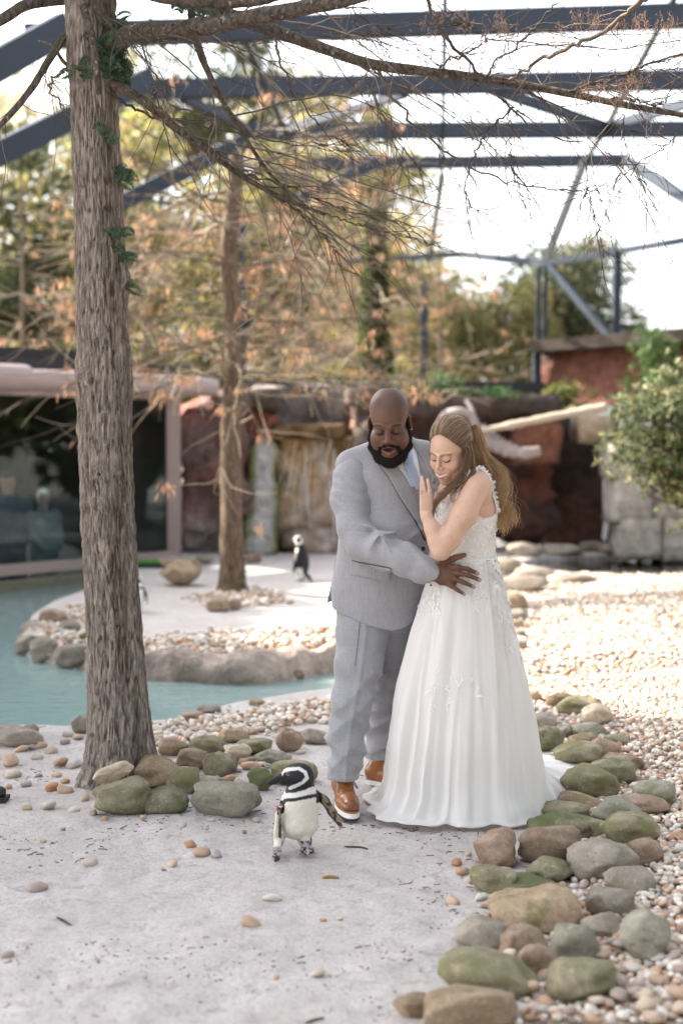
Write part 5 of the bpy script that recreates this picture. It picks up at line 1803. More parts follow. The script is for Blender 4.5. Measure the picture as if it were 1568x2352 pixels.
def pebbles_mesh(pts, size, sub, zlift, seed):
    """many pebbles in one mesh; pts (n,2), size (n,)"""
    rg = np.random.default_rng(seed)
    bv, bf = ico(sub)
    n = len(pts)
    gz = ground_z(pts[:, 0], pts[:, 1], False)
    ax = np.stack([rg.uniform(0.75, 1.35, n), rg.uniform(0.65, 1.1, n), rg.uniform(0.42, 0.8, n)], 1) * size[:, None]
    a, b = rg.uniform(0, 6.28, n), rg.normal(0, 0.35, n)
    ca, sa, cb, sb = np.cos(a), np.sin(a), np.cos(b), np.sin(b)
    lum = 1 + 0.16 * vnoise(bv[None, :, 0] * 1.4 + a[:, None] * 9, bv[None, :, 1] * 1.4 + b[:, None] * 7, bv[None, :, 2] * 1.4, 3)
    w = bv[None] * ax[:, None, :] * lum[..., None]
    x = w[..., 0] * cb[:, None] + w[..., 2] * sb[:, None]
    z = -w[..., 0] * sb[:, None] + w[..., 2] * cb[:, None]
    y = w[..., 1]
    X = x * ca[:, None] - y * sa[:, None] + pts[:, 0:1]
    Y = x * sa[:, None] + y * ca[:, None] + pts[:, 1:2]
    Z = z + (gz + ax[:, 2] * 0.45 + zlift * rg.random(n))[:, None]
    v = np.stack([X, Y, Z], -1).reshape(-1, 3)
    f = (bf[None] + (np.arange(n) * len(bv))[:, None, None]).reshape(-1, 3)
    c = PEB[rg.integers(0, len(PEB), n)] * (1 + 0.12 * rg.normal(0, 1, (n, 1)))
    return v, f, np.repeat(np.clip(c, 0.03, 0.9), len(bv), 0)

def gravel(name, sets, label):
    V, Fc, C, n = [], [], [], 0
    for pts, size, sub, lift, seed in sets:
        v, f, c = pebbles_mesh(pts, size, sub, lift, seed)
        V.append(v); Fc.append(f + n); C.append(c); n += len(v)
    o = link(name, mesh_np(name, np.vstack(V), np.vstack(Fc), True, np.vstack(C)), M["pebble"])
    return tag(o, label, "gravel", kind="stuff")

rg = np.random.default_rng(5)
def sz(n, a, b):
    return rg.uniform(a, b, n)
near = scatter_grid(GRAVEL_R, 0.029, 3.9, 6.6, 1, 0.5)
mid = scatter_grid(GRAVEL_R, 0.034, 6.6, 9.5, 2, 0.5)
far_ = scatter_grid(GRAVEL_R, 0.046, 9.5, 17, 3, 0.4)
isl = scatter_grid(GRAVEL_I, 0.052, 9, 14.5, 4, 0.5)
sho = scatter_grid(GRAVEL_S, 0.040, 7, 10, 6, 0.5)
trg = scatter_grid(GRAVEL_T, 0.06, 12, 17, 7, 0.5)
# the largest near ones stand as single pebbles
pick = np.zeros(len(near), bool)
cand = np.argsort(near[:, 1] + 0.35 * np.random.default_rng(3).random(len(near)))
pick[cand[:: max(1, len(cand) // 520)][:150]] = True
gravel("gravel", [(near[~pick], sz((~pick).sum(), 0.011, 0.021), 2, 0.008, 1), (mid, sz(len(mid), 0.012, 0.024), 1, 0.008, 2), (far_, sz(len(far_), 0.015, 0.028), 1, 0.01, 3)], "bank of mixed cream, tan and pink pebbles beyond the boulder line")
gravel("gravel", [(isl, sz(len(isl), 0.020, 0.034), 1, 0.02, 4), (trg, sz(len(trg), 0.02, 0.04), 1, 0.01, 7)], "pebble bed along the island's kerb and round its tree")
gravel("gravel", [(sho, sz(len(sho), 0.014, 0.03), 1, 0.01, 6)], "pebbles on the near bank between the tree and the groom")

protos = []
for k in range(14):
    v, f = ico(3)
    sd = 200 + k
    r_ = np.random.default_rng(sd)
    n = fbm(v[:, 0] * 1.2 + k * 5, v[:, 1] * 1.2, v[:, 2] * 1.2, 2, sd)
    w = v * (1 + 0.2 * n)[:, None] * [r_.uniform(0.85, 1.35), r_.uniform(0.7, 1.0), r_.uniform(0.45, 0.8)]
    me = mesh_np("pebble", w, f, True)
    me.materials.append(M["pebble_each"])
    protos.append(me)
def pebble(x, y, s, label, group, sink=0.4):
    o = bpy.data.objects.new("pebble", random.choice(protos))
    COL.objects.link(o)
    z = float(ground_z(np.array([x]), np.array([y]))[0])
    o.location = (x, y, z + s * sink)
    o.scale = (s, s, s)
    o.rotation_euler = (random.gauss(0, 0.2), random.gauss(0, 0.2), random.uniform(0, 6.28))
    tag(o, label, "pebble", group)
for p in near[pick]:
    pebble(p[0], p[1], random.uniform(0.016, 0.030), "rounded pebble lying in the near gravel beside the boulder line", "pebbles topping the near gravel", 0.9)
# loose ones on the sand: measured (view x, y, width)
loose = [(85, 2028, 44), (626, 2054, 36), (577, 2119, 38), (17, 2190, 26), (730, 2230, 34), (632, 2240, 20), (742, 2110, 18), (208, 1968, 30), (395, 1967, 28), (463, 1947, 40), (497, 1954, 32), (438, 1934, 28), (376, 1983, 16), (110, 1845, 40), (62, 1850, 30), (170, 1855, 26),
         (195, 1830, 28), (215, 1865, 24), (150, 1810, 34), (120, 1800, 40), (60, 1790, 34), (30, 1765, 40), (85, 1735, 26), (140, 1740, 46), (170, 1745, 36), (50, 1720, 28), (95, 1712, 26), (75, 1716, 28), (120, 1720, 30), (25, 1740, 44), (160, 1690, 26), (180, 1695, 30), (150, 1705, 28),
         (1040, 2065, 34), (1060, 1990, 36), (1075, 2010, 26), (1048, 1972, 30), (1100, 1968, 26), (1163, 1955, 34), (1180, 1968, 22), (1170, 1905, 22), (1105, 2055, 30), (1115, 2078, 22), (1120, 2100, 24), (1075, 1955, 20), (780, 2110, 16), (640, 1900, 26), (590, 1875, 22), (560, 1905, 16),
         (345, 1660, 24), (360, 1672, 34), (395, 1662, 22), (430, 1690, 28), (460, 1700, 22), (350, 1700, 40), (370, 1690, 26), (560, 1750, 30), (575, 1762, 36), (545, 1770, 28), (600, 1758, 26), (530, 1790, 28), (555, 1800, 34), (495, 1790, 22), (575, 1745, 24), (615, 1762, 22), (470, 1765, 20), (455, 1785, 24), (440, 1670, 24),
         (20, 1800, 22), (5, 1830, 26), (240, 1880, 18), (145, 1900, 16), (100, 1930, 16), (330, 1880, 18), (420, 1890, 22), (485, 1880, 16), (640, 1700, 24), (655, 1735, 30), (690, 1725, 22), (130, 1770, 24), (90, 1770, 20), (150, 1785, 22)]
for x, y, w in loose:
    b = G(x, y + w * 0.25, 0.0)
    pebble(b[0], b[1], S(w, b[1]) / 2.1, "small pebble lying loose on the pale sand", "loose pebbles on the sand", 0.35)

# ---- plant litter on the sand: short dark stems and flakes
mb = MB()
rg = np.random.default_rng(77)
n = 5200
py = 3.7 + 5.0 * rg.random(n)
pxx = rg.uniform(-1, 1, n) * (0.25 * py + 0.3)
ok = (poly_sd(pxx, py, POOL) > 0.25) & (poly_sd(pxx, py, GRAVEL_R) > 0.0) & (fbm(pxx * 1.6, py * 1.6, 0, 3, 88) > 0.05)
pxx, py = pxx[ok], py[ok]
n = len(pxx)
a = rg.normal(0.25, 0.9, n)
L = (rg.gamma(1.3, 0.0045, n) + 0.0015) * sstep(3.4, 5.2, py)
W = rg.uniform(0.0004, 0.0011, n)
d = np.stack([np.cos(a), np.sin(a)], 1)
s_ = np.stack([-d[:, 1], d[:, 0]], 1)
def gz3(p):
    return np.column_stack([p, ground_z(p[:, 0], p[:, 1]) + 0.0035])
c0 = np.stack([pxx, py], 1)
bend = s_ * (rg.normal(0, 0.2, n) * L)[:, None]
pa, pm, pb = c0 - d * L[:, None], c0 + bend, c0 + d * L[:, None]
ring = [pa - s_ * W[:, None], pa + s_ * W[:, None], pm + s_ * W[:, None], pb + s_ * W[:, None] * 0.6, pb - s_ * W[:, None] * 0.6, pm - s_ * W[:, None]]
R3 = np.stack([gz3(q) for q in ring], 1)
low = R3.copy()
low[..., 2] -= 0.004
v = np.concatenate([R3, low], 1).reshape(-1, 3)
b_ = np.arange(n)[:, None] * 12
f = np.concatenate([b_ + np.array([[0, 5, 2, 1]]), b_ + np.array([[5, 4, 3, 2]]), b_ + np.array([[0, 1, 7, 6]]), b_ + np.array([[1, 2, 8, 7]]), b_ + np.array([[2, 3, 9, 8]]), b_ + np.array([[3, 4, 10, 9]]), b_ + np.array([[4, 5, 11, 10]]), b_ + np.array([[5, 0, 6, 11]])])
c = np.array([(0.14, 0.10, 0.085), (0.24, 0.19, 0.165), (0.18, 0.15, 0.14), (0.30, 0.22, 0.18)])[rg.integers(0, 4, n)]
o = link("litter", mesh_np("litter", v, f, False, np.repeat(c, 12, 0)), M["litter"])
tag(o, "dry needles and stem bits strewn over the sand", "litter", kind="stuff")
# a few single bits
def twig_bit(x, y, x2, y2, col, label, r=0.004):
    a, b = G(x, y, 0.006), G(x2, y2, 0.006)
    m_ = (a + b) / 2 + [0, 0.006, 0.004]
    q = catmull([a, m_, b], 9)
    q[:, 2] = ground_z(q[:, 0], q[:, 1]) + r
    mb = MB()
    add_tube(mb, q, np.array([0.5, .8, 1, 1.1, 1, 1, .9, .8, .5]) * r, 6, np.array(col))
    mb.thing("twig", M["litter"], label, "twig")
twig_bit(740, 2006, 778, 2008, (0.30, 0.19, 0.05), "yellow-brown seed pod on the sand below the penguin's outer flipper", 0.006)
twig_bit(790, 1935, 845, 1942, (0.12, 0.065, 0.05), "dark dry sprig on the sand beside the penguin's foot")
twig_bit(700, 2345, 745, 2335, (0.10, 0.08, 0.07), "dark curved twig at the bottom of the sand")
twig_bit(130, 2110, 165, 2122, (0.11, 0.085, 0.075), "short dark twig alone on the sand near the picture edge")
twig_bit(1180, 2200, 1120, 2120, (0.10, 0.06, 0.04), "thin brown stem among the boulders", 0.003)
def flat_leaf(x, y, w, h, col, label):
    c = G(x, y, 0.008)
    n = 14
    th = np.linspace(0, 2 * math.pi, n, endpoint=False)
    rx, ry = S(w, c[1]) / 2, S(h, c[1]) * 2.2
    v = np.stack([c[0] + rx * np.cos(th), c[1] + ry * np.sin(th), 0.010 + ground_z(c[0:1], c[1:2])[0] + 0.006 * np.cos(2 * th)], 1)
    v = np.vstack([v, [c[0], c[1], ground_z(c[0:1], c[1:2])[0] + 0.012], v - [0, 0, 0.002]])
    f = [[i, (i + 1) % n, n] for i in range(n)] + [[i, i + n + 1, (i + 1) % n] for i in range(n)] + [[(i + 1) % n, i + n + 1, (i + 1) % n + n + 1] for i in range(n)]
    top("fallen_leaf", v, np.array(f), plain("leaf_" + label[:6], col, 0.6, 0.3), label, "leaf")
flat_leaf(1166, 1918, 20, 12, (0.40, 0.33, 0.05), "yellow-green leaf on the sand below the dress hem")
flat_leaf(1190, 2000, 22, 10, (0.30, 0.27, 0.06), "yellowed leaf between the wedge rock and the dark stone")
# ------------------------------------------------------------------ people: materials
M["skin"] = from_attr("skin", 0.5, 0.4, 0.06, 60, 0.12, 260, 0.002, sub=0.1)
M["hair"] = from_attr("hair", 0.42, 0.5, 0.15, 30)
M["beard"] = from_attr("beard", 0.8, 0.2, 0.3, 300, 0.8, 420, 0.004)
def suiting(name, a, b):
    t = NT(name)
    n1 = t.noise(1.0, 4, 0.7, t.coord((240, 240, 9)))
    n2 = t.noise(1.0, 3, 0.6, t.coord((12, 12, 300)))
    n = t.mix(0.25, n1, n2)
    t.base(t.ramp(n, [(0.30, a), (0.70, b)])).rough(0.75, 0.2)
    t.b.inputs["Sheen Weight"].default_value = 0.25
    t.b.inputs["Sheen Roughness"].default_value = 0.4
    t.bump(n, 0.12, 0.002)
    return t.m
M["suit"] = suiting("grey_suiting", (0.25, 0.25, 0.268), (0.375, 0.375, 0.398))
M["vest"] = suiting("grey_vest", (0.22, 0.22, 0.24), (0.33, 0.33, 0.355))
M["lining"] = plain("dark_lining", (0.075, 0.08, 0.10), 0.6, 0.3)
M["seam"] = plain("dark_seam", (0.10, 0.10, 0.115), 0.8, 0.1)
M["shirt"] = plain("white_shirt", (0.74, 0.74, 0.80), 0.7, 0.2, 0.03)
M["tie"] = plain("pale_blue_satin", (0.36, 0.45, 0.58), 0.35, 0.5, 0.05)
M["button"] = plain("black_button", (0.015, 0.015, 0.018), 0.25, 0.5)
M["leather"] = from_attr("brown_leather", 0.28, 0.5, 0.18, 14, 0.08, 90, 0.002)
M["welt"] = plain("tan_welt", (0.36, 0.15, 0.07), 0.5, 0.4)
M["midsole"] = plain("white_midsole", (0.80, 0.79, 0.78), 0.5, 0.3, 0.03)
M["outsole"] = plain("dark_outsole", (0.03, 0.025, 0.028), 0.7, 0.2)
M["lace"] = plain("black_lace", (0.02, 0.02, 0.025), 0.7, 0.2)
def cloth_white(name, c, tr):
    t = NT(name)
    n = t.noise(1.0, 3, 0.6, t.coord((9, 9, 2)))
    col = t.ramp(n, [(0.3, tuple(q * 0.965 for q in c)), (0.7, c)])
    t.base(col).rough(0.75, 0.2)
    t.b.inputs["Sheen Weight"].default_value = 0.15
    tl = t.node("ShaderNodeBsdfTranslucent")
    t.l.new(col, tl.inputs["Color"])
    mx = t.node("ShaderNodeMixShader")
    mx.inputs[0].default_value = tr
    t.l.new(t.b.outputs[0], mx.inputs[1])
    t.l.new(tl.outputs[0], mx.inputs[2])
    t.l.new(mx.outputs[0], t.out.inputs["Surface"])
    return t.m
M["tulle"] = cloth_white("white_tulle", (0.84, 0.815, 0.80), 0.2)
M["bodice"] = cloth_white("ivory_bodice", (0.80, 0.76, 0.72), 0.05)
M["lacework"] = cloth_white("white_lace", (0.88, 0.87, 0.86), 0.0)
M["silver"] = plain("silver", (0.75, 0.75, 0.78), 0.15, 0.8)
M["silver"].node_tree.nodes["Principled BSDF"].inputs["Metallic"].default_value = 1.0

def xf(o, R, s):
    """head-local -> world"""
    o, R = np.asarray(o, float), np.asarray(R)
    return lambda p: o + R @ (np.asarray(p, float) * s)

def head_sdf(V, o, R, s, fem=False, mouth_open=0.0, smile=0.0):
    T = xf(o, R, s)
    E = lambda c, r, k=0.012, op='u', Q=None: V.ell(T(c), np.array(r) * s, R if Q is None else R @ Q, k * s, op)
    C = lambda a, b, ra, rb=None, k=0.008, op='u': V.cap(T(a), T(b), ra * s, (rb if rb else ra) * s, k * s, op)
    w = 0.93 if fem else 1.0
    E((0, 0.018, 0.050), (0.076 * w, 0.096, 0.086))
    E((0, -0.028, -0.035), (0.060 * w, 0.066, 0.080), 0.02)
    E((0, -0.030, 0.035), (0.064 * w, 0.060, 0.050), 0.02)
    C((0.040 * w, -0.035, -0.085), (0, -0.072, -0.105), 0.026 if not fem else 0.020, 0.022 if not fem else 0.017, 0.02)
    C((-0.040 * w, -0.035, -0.085), (0, -0.072, -0.105), 0.026 if not fem else 0.020, 0.022 if not fem else 0.017, 0.02)
    for g in (-1, 1):
        E((g * 0.040 * w, -0.062, -0.034), (0.026, 0.024, 0.026) if not fem else (0.025, 0.024, 0.024), 0.02)
        E((g * 0.033 * w, -0.108, 0.000), (0.019, 0.016, 0.013), 0.012, 's')
        E((g * 0.032 * w, -0.0815, 0.000), (0.0165, 0.0145, 0.0145), 0.006)
        C((g * 0.014 * w, -0.0955 + 0.005 * fem, 0.0195), (g * 0.050 * w, -0.078 + 0.004 * fem, 0.0215), 0.0085 - 0.002 * fem, 0.006, 0.012)
        # ear
        E((g * 0.077 * w, 0.016, -0.004), (0.010, 0.021, 0.032), 0.006, 'u', rotz(g * 0.45))
        E((g * 0.088 * w, 0.010, 0.000), (0.007, 0.011, 0.018), 0.005, 's', rotz(g * 0.45))
    if not fem:
        for g in (-1, 1):
            E((g * 0.040, -0.026, -0.058), (0.036, 0.042, 0.050), 0.02)
    nw = 1.12 if not fem else 0.74
    C((0, -0.092, 0.014), (0, -0.113, -0.027), 0.0085 * nw, 0.0125 * nw, 0.010)
    for g in (-1, 1):
        E((g * 0.0135 * nw, -0.102, -0.036), (0.0105 * nw, 0.012, 0.009 * nw), None if False else 0.007)
        E((g * 0.008 * nw, -0.109, -0.046), (0.0045, 0.006, 0.004), 0.004, 's')
    # mouth
    mz = -0.067
    wd = 0.024 + 0.006 * smile
    up_ = 0.008 * smile
    E((0, -0.082, mz - 0.004), (0.032, 0.022, 0.024), 0.015)
    for g in (-1, 1):
        C((g * wd, -0.088 + 0.006 * smile, mz + up_), (0, -0.1030, mz + 0.0045 + mouth_open * 0.4), 0.0036, 0.0055, 0.006)
        C((g * wd, -0.088 + 0.006 * smile, mz + up_), (0, -0.1010, mz - 0.0085 - mouth_open), 0.0036, 0.0062, 0.006)
    if mouth_open:
        E((0, -0.104, mz - 0.002 - mouth_open * 0.3), (0.019, 0.016, 0.003 + mouth_open * 0.55), 0.003, 's')
    return T

def local(v, o, R, s):
    return ((v - np.asarray(o)) @ np.asarray(R)) / s

def seg_d(p, a, b):
    a, b = np.asarray(a, float), np.asarray(b, float)
    d = b - a
    t = np.clip(((p - a) @ d) / (d @ d), 0, 1)
    return np.linalg.norm(p - a - t[:, None] * d, axis=1)

def blend(c, mask, col):
    mask = np.asarray(mask)[:, None]
    return c * (1 - mask) + np.array(col) * mask

def hand_chain(V, pts, r0, r1, k=0.006):
    n = len(pts)
    V.chain([P(*p) for p in pts], np.linspace(r0, r1, n), k)

# ================================================================== the groom
GH_O, GH_S = P(894, 972, 6.27), 1.13
GH_R = rotz(math.radians(-6)) @ rotx(math.radians(22)) @ roty(math.radians(-2))
V = Vox([[(-0.14, 0.08, 0.01), (0.08, 0.34, 0.0032), (0.34, 0.40, 0.008), (0.40, 0.64, 0.0034)],
         [(5.86, 6.02, 0.0034), (6.02, 6.14, 0.0032), (6.14, 6.40, 0.0034), (6.40, 6.82, 0.010)],
         [(0.92, 1.04, 0.01), (1.04, 1.22, 0.0034), (1.22, 1.50, 0.012), (1.50, 1.86, 0.0032)]], None, 0.0034)
head_sdf(V, GH_O, GH_R, GH_S, False, 0.011)
gT = xf(GH_O, GH_R, GH_S)
V.cap(gT((0, 0.01, -0.05)), P(897, 1085, 6.44), 0.070, 0.080, 0.03)
V.ell(gT((0, -0.030, -0.108)), (0.055, 0.05, 0.035), GH_R, 0.03)
# body under the suit
V.ell(P(885, 1140, 6.43), (0.17, 0.11, 0.19), None, 0.04)
V.ell(P(880, 1280, 6.40), (0.17, 0.13, 0.18), None, 0.04)
V.chain([P(812, 1085, 6.40), P(828, 1240, 6.24), P(930, 1290, 6.11), P(995, 1316, 6.045)], [0.06, 0.05, 0.042, 0.034], 0.02)
V.chain([P(965, 1070, 6.50), P(1010, 1190, 6.70), P(1050, 1250, 6.56)], [0.055, 0.045, 0.034], 0.02)
# right hand spread on the bride's hip
nf = np.array([0.25, -0.93, 0.2])
nf /= np.linalg.norm(nf)
V.chain([P(992, 1315, 6.045), P(1012, 1316, 6.025), P(1034, 1318, 6.012)], [0.034, 0.040, 0.041], 0.012, nf, 0.52)
V.cap(P(1015, 1328, 6.02), P(1036, 1336, 6.012), 0.030, 0.024, 0.012, 'u', nf, 0.55)
for fp, a, b in (([(1036, 1302, 6.010), (1052, 1302.5, 5.994), (1074, 1307, 5.988), (1096, 1317, 5.996)], 0.0125, 0.0088),
                 ([(1036, 1314, 6.006), (1052, 1317, 5.988), (1076, 1322, 5.982), (1101, 1332, 5.990)], 0.0130, 0.0090),
                 ([(1032, 1327, 6.008), (1046, 1331, 5.992), (1066, 1338.5, 5.984), (1088, 1348.5, 5.990)], 0.0122, 0.0084),
                 ([(1022, 1337, 6.012), (1034, 1345, 6.000), (1048, 1354, 5.994), (1066, 1365, 5.998)], 0.0112, 0.0076)):
    hand_chain(V, fp, a, b, 0.005)
hand_chain(V, [(1006, 1300, 6.03), (1026, 1289, 6.04), (1044, 1281, 6.045), (1066, 1275, 6.04)], 0.018, 0.0100, 0.008)
# forehead creases and knuckles
def crease(x, y, z):
    p = local(np.stack([x, y, z], 1), GH_O, GH_R, GH_S)
    m = np.exp(-((p[:, 2] - 0.048) / 0.02) ** 2) * (p[:, 1] < -0.03) * np.exp(-(p[:, 0] / 0.05) ** 2)
    return 0.0011 * m * np.sin(p[:, 2] * 620 + 3 * np.cos(p[:, 0] * 40))
V.warp(crease, 0.01)
gv, gq = V.skin(1)
p = local(gv, GH_O, GH_R, GH_S)
SK = np.array([0.125, 0.058, 0.036])
gc = np.tile(SK, (len(gv), 1))
gc *= (1 + 0.10 * fbm(gv[:, 0] * 22, gv[:, 1] * 22, gv[:, 2] * 22, 3, 3))[:, None]
inhead = (p[:, 2] > -0.16) & (np.abs(p[:, 0]) < 0.13) & (gv[:, 2] > 1.5)
face = inhead & (p[:, 1] < -0.03)
gc = blend(gc, face * 0.8 * np.exp(-(seg_d(p, (-0.02, -0.11, -0.034), (0.02, -0.11, -0.034)) / 0.020) ** 2) * 0.6, (0.19, 0.09, 0.058))  # nose highlight put into the skin colour
gc = blend(gc, face * np.exp(-((np.abs(np.abs(p[:, 0]) - 0.042) / 0.022) ** 2 + ((p[:, 2] + 0.032) / 0.022) ** 2)) * 0.5, (0.17, 0.085, 0.055))  # cheek highlights, likewise in the skin colour
scalp = inhead * sstep(0.055, 0.10, p[:, 2] + 0.6 * np.maximum(0, p[:, 1])) * 0.45
gc = blend(gc, scalp, (0.075, 0.052, 0.048))
for g in (-1, 1):
    gc = blend(gc, face * 0.85 * sstep(0.0068, 0.0035, np.minimum(seg_d(p, (g * 0.014, -0.098, 0.021), (g * 0.036, -0.090, 0.027)), seg_d(p, (g * 0.036, -0.090, 0.027), (g * 0.054, -0.074, 0.019)))), (0.012, 0.009, 0.008))
    gc = blend(gc, face * sstep(0.007, 0.0035, seg_d(p, (g * 0.019, -0.094, -0.010), (g * 0.046, -0.086, -0.0085))), (0.008, 0.006, 0.006))
    gc = blend(gc, face * 0.5 * np.exp(-((p[:, 0] - g * 0.033) ** 2 + (p[:, 2] + 0.018) ** 2) / 0.0002), (0.065, 0.036, 0.03))  # under-eye darkening painted in for contrast
def mouth_paint(c, p, face, wd, zc, h_in, h_lip, cin, cup, clow):
    """lips and what shows between them, along the curve z = zc(x)"""
    dz = p[:, 2] - zc(p[:, 0])
    k = np.clip(1 - (p[:, 0] / wd) ** 2, 0, 1)
    f = face * (p[:, 1] < -0.07) * (np.abs(p[:, 0]) < wd)
    lip_ = f * sstep(1.25, 0.85, np.abs(dz) / (h_lip * k ** 0.6 + 0.0015))
    c = blend(c, lip_ * (dz > 0), cup)
    c = blend(c, lip_ * (dz <= 0), clow)
    return blend(c, f * sstep(1.2, 0.75, np.abs(dz) / (h_in * k ** 0.8 + 0.0004)), cin)
gc = mouth_paint(gc, p, face, 0.027, lambda x: -0.0725 + 4.0 * x ** 2, 0.0075, 0.0165, (0.03, 0.010, 0.010), (0.13, 0.055, 0.044), (0.23, 0.092, 0.077))
# nails and paler finger sides
for fx, fy, fY in ((1096, 1316, 5.996), (1101, 1331, 5.990), (1088, 1347.5, 5.990), (1066, 1364, 5.998)):
    tp = P(fx, fy, fY - 0.007)
    gc = blend(gc, sstep(0.0105, 0.0075, np.linalg.norm((gv - tp) * [1, 0.8, 1.2], axis=1)), (0.45, 0.25, 0.22))
tp = P(1055, 1279, 6.03)
gc = blend(gc, 0.7 * sstep(0.05, 0.02, np.linalg.norm(gv - tp, axis=1)), (0.24, 0.11, 0.075))
groom = empty("person", (P(850, 1850, 6.4)[0], 6.4, 0.0))
tag(groom, "bearded bald man in a light grey three-piece suit and brown brogues hugging the bride", "person")
body = under("body", gv, gq, M["skin"], groom, True, gc)

# beard and brows
V = Vox(GH_O - 0.2, GH_O + [0.2, 0.16, 0.12], 0.0036)
for g in (-1, 1):
    V.chain([gT(q) for q in ((g * 0.071, -0.006, -0.012), (g * 0.0735, -0.018, -0.045), (g * 0.068, -0.034, -0.084), (g * 0.040, -0.064, -0.116), (0, -0.080, -0.127))], np.array([0.007, 0.0105, 0.017, 0.022, 0.024]) * GH_S, 0.012)
    V.chain([gT(q) for q in ((0, -0.1015, -0.0535), (g * 0.018, -0.099, -0.0575), (g * 0.034, -0.084, -0.070), (g * 0.040, -0.070, -0.092))], np.array([0.0046, 0.0055, 0.0068, 0.009]) * GH_S, 0.006)
V.ell(gT((0, -0.072, -0.125)), np.array([0.042, 0.034, 0.028]) * GH_S, GH_R, 0.012)
V.ell(gT((0, -0.098, -0.086)), np.array([0.027, 0.03, 0.013]) * GH_S, GH_R, 0.006, 's')
V.ell(gT((0, -0.105, -0.071)), np.array([0.024, 0.03, 0.010]) * GH_S, GH_R, 0.006, 's')
V.warp(lambda x, y, z: 0.003 * fbm(x * 120, y * 120, z * 120, 2, 7), 0.01)
bv, bq = V.skin(0)
beard = under("beard", bv, bq, M["beard"], groom, True, np.tile([0.010, 0.008, 0.0075], (len(bv), 1)), "full black beard")
fc_ = bv[bq].mean(1)
fn_ = np.cross(bv[bq[:, 1]] - bv[bq[:, 0]], bv[bq[:, 2]] - bv[bq[:, 0]])
fn_ /= np.linalg.norm(fn_, axis=1)[:, None] + 1e-12
sel = RNG.permutation(len(fc_))[:2600]
mb = MB()
v, f, c_ = leaf_quads(fc_[sel], fn_[sel] * 0.7 + RNG.normal(0, 0.35, (len(sel), 3)) + [0, 0, -0.55], rnd_dirs(len(sel)), RNG.uniform(0.004, 0.009, len(sel)), np.full(len(sel), 0.0011), np.tile([0.011, 0.009, 0.008], (len(sel), 1)))
under("beard_hair", v, f, M["beard"], beard, False, c_, None, "stuff")
v, f = ico(2)
under("earring", v * 0.0042 + gT((0.083, 0.010, -0.032)), f, M["silver"], groom)

# jacket
V = Vox((-0.20, 5.92, 0.78), (0.62, 6.86, 1.68), 0.0052)
V.ell(P(888, 1125, 6.43), (0.205, 0.150, 0.20), None, 0.05)
V.ell(P(882, 1250, 6.40), (0.205, 0.185, 0.22), None, 0.06)
V.ell(P(872, 1350, 6.42), (0.212, 0.180, 0.22), None, 0.06)
V.cap(P(872, 1330, 6.42), P(866, 1480, 6.42), 0.195, 0.215, 0.05, 'u', np.array([0, 1.0, 0]), 0.82)
V.cap(P(806, 1070, 6.42), P(972, 1046, 6.50), 0.062, 0.062, 0.05)
V.cap(P(806, 1068, 6.42), P(893, 1022, 6.46), 0.052, 0.052, 0.05)
V.cap(P(972, 1046, 6.50), P(900, 1020, 6.46), 0.052, 0.052, 0.05)
# open collar round the neck
V.ell(P(897, 1030, 6.36), (0.080, 0.10, 0.075), None, 0.02, 's')
jb = V.D.copy()
# sleeves in their own field so that the crease against the body stays
W = Vox((-0.20, 5.92, 0.78), (0.62, 6.86, 1.68), 0.0052)
W.chain([P(808, 1092, 6.39), P(806, 1150, 6.34), P(816, 1215, 6.27), P(834, 1250, 6.22)], [0.080, 0.084, 0.077, 0.071], 0.03)
W.chain([P(834, 1250, 6.22), P(880, 1262, 6.16), P(930, 1286, 6.105), P(975, 1308, 6.062), P(999, 1319, 6.046)], [0.070, 0.070, 0.061, 0.052, 0.048], 0.03)
W.chain([P(968, 1065, 6.52), P(1000, 1180, 6.68), P(1045, 1245, 6.57)], [0.08, 0.07, 0.05], 0.03)
cut_n = P(1008, 1297, 6.046) - P(988, 1346, 6.046)
cd = np.array([cut_n[2], 0, -cut_n[0]])
cd /= np.linalg.norm(cd)
pc = P(999, 1321, 6.046)
x_, y_, z_ = W.ax[0][:, None, None], W.ax[1][None, :, None], W.ax[2][None, None, :]
dd = ((x_ - pc[0]) * cd[0] + (z_ - pc[2]) * cd[2]) + 0 * y_
reg = (y_ < 6.3) & (x_ > 0.25) & (z_ < 1.25) & (z_ > 0.95)
W.D = np.where(reg, np.maximum(W.D, dd), W.D).astype(np.float32)
def ridged(u, v, w, seed):
    return 1 - 2.2 * np.abs(vnoise(u, v, w, seed))
def sleeve_folds(x, y, z):
    e = np.array(P(874, 1222, 6.15))
    d = np.sqrt((x - e[0]) ** 2 + (y - e[1]) ** 2 * 0.5 + (z - e[2]) ** 2)
    a = np.arctan2(z - e[2], x - e[0])
    near = np.exp(-((d - 0.055) / 0.055) ** 2) * sstep(0.01, 0.05, d)
    f1 = 0.014 * near * (1 - 2 * np.abs(np.sin(a * 3.1 + 0.5 + 0.8 * vnoise(x * 8, y * 8, z * 8, 3))))
    up_ = sstep(1.30, 1.40, z) * sstep(1.60, 1.50, z)
    f2 = 0.009 * up_ * ridged(x * 4, y * 4, (z * 1.0 + x * 0.5) * 22, 5) * sstep(-0.14, 0.0, x)
    f3 = 0.003 * fbm(x * 8 + z * 4, y * 6, z * 10 - x * 6, 2, 9)
    fore = sstep(0.06, 0.14, x) * (z < 1.32)
    f4 = 0.010 * fore * ridged((x - z) * 4, y * 4, (x * 0.9 + z * 1.1) * 15, 4)
    return -(f1 + f2 + f3 + f4)
W.warp(sleeve_folds, 0.03)
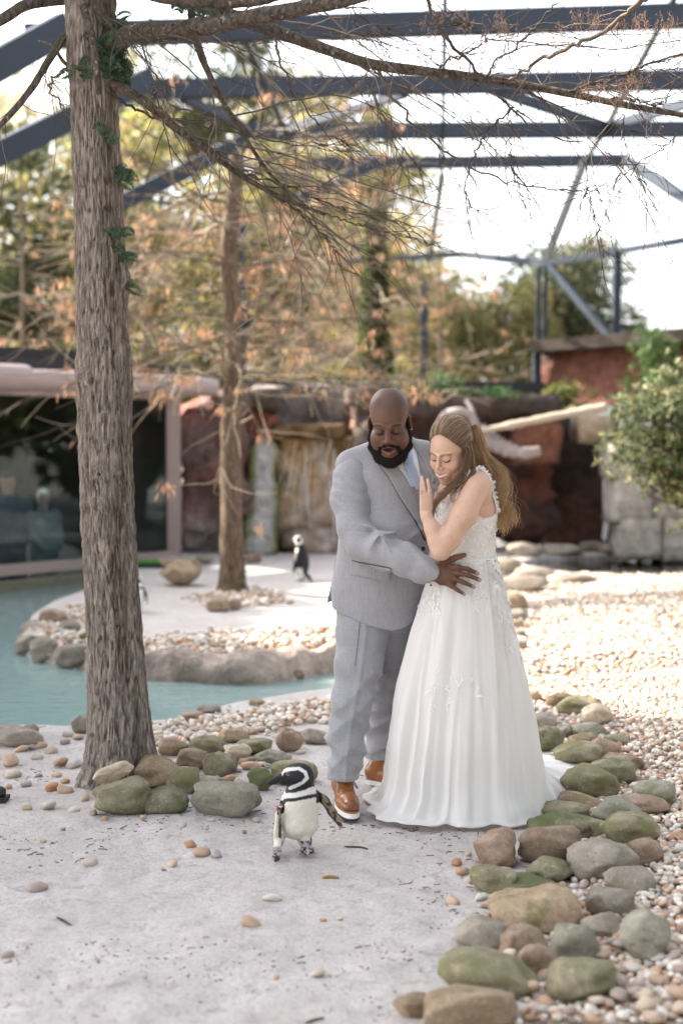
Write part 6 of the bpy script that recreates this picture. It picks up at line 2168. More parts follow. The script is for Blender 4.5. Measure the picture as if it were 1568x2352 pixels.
def body_folds(x, y, z):
    f = 0.004 * fbm(x * 7, y * 5, z * 5, 3, 21)
    f += 0.010 * np.exp(-((z - P(900, 1235, 6.2)[2]) / 0.08) ** 2) * ridged(x * 3, y * 3, (z - (x - 0.3) * 0.7) * 13, 23) * sstep(0.06, 0.24, x)
    return -f
V.warp(body_folds, 0.03)
hx = [P(x, y, 6.3)[0] for x, y in ((740, 1395), (762, 1402), (800, 1418), (850, 1436), (900, 1447), (925, 1443), (945, 1432), (965, 1400), (985, 1345), (1000, 1325))]
hz = [P(x, y, 6.3)[2] for x, y in ((740, 1395), (762, 1402), (800, 1418), (850, 1436), (900, 1447), (925, 1443), (945, 1432), (965, 1400), (985, 1345), (1000, 1325))]
zh = np.interp(V.ax[0], hx, hz).astype(np.float32)[:, None, None] - V.ax[2][None, None, :]
V.mix((slice(None),) * 3, -(zh + 0 * V.ax[1][None, :, None]), 0.004, 's')
jv, jq = V.skin(1)
jacket = under("jacket", jv, jq, M["suit"], groom, True, None, "light grey suit jacket")
slv, slq = W.skin(1)
near_arm = slv[slq[:, 0], 0] < np.interp(slv[slq[:, 0], 2], [1.0, 1.2, 1.45, 1.7], [0.48, 0.40, 0.26, 0.22])
near_arm &= slv[slq[:, 0], 1] < 6.52
for msk in (near_arm, ~near_arm):
    q = slq[msk]
    ids, inv = np.unique(q.ravel(), return_inverse=True)
    under("sleeve", slv[ids], inv.reshape(-1, 4), M["suit"], jacket, True)
JB = bvh_of(np.vstack([jv, slv]), np.vstack([jq, slq + len(jv)]))
def cloth(name, poly, mat, parent, off, thick=0.004, step=5.0, bulge=None, label=None):
    v, f = decal(JB, poly, off, thick, step, bulge)
    return under(name, v, f, M[mat], parent, True, None, label)
cloth("shirt", [(893, 1050), (915, 1030), (936, 1014), (952, 1030), (972, 1062), (986, 1100), (992, 1150), (985, 1200), (976, 1232), (958, 1180), (934, 1112)], "shirt", groom, 0.006, label="white dress shirt")
cloth("vest", [(953, 1034), (962, 1045), (982, 1088), (995, 1130), (990, 1190), (978, 1236), (966, 1195), (950, 1150), (938, 1118), (948, 1118), (962, 1122), (964, 1092), (958, 1062)], "vest", groom, 0.010, label="grey waistcoat")
tb = lambda q: 0.006 * np.exp(-((q[:, 0] - 934 - (q[:, 1] - 1048) * 0.23) / 7.0) ** 2)
cloth("tie", [(925, 1068), (944, 1062), (952, 1080), (961, 1104), (962, 1124), (952, 1126), (944, 1112), (934, 1090)], "tie", groom, 0.014, bulge=tb, label="pale blue satin tie")
cloth("tie_knot", [(917, 1047), (936, 1040), (943, 1046), (945, 1064), (927, 1071), (921, 1060)], "tie", groom, 0.019, bulge=lambda q: 0.006 * np.exp(-((q[:, 0] - 932) / 9) ** 2))
cloth("lapel", [(853, 1036), (868, 1049), (864, 1059), (892, 1096), (920, 1146), (953, 1197), (975, 1241), (979, 1236), (964, 1182), (949, 1136), (933, 1104), (907, 1064), (890, 1048), (872, 1030), (856, 1008), (847, 1000)], "suit", jacket, 0.011, 0.010, 5.0)
cloth("lapel", [(936, 1010), (946, 1008), (962, 1026), (990, 1062), (1012, 1100), (1020, 1150), (1002, 1160), (994, 1128), (980, 1088), (958, 1046)], "suit", jacket, 0.012, 0.010, 5.0)
cloth("pocket_flap", [(809, 1288), (898, 1305), (896, 1320), (892, 1333), (885, 1335), (845, 1327), (806, 1319)], "suit", jacket, 0.008, 0.0075, 5.0, bulge=lambda q: 0.002 * (q[:, 1] - 1290) / 40)
for a, b in (((809, 1287), (898, 1304)),):
    cloth("pocket_seam", [(a[0], a[1]), (b[0], b[1]), (b[0] + 0.6, b[1] + 0.9), (a[0] + 0.6, a[1] + 0.9)], "seam", jacket, 0.006, 0.006, 5.0)
for a, b in (((864, 1060), (893, 1098)), ((893, 1098), (921, 1148)), ((921, 1148), (954, 1199)), ((954, 1199), (975, 1242))):
    cloth("lapel_seam", [(a[0] - 0.7, a[1] + 0.5), (b[0] - 0.7, b[1] + 0.5), (b[0] + 0.1, b[1] + 0.1), (a[0] + 0.1, a[1] + 0.1)], "seam", jacket, 0.006, 0.006, 5.0)
v, f = ico(2)
hit = JB.ray_cast(Vector(CAM), Vector(ray(971, 1260)).normalized())
bp = np.array(hit[0]) if hit[0] is not None else P(971, 1260, 6.2)
under("button", v * [0.011, 0.005, 0.011] + bp - [0, 0.004, 0], f, M["button"], jacket)
for bx_, by_ in ((989, 1338), (993, 1328)):
    v2, f2 = ico(1)
    under("cuff_button", v2 * 0.005 + P(bx_, by_ + 6, 6.02), f2, M["button"], jacket)
# back vent flap seen past the hip
va = np.array([P(771, 1282, 6.50), P(763, 1330, 6.52), P(751, 1385, 6.55), P(762, 1380, 6.53), P(768, 1372, 6.50), P(776, 1290, 6.47)])
vb = va + [0.0, 0.012, 0]
n6 = 6
f = [[0, 1, 5, 5], [1, 4, 5, 5], [1, 2, 3, 4]]
fv = np.array([[0, 1, 5], [1, 4, 5], [1, 2, 4], [2, 3, 4]])
fs = [[i, i + 6, (i + 1) % 6] for i in range(6)] + [[(i + 1) % 6, i + 6, (i + 1) % 6 + 6] for i in range(6)]
under("vent_flap", np.vstack([va, vb]), np.vstack([fv, fv[:, ::-1] + 6, np.array(fs)]), M["lining"], jacket, False)

# trousers
V = Vox((-0.16, 6.04, 0.08), (0.42, 6.80, 1.05), 0.0052)
V.chain([P(838, 1390, 6.40), P(832, 1450, 6.38), P(822, 1530, 6.34), P(808, 1610, 6.30), P(796, 1700, 6.27), P(787, 1810, 6.26)], [0.122, 0.113, 0.098, 0.082, 0.071, 0.063], 0.03)
V.chain([P(912, 1400, 6.48), P(908, 1470, 6.50), P(900, 1550, 6.54), P(890, 1620, 6.58), P(880, 1690, 6.62), P(872, 1765, 6.64)], [0.115, 0.104, 0.089, 0.077, 0.069, 0.064], 0.03)
V.ell(P(872, 1390, 6.44), (0.185, 0.15, 0.12), None, 0.05)
def trouser_folds(x, y, z):
    side = np.where(y < 6.46, 1.0, -0.7)
    low = sstep(0.58, 0.28, z)
    kn = np.exp(-((z - 0.54) / 0.13) ** 2)
    r1 = ridged(x * 5 + 2, y * 4, (z + side * (x - 0.03) * 0.75) * 11, 31)
    r2 = ridged(x * 4, y * 4 + 3, (z - side * (x - 0.03) * 0.9) * 9 + 4, 33)
    f = (0.014 * low + 0.010 * kn) * r1 + (0.009 * low + 0.007 * kn) * r2
    f += 0.003 * ridged(x * 9, y * 9, z * 2.0, 36)
    zz_ = [P(787, 1810, 6.26)[2], P(796, 1700, 6.27)[2], P(808, 1610, 6.30)[2], P(822, 1530, 6.34)[2], P(832, 1450, 6.38)[2]]
    xx_ = [P(790, 1810, 6.26)[0], P(800, 1700, 6.27)[0], P(813, 1610, 6.30)[0], P(828, 1530, 6.34)[0], P(838, 1450, 6.38)[0]]
    f += 0.006 * np.exp(-((x - np.interp(z, zz_, xx_)) / 0.010) ** 2) * (y < 6.36)
    return -f
V.warp(trouser_folds, 0.03)
xs = V.ax[0][:, None, None]
ysn = V.ax[1][None, :, None]
zsn = V.ax[2][None, None, :]
z1, z2 = P(787, 1795, 6.20)[2], P(868, 1745, 6.58)[2]
lim = np.where(ysn < 6.46 + 0 * xs, z1 - 0.0 * xs, z2) + 0 * zsn
V.mix((slice(None),) * 3, -((lim - zsn).astype(np.float32)), 0.004, 's')
tv, tq = V.skin(1)
trou = under("trousers", tv, tq, M["suit"], groom, True)
TB = bvh_of(tv, tq)
v, f = decal(TB, [(827, 1418), (827.9, 1418), (822.3, 1475), (815.2, 1530), (814.4, 1530), (821.4, 1475)], 0.002, 0.003, 5.0)
under("pocket_seam", v, f, M["seam"], trou, True)

def shoe(heel, toe, side, parent):
    """heel and toe: ground points"""
    heel, toe = np.array(heel, float), np.array(toe, float)
    heel[2] = toe[2] = 0.0
    d = toe - heel
    L = np.linalg.norm(d)
    d /= L
    s = np.array([d[1], -d[0], 0])
    W = lambda t, o, z: heel + d * (t * L) + s * o + np.array([0, 0, z])
    V = Vox(np.minimum(heel, toe) - [0.09, 0.09, 0.0], np.maximum(heel, toe) + [0.09, 0.09, 0.17], 0.0036)
    up = np.array([0, 0, 1.0])
    V.chain([W(0.10, 0, 0.062), W(0.30, 0.0, 0.060), W(0.52, 0.004, 0.056), W(0.74, 0.006, 0.050), W(0.88, 0.004, 0.046)], [0.036, 0.036, 0.042, 0.045, 0.038], 0.02)
    V.chain([W(0.12, 0, 0.085), W(0.22, 0, 0.120)], [0.037, 0.041], 0.02)
    V.chain([W(0.24, 0, 0.125), W(0.42, 0, 0.098), W(0.60, 0.002, 0.074)], [0.038, 0.034, 0.030], 0.02)
    V.cut(W(0.5, 0, 0.034), np.array([0, 0, -1.0]))
    v, q = V.skin(1)
    # tan leather, darker at toe, heel and wing-tip edge
    rel = v - heel
    t = (rel @ d) / L
    o_ = rel @ s
    base = np.tile([0.30, 0.115, 0.040], (len(v), 1))
    base = blend(base, sstep(0.78, 0.98, t) * 0.65, (0.10, 0.035, 0.016))
    base = blend(base, sstep(0.16, 0.02, t) * 0.5, (0.14, 0.05, 0.02))
    wing = 0.62 + 0.07 * np.cos(o_ * 95) - 0.9 * np.abs(o_) * (v[:, 2] < 0.075)
    base = blend(base, np.exp(-((t - wing) / 0.010) ** 2) * 0.75, (0.05, 0.02, 0.012))
    wing2 = 0.50 - 1.2 * np.abs(o_)
    base = blend(base, np.exp(-((t - wing2) / 0.009) ** 2) * 0.6, (0.05, 0.02, 0.012))
    sh = empty("shoe", tuple(np.array([0, 0, 0])))
    sh.parent = parent
    root_off = np.array(parent.location)
    up_o = under("upper", v, q, M["leather"], sh, True, base, None)
    out = []
    for i in range(40):
        a = 2 * math.pi * i / 40
        cx = 0.5 + 0.515 * math.cos(a)
        wd = (0.036 + 0.016 * sstep(0.2, 0.75, cx)) * math.copysign(abs(math.sin(a)) ** 0.75, math.sin(a))
        out.append((cx, wd))
    def slab(name, z0, z1, g, m):
        n = len(out)
        lo = [W(a, b * g + 0.004 * (a > 0.4), z0) for a, b in out]
        hi = [W(a, b * g + 0.004 * (a > 0.4), z1) for a, b in out]
        v = np.vstack([lo, hi, [W(0.5, 0, z0)], [W(0.5, 0, z1)]])
        f = [[i, (i + 1) % n, n + (i + 1) % n] for i in range(n)] + [[i, n + (i + 1) % n, n + i] for i in range(n)]
        f += [[2 * n, (i + 1) % n, i] for i in range(n)] + [[2 * n + 1, n + i, n + (i + 1) % n] for i in range(n)]
        under(name, v, np.array(f), M[m], sh, False)
    slab("outsole", 0.002, 0.010, 1.0, "outsole")
    slab("midsole", 0.0105, 0.032, 1.02, "midsole")
    slab("welt", 0.0325, 0.037, 1.0, "welt")
    for j, t0 in enumerate((0.36, 0.43, 0.50)):
        zt = 0.130 - (t0 - 0.36) * 0.26
        mb = MB()
        q = np.array([W(t0 + 0.02, -0.022, zt - 0.012), W(t0, -0.008, zt + 0.001), W(t0 + 0.01, 0.010, zt + 0.0), W(t0 + 0.02, 0.024, zt - 0.012)])
        add_tube(mb, catmull(q, 10), 0.0024, 6)
        mb.part("lace", M["lace"], sh)
    mb = MB()
    add_tube(mb, catmull(np.array([W(0.36, 0.012, 0.13), W(0.42, side * 0.034, 0.12), W(0.50, side * 0.052, 0.096), W(0.46, side * 0.050, 0.090), W(0.38, side * 0.036, 0.112)]), 16), 0.0022, 6)
    mb.part("lace", M["lace"], sh)
    return sh
shoe(G(777, 1832, 0), G(812, 1886, 0), -1, groom)
shoe(G(842, 1804, 0), G(842, 1804, 0) + np.array([0.27, -0.13, 0]), -1, groom)
# ================================================================== the bride
BH_O, BH_S = P(1033, 1034, 6.13), 1.04
BH_R = roty(math.radians(6)) @ rotz(math.radians(-34)) @ rotx(math.radians(28))
bT = xf(BH_O, BH_R, BH_S)
SHO, ELB, WRI = P(1090, 1126, 6.06), P(1012, 1264, 5.965), P(979, 1186, 5.99)
def bride_torso(V, g=0.0):
    """chest, back and waist; g grows it (for the bodice)"""
    V.ell(P(1078, 1168, 6.19), (0.118 + g, 0.125 + g, 0.120 + g), None, 0.04)
    V.ell(P(1042, 1192, 6.14), (0.075 + g, 0.095 + g, 0.072 + g), None, 0.04)
    V.ell(P(1079, 1240, 6.19), (0.104 + g, 0.115 + g, 0.12 + g), None, 0.05)
    V.ell(P(1070, 1300, 6.19), (0.122 + g, 0.135 + g, 0.10 + g), None, 0.05)
V = Vox([[(0.33, 0.52, 0.0032), (0.52, 0.76, 0.008)],
         [(5.88, 6.06, 0.0034), (6.06, 6.24, 0.0036), (6.24, 6.46, 0.01)],
         [(0.95, 1.06, 0.01), (1.06, 1.26, 0.006), (1.26, 1.48, 0.0034), (1.48, 1.76, 0.0032)]], None, 0.0034)
head_sdf(V, BH_O, BH_R, BH_S, True, 0.0, 1.0)
V.cap(bT((0, 0.022, -0.045)), P(1075, 1112, 6.19), 0.046, 0.050, 0.03)
bride_torso(V, 0.0)
V.cap(P(1092, 1108, 6.11), P(1052, 1118, 6.29), 0.052, 0.052, 0.05)
V.cap(P(1075, 1085, 6.19), P(1100, 1125, 6.10), 0.038, 0.05, 0.04)
V.chain([SHO, P(1063, 1182, 6.01), P(1031, 1236, 5.97), ELB], [0.056, 0.053, 0.044, 0.041], 0.03)
V.chain([ELB, P(1004, 1243, 5.972), P(993, 1215, 5.98), WRI], [0.040, 0.039, 0.033, 0.0235], 0.016)
V.chain([P(1030, 1128, 6.32), P(1022, 1235, 6.40), P(1040, 1330, 6.38)], [0.05, 0.042, 0.03], 0.02)
# left hand flat on his chest
hn = np.array([0.15, -0.97, 0.15]); hn /= np.linalg.norm(hn)
V.chain([WRI, P(975, 1165, 6.005), P(974, 1146, 6.018)], [0.0245, 0.031, 0.033], 0.010, hn, 0.5)
V.cap(P(984, 1160, 6.01), P(984, 1142, 6.018), 0.018, 0.018, 0.01, 'u', hn, 0.6)
for fp, a, b in (([(961, 1150, 6.02), (958, 1136, 6.02), (954, 1126, 6.024), (950, 1117, 6.030)], 0.0085, 0.0062),
                 ([(967, 1144, 6.018), (965, 1128, 6.014), (963, 1114, 6.018), (960.5, 1101, 6.026)], 0.0092, 0.0066),
                 ([(976, 1142, 6.018), (974, 1125, 6.014), (971, 1110, 6.018), (968, 1096, 6.026)], 0.0095, 0.0068),
                 ([(986, 1144, 6.018), (986, 1128, 6.014), (984, 1115, 6.018), (981, 1102, 6.026)], 0.0092, 0.0066)):
    hand_chain(V, fp, a, b, 0.004)
hand_chain(V, [(992, 1162, 6.02), (999, 1146, 6.03), (1001, 1132, 6.035)], 0.010, 0.007, 0.006)
bv, bq = V.skin(1)
p = local(bv, BH_O, BH_R, BH_S)
SKB = np.array([0.60, 0.385, 0.285])
bc = np.tile(SKB, (len(bv), 1)) * (1 + 0.05 * fbm(bv[:, 0] * 18, bv[:, 1] * 18, bv[:, 2] * 18, 3, 3))[:, None]
inh = (np.linalg.norm(bv - BH_O, axis=1) < 0.19)
face = inh & (p[:, 1] < -0.03)
for g in (-1, 1):
    bc = blend(bc, face * 0.35 * np.exp(-((p[:, 0] - g * 0.042) ** 2 + (p[:, 2] + 0.028) ** 2) / 0.0004), (0.62, 0.31, 0.24))
    bc = blend(bc, face * 0.85 * sstep(0.0075, 0.0035, np.minimum(seg_d(p, (g * 0.013, -0.098, 0.019), (g * 0.033, -0.092, 0.0255)), seg_d(p, (g * 0.033, -0.092, 0.0255), (g * 0.051, -0.076, 0.020)))), (0.20, 0.115, 0.07))
    bc = blend(bc, face * 0.55 * np.exp(-((p[:, 0] - g * 0.033) ** 2 + (p[:, 2] - 0.007) ** 2) / 0.00013), (0.30, 0.17, 0.12))
    bc = blend(bc, face * sstep(0.0065, 0.003, np.minimum(seg_d(p, (g * 0.017, -0.094, -0.0085), (g * 0.040, -0.090, -0.008)), seg_d(p, (g * 0.040, -0.090, -0.008), (g * 0.051, -0.080, -0.002)))), (0.012, 0.010, 0.010))
bc = mouth_paint(bc, p, face, 0.0285, lambda x: -0.0695 + 11.0 * x ** 2, 0.0046, 0.0105, (0.80, 0.77, 0.72), (0.50, 0.20, 0.17), (0.52, 0.22, 0.185))
# warmer knuckles, nails, a few moles
for fx, fy, fY in ((950, 1116, 6.026), (960.5, 1100, 6.022), (968, 1095, 6.022), (981, 1101, 6.022)):
    bc = blend(bc, 0.7 * sstep(0.010, 0.006, np.linalg.norm(bv - P(fx, fy, fY), axis=1)), (0.72, 0.47, 0.43))
for mx_, my_ in ((1050, 1187), (1036, 1208), (1031, 1270), (1035, 1232), (1062, 1205), (992, 1252)):
    rd = Vector(ray(mx_, my_)).normalized()
    q = bv - CAM
    al = q @ np.array(rd)
    dist = np.linalg.norm(q - al[:, None] * np.array(rd), axis=1)
    bc = blend(bc, 0.35 * sstep(0.0035, 0.0015, dist), (0.30, 0.14, 0.09))
bride = empty("person", (P(1070, 1840, 6.25)[0], 6.25, 0.0))
tag(bride, "smiling bride with long wavy light brown hair in a white lace dress with train", "person")
under("body", bv, bq, M["skin"], bride, True, bc)
# ring on the ring finger
mb = MB()
th = np.linspace(0, 2 * math.pi, 20)
rc = P(965.5, 1131, 6.014)
q = np.stack([rc[0] + 0.0098 * np.cos(th), rc[1] + 0.0098 * np.sin(th), rc[2] + 0.002 * np.cos(th)], 1)
add_tube(mb, q, 0.0013, 6, cap=False)
v, f = ico(1)
mb.add(v * 0.0042 + rc + [0.002, -0.0115, 0.001], f)
mb.part("ring", M["silver"], bride)

# bodice
V = Vox((0.36, 5.98, 1.02), (0.76, 6.44, 1.50), 0.0055)
bride_torso(V, 0.008)
V.cap(P(1092, 1150, 6.10), P(1100, 1160, 6.10), 0.02, 0.02, 0.03)
# neckline dips between front and back
xa = V.ax[0][:, None, None]
zn = np.interp(V.ax[0], [P(x, y, 6.15)[0] for x, y in ((990, 1150), (1030, 1150), (1070, 1165), (1105, 1188), (1125, 1184), (1150, 1168))], [P(x, y, 6.15)[2] for x, y in ((990, 1150), (1030, 1150), (1070, 1165), (1105, 1188), (1125, 1184), (1150, 1168))]).astype(np.float32)
V.mix((slice(None),) * 3, -(V.ax[2][None, None, :] - zn[:, None, None] + 0 * V.ax[1][None, :, None]), 0.006, 's')
V.cut(P(1070, 1300, 6.2), np.array([0, 0, -1.0]))
V.warp(lambda x, y, z: -0.0018 * fbm(x * 60, y * 60, z * 60, 2, 5) - 0.003 * fbm(x * 9, y * 9, z * 22, 2, 6), 0.02)
ov, oq = V.skin(1)
bodice = under("bodice", ov, oq, M["bodice"], bride, True, None, "ivory lace bodice")
BB = bvh_of(ov, oq)
# strap over the near shoulder and down the back
BODYB = bvh_of(bv, bq)
def on_body(x, y, Y, off=0.006):
    n = BODYB.find_nearest(Vector(P(x, y, Y)))
    return np.array(n[0]) + np.array(n[1]) * off
strap_px = [(1062, 1150, 6.06), (1075, 1120, 6.06), (1084, 1100, 6.10), (1094, 1093, 6.12), (1108, 1100, 6.13), (1122, 1116, 6.13), (1133, 1136, 6.13), (1141, 1158, 6.13), (1144, 1178, 6.14)]
sp = catmull(np.array([on_body(*q) for q in strap_px]), 40)
mb = MB()
add_tube(mb, sp, 0.0055, 6)
lv, rgl = MB(), np.random.default_rng(9)
for k in range(2, 39):
    for _ in range(3):
        nr = sp[k] - np.array(BODYB.find_nearest(Vector(sp[k]))[0])
        nr = nr / (np.linalg.norm(nr) + 1e-9)
        d = RNG.normal(0, 0.7, 3) + nr * 0.5
        v, f, _ = leaf_quads(sp[k][None] + RNG.normal(0, 0.003, (1, 3)), d[None], nr[None], [random.uniform(0.014, 0.026)], [random.uniform(0.009, 0.015)], np.ones((1, 3)))
        lv.add(v, f)
strap = mb.part("strap", M["lacework"], bride)
lv.part("strap_petals", M["lacework"], strap, False, kind="stuff")
sp2 = catmull(np.array([on_body(x, y, Y) for x, y, Y in ((1012, 1160, 6.05), (1022, 1140, 6.08), (1036, 1120, 6.2), (1048, 1112, 6.3))]), 16)
mb = MB()
add_tube(mb, sp2, 0.005, 6)
mb.part("strap", M["lacework"], bride)

# skirt: four-quarter outline per height, folds growing to the hem, puddling on the sand with a train
tab = [  # y, left, right, front depth, back depth, centre Y
    (1278, 1003, 1137, 0.135, 0.135, 6.19), (1300, 994, 1144, 0.145, 0.15, 6.19), (1330, 984, 1151, 0.16, 0.17, 6.20), (1400, 962, 1168, 0.18, 0.20, 6.20), (1450, 947, 1181, 0.195, 0.225, 6.21),
    (1560, 921, 1207, 0.225, 0.28, 6.22), (1690, 898, 1232, 0.255, 0.34, 6.23), (1770, 888, 1246, 0.27, 0.38, 6.24), (1815, 880, 1252, 0.285, 0.40, 6.25)]
hem = [(838, 1846), (862, 1872), (905, 1886), (950, 1899), (985, 1891), (1010, 1897), (1060, 1900), (1100, 1890), (1140, 1899), (1200, 1896), (1238, 1886), (1246, 1862), (1276, 1842), (1300, 1824), (1306, 1803), (1334, 1778), (1312, 1748), (1270, 1722), (1180, 1740), (1080, 1752), (980, 1762), (905, 1776), (862, 1812)]
hemw = np.array([G(x, y, 0.012) for x, y in hem])
cc = np.array([P(1068, 1815, 6.25)[0], 6.25])
ha = np.arctan2(hemw[:, 1] - cc[1], hemw[:, 0] - cc[0])
hr = np.hypot(hemw[:, 0] - cc[0], hemw[:, 1] - cc[1])
o_ = np.argsort(ha)
ha, hr = ha[o_], hr[o_]
ha3 = np.concatenate([ha - 2 * math.pi, ha, ha + 2 * math.pi])
hr3 = np.tile(hr, 3)
NT_ = 420
th = np.linspace(-math.pi, math.pi, NT_, endpoint=False)
def ring(L, Rr, Fd, Bd, cx_, cy_):
    a = np.where(np.cos(th) > 0, Rr, L)
    b = np.where(np.sin(th) > 0, Bd, Fd)
    # superellipse radius
    rr = 1.0 / ((np.abs(np.cos(th)) / a) ** 2.2 + (np.abs(np.sin(th)) / b) ** 2.2) ** (1 / 2.2)
    return rr
def fold_at(t_):
    c_, s_ = np.cos(th + 0.12 * t_), np.sin(th + 0.12 * t_)
    return 1.2 * fbm(c_ * 3.0 + 4, s_ * 3.0, t_ * 0.5, 2, 61) + 0.75 * (0.8 - 2.2 * np.abs(vnoise(c_ * 6.5, s_ * 6.5 + 2, t_ * 0.9, 64))) + 0.12 * vnoise(c_ * 14, s_ * 14, t_ * 0.9, 66)
fold = fold_at(1.0)
fold2 = np.abs(np.sin(6.5 * th + 0.7)) ** 0.6 * 1.4 - 0.9
rows, NZ = [], 110
ys_ = np.array([q[0] for q in tab])
for i in range(NZ):
    t_ = i / (NZ - 1)
    y = 1278 + (1768 - 1278) * t_
    l, r_, fd, bd, cY = [np.interp(y, ys_, [q[k] for q in tab]) for k in range(1, 6)]
    z = P(1068, y, 6.2)[2]
    xl, xr = P(l, y, cY)[0], P(r_, y, cY)[0]
    cxx = (P(1068, y, cY)[0])
    rr = ring(cxx - xl, xr - cxx, fd, bd, cxx, cY)
    amp = 0.003 + 0.027 * t_ ** 0.9
    ph = 0.5 * t_
    fo = fold_at(t_)
    rr = rr + amp * fo * 0.75
    rr = rr + 0.006 * t_ * fbm(np.cos(th) * 3, np.sin(th) * 3, t_ * 5, 2, 4)
    # soft dent where the fabric catches at shin height
    rows.append(np.stack([cxx + rr * np.cos(th), cY + rr * np.sin(th), np.full(NT_, z)], 1))
last = rows[-1]
z_l = last[0, 2]
hemr = np.interp(th, ha3, hr3)
for _ in range(10):
    hemr = 0.25 * np.roll(hemr, 3) + 0.5 * hemr + 0.25 * np.roll(hemr, -3)
hemr = hemr + 0.035 * fbm(np.cos(th) * 4, np.sin(th) * 4, 3.0, 2, 77) + 0.008 * np.sin(21 * th)
NS = 26
for i in range(1, NS + 1):
    u = i / NS
    tx_ = cc[0] + hemr * np.cos(th)
    ty_ = cc[1] + hemr * np.sin(th)
    wR = np.clip(np.cos(th - 0.5), 0, 1) ** 2
    e = u ** (1.95 - 1.0 * wR)
    x = last[:, 0] * (1 - e) + tx_ * e
    y = last[:, 1] * (1 - e) + ty_ * e
    zz_ = 0.014 + (z_l - 0.014) * (1 - u) ** (1.75 - 0.45 * wR)
    wv = (0.028 * fold + 0.010 * vnoise(np.cos(th) * 11, np.sin(th) * 11, u * 3.0, 71)) * math.sin(math.pi * min(1, u * 1.05)) * 0.9
    rip = 0.008 * fbm(x * 14, y * 14, 0, 2, 8) * u
    z = np.maximum(zz_ + wv + rip, 0.010 + 0.006 * np.maximum(0, np.sin(13 * th)) * u)
    z = np.maximum(z, ground_z(x, y) + 0.006)
    rows.append(np.stack([x, y, z], 1))
R_ = np.array(rows)
n0 = len(rows)
# hem lip: a narrow turned edge so the cloth has thickness
R_ = np.concatenate([R_, (R_[-1] - [0, 0, 0.006])[None]])
n0 += 1
i = np.arange(n0 - 1)[:, None] * NT_ + np.arange(NT_)[None, :]
j = np.arange(n0 - 1)[:, None] * NT_ + (np.arange(NT_)[None, :] + 1) % NT_
sf = np.stack([i, i + NT_, j + NT_, j], -1).reshape(-1, 4)
sv = R_.reshape(-1, 3)
skirt = under("skirt", sv, sf[:, ::-1], M["tulle"], bride, True, None, "full white tulle skirt with a short train")
# waist seam
mb = MB()
q = R_[1] + [0, 0, 0.004]
add_tube(mb, np.vstack([q, q[:1]]), 0.004, 5, cap=False)
mb.part("waist_seam", M["lacework"], bride)
# lace: sprigs of petals on bodice and skirt
def sprig(c, nrm, tang, n, L, mb):
    for k in range(n):
        a = random.uniform(-0.9, 0.9)
        b_ = np.cross(nrm, tang)
        d = tang * math.cos(a) + b_ * math.sin(a)
        d = d * (1 if random.random() < 0.75 else -1) + nrm * random.uniform(0.0, 0.06)
        o0 = c + tang * random.uniform(-0.6, 0.9) * L + b_ * random.uniform(-0.5, 0.5) * L + nrm * random.uniform(0.0008, 0.002)
        v, f, _ = leaf_quads(o0[None], d[None], nrm[None], [L * random.uniform(0.6, 1.1)], [L * random.uniform(0.45, 0.75)], np.ones((1, 3)))
        mb.add(v, f)
lb, ls = MB(), MB()
fn_ = np.array([np.mean(ov[q], 0) for q in oq[::9]])
for c in fn_[RNG.permutation(len(fn_))[:430]]:
    hit = BB.find_nearest(Vector(c))
    nn_ = np.array(hit[1])
    tg_ = np.cross(nn_, RNG.normal(0, 1, 3))
    tg_ /= np.linalg.norm(tg_)
    sprig(np.array(hit[0]), nn_, tg_, 5, 0.016, lb)
lb.part("lace_applique", M["lacework"], bodice, False, kind="stuff")
for _ in range(1000):
    t_ = random.random() ** 1.7 * 0.72
    if random.random() < 0.22:
        t_ = random.random() ** 1.2 * 0.95
    k = int(t_ * (NZ - 2)) + 1
    a = random.randrange(NT_)
    dens = vnoise(np.array([math.cos(th[a]) * 2.4]), np.array([math.sin(th[a]) * 2.4]), np.array([t_ * 5.0]), 19)[0]
    if dens < -0.35 + 1.25 * t_:
        continue
    c = R_[k, a]
    u1, u2 = R_[k, (a + 1) % NT_] - c, R_[k + 1, a] - c
    nn_ = np.cross(u2, u1)
    nn_ /= np.linalg.norm(nn_)
    if nn_ @ (c - np.array([cc[0], cc[1], c[2]])) < 0:
        nn_ = -nn_
    tg_ = u2 / np.linalg.norm(u2) + RNG.normal(0, 0.35, 3)
    tg_ -= nn_ * (tg_ @ nn_)
    tg_ /= np.linalg.norm(tg_)
    sprig(c, nn_, tg_, random.randint(5, 8), 0.019, ls)
ls.part("lace_applique", M["lacework"], skirt, False, kind="stuff")

# hair: swept back over the crown to a clip, then long loose waves
HC = [(0.20, 0.125, 0.072), (0.30, 0.20, 0.12), (0.40, 0.285, 0.18), (0.14, 0.085, 0.05)]
HG = [(0.42, 0.27, 0.145), (0.50, 0.33, 0.18), (0.30, 0.19, 0.10), (0.37, 0.235, 0.125)]
mb = MB()
clip = np.array([0.020, 0.108, 0.030])
cen = np.array([0, 0.020, 0.047])
rad = np.array([0.076, 0.096, 0.088])
def on_skull(q, lift):
    d = (q - cen) / rad
    return cen + d / np.linalg.norm(d) * rad * (1 + lift)
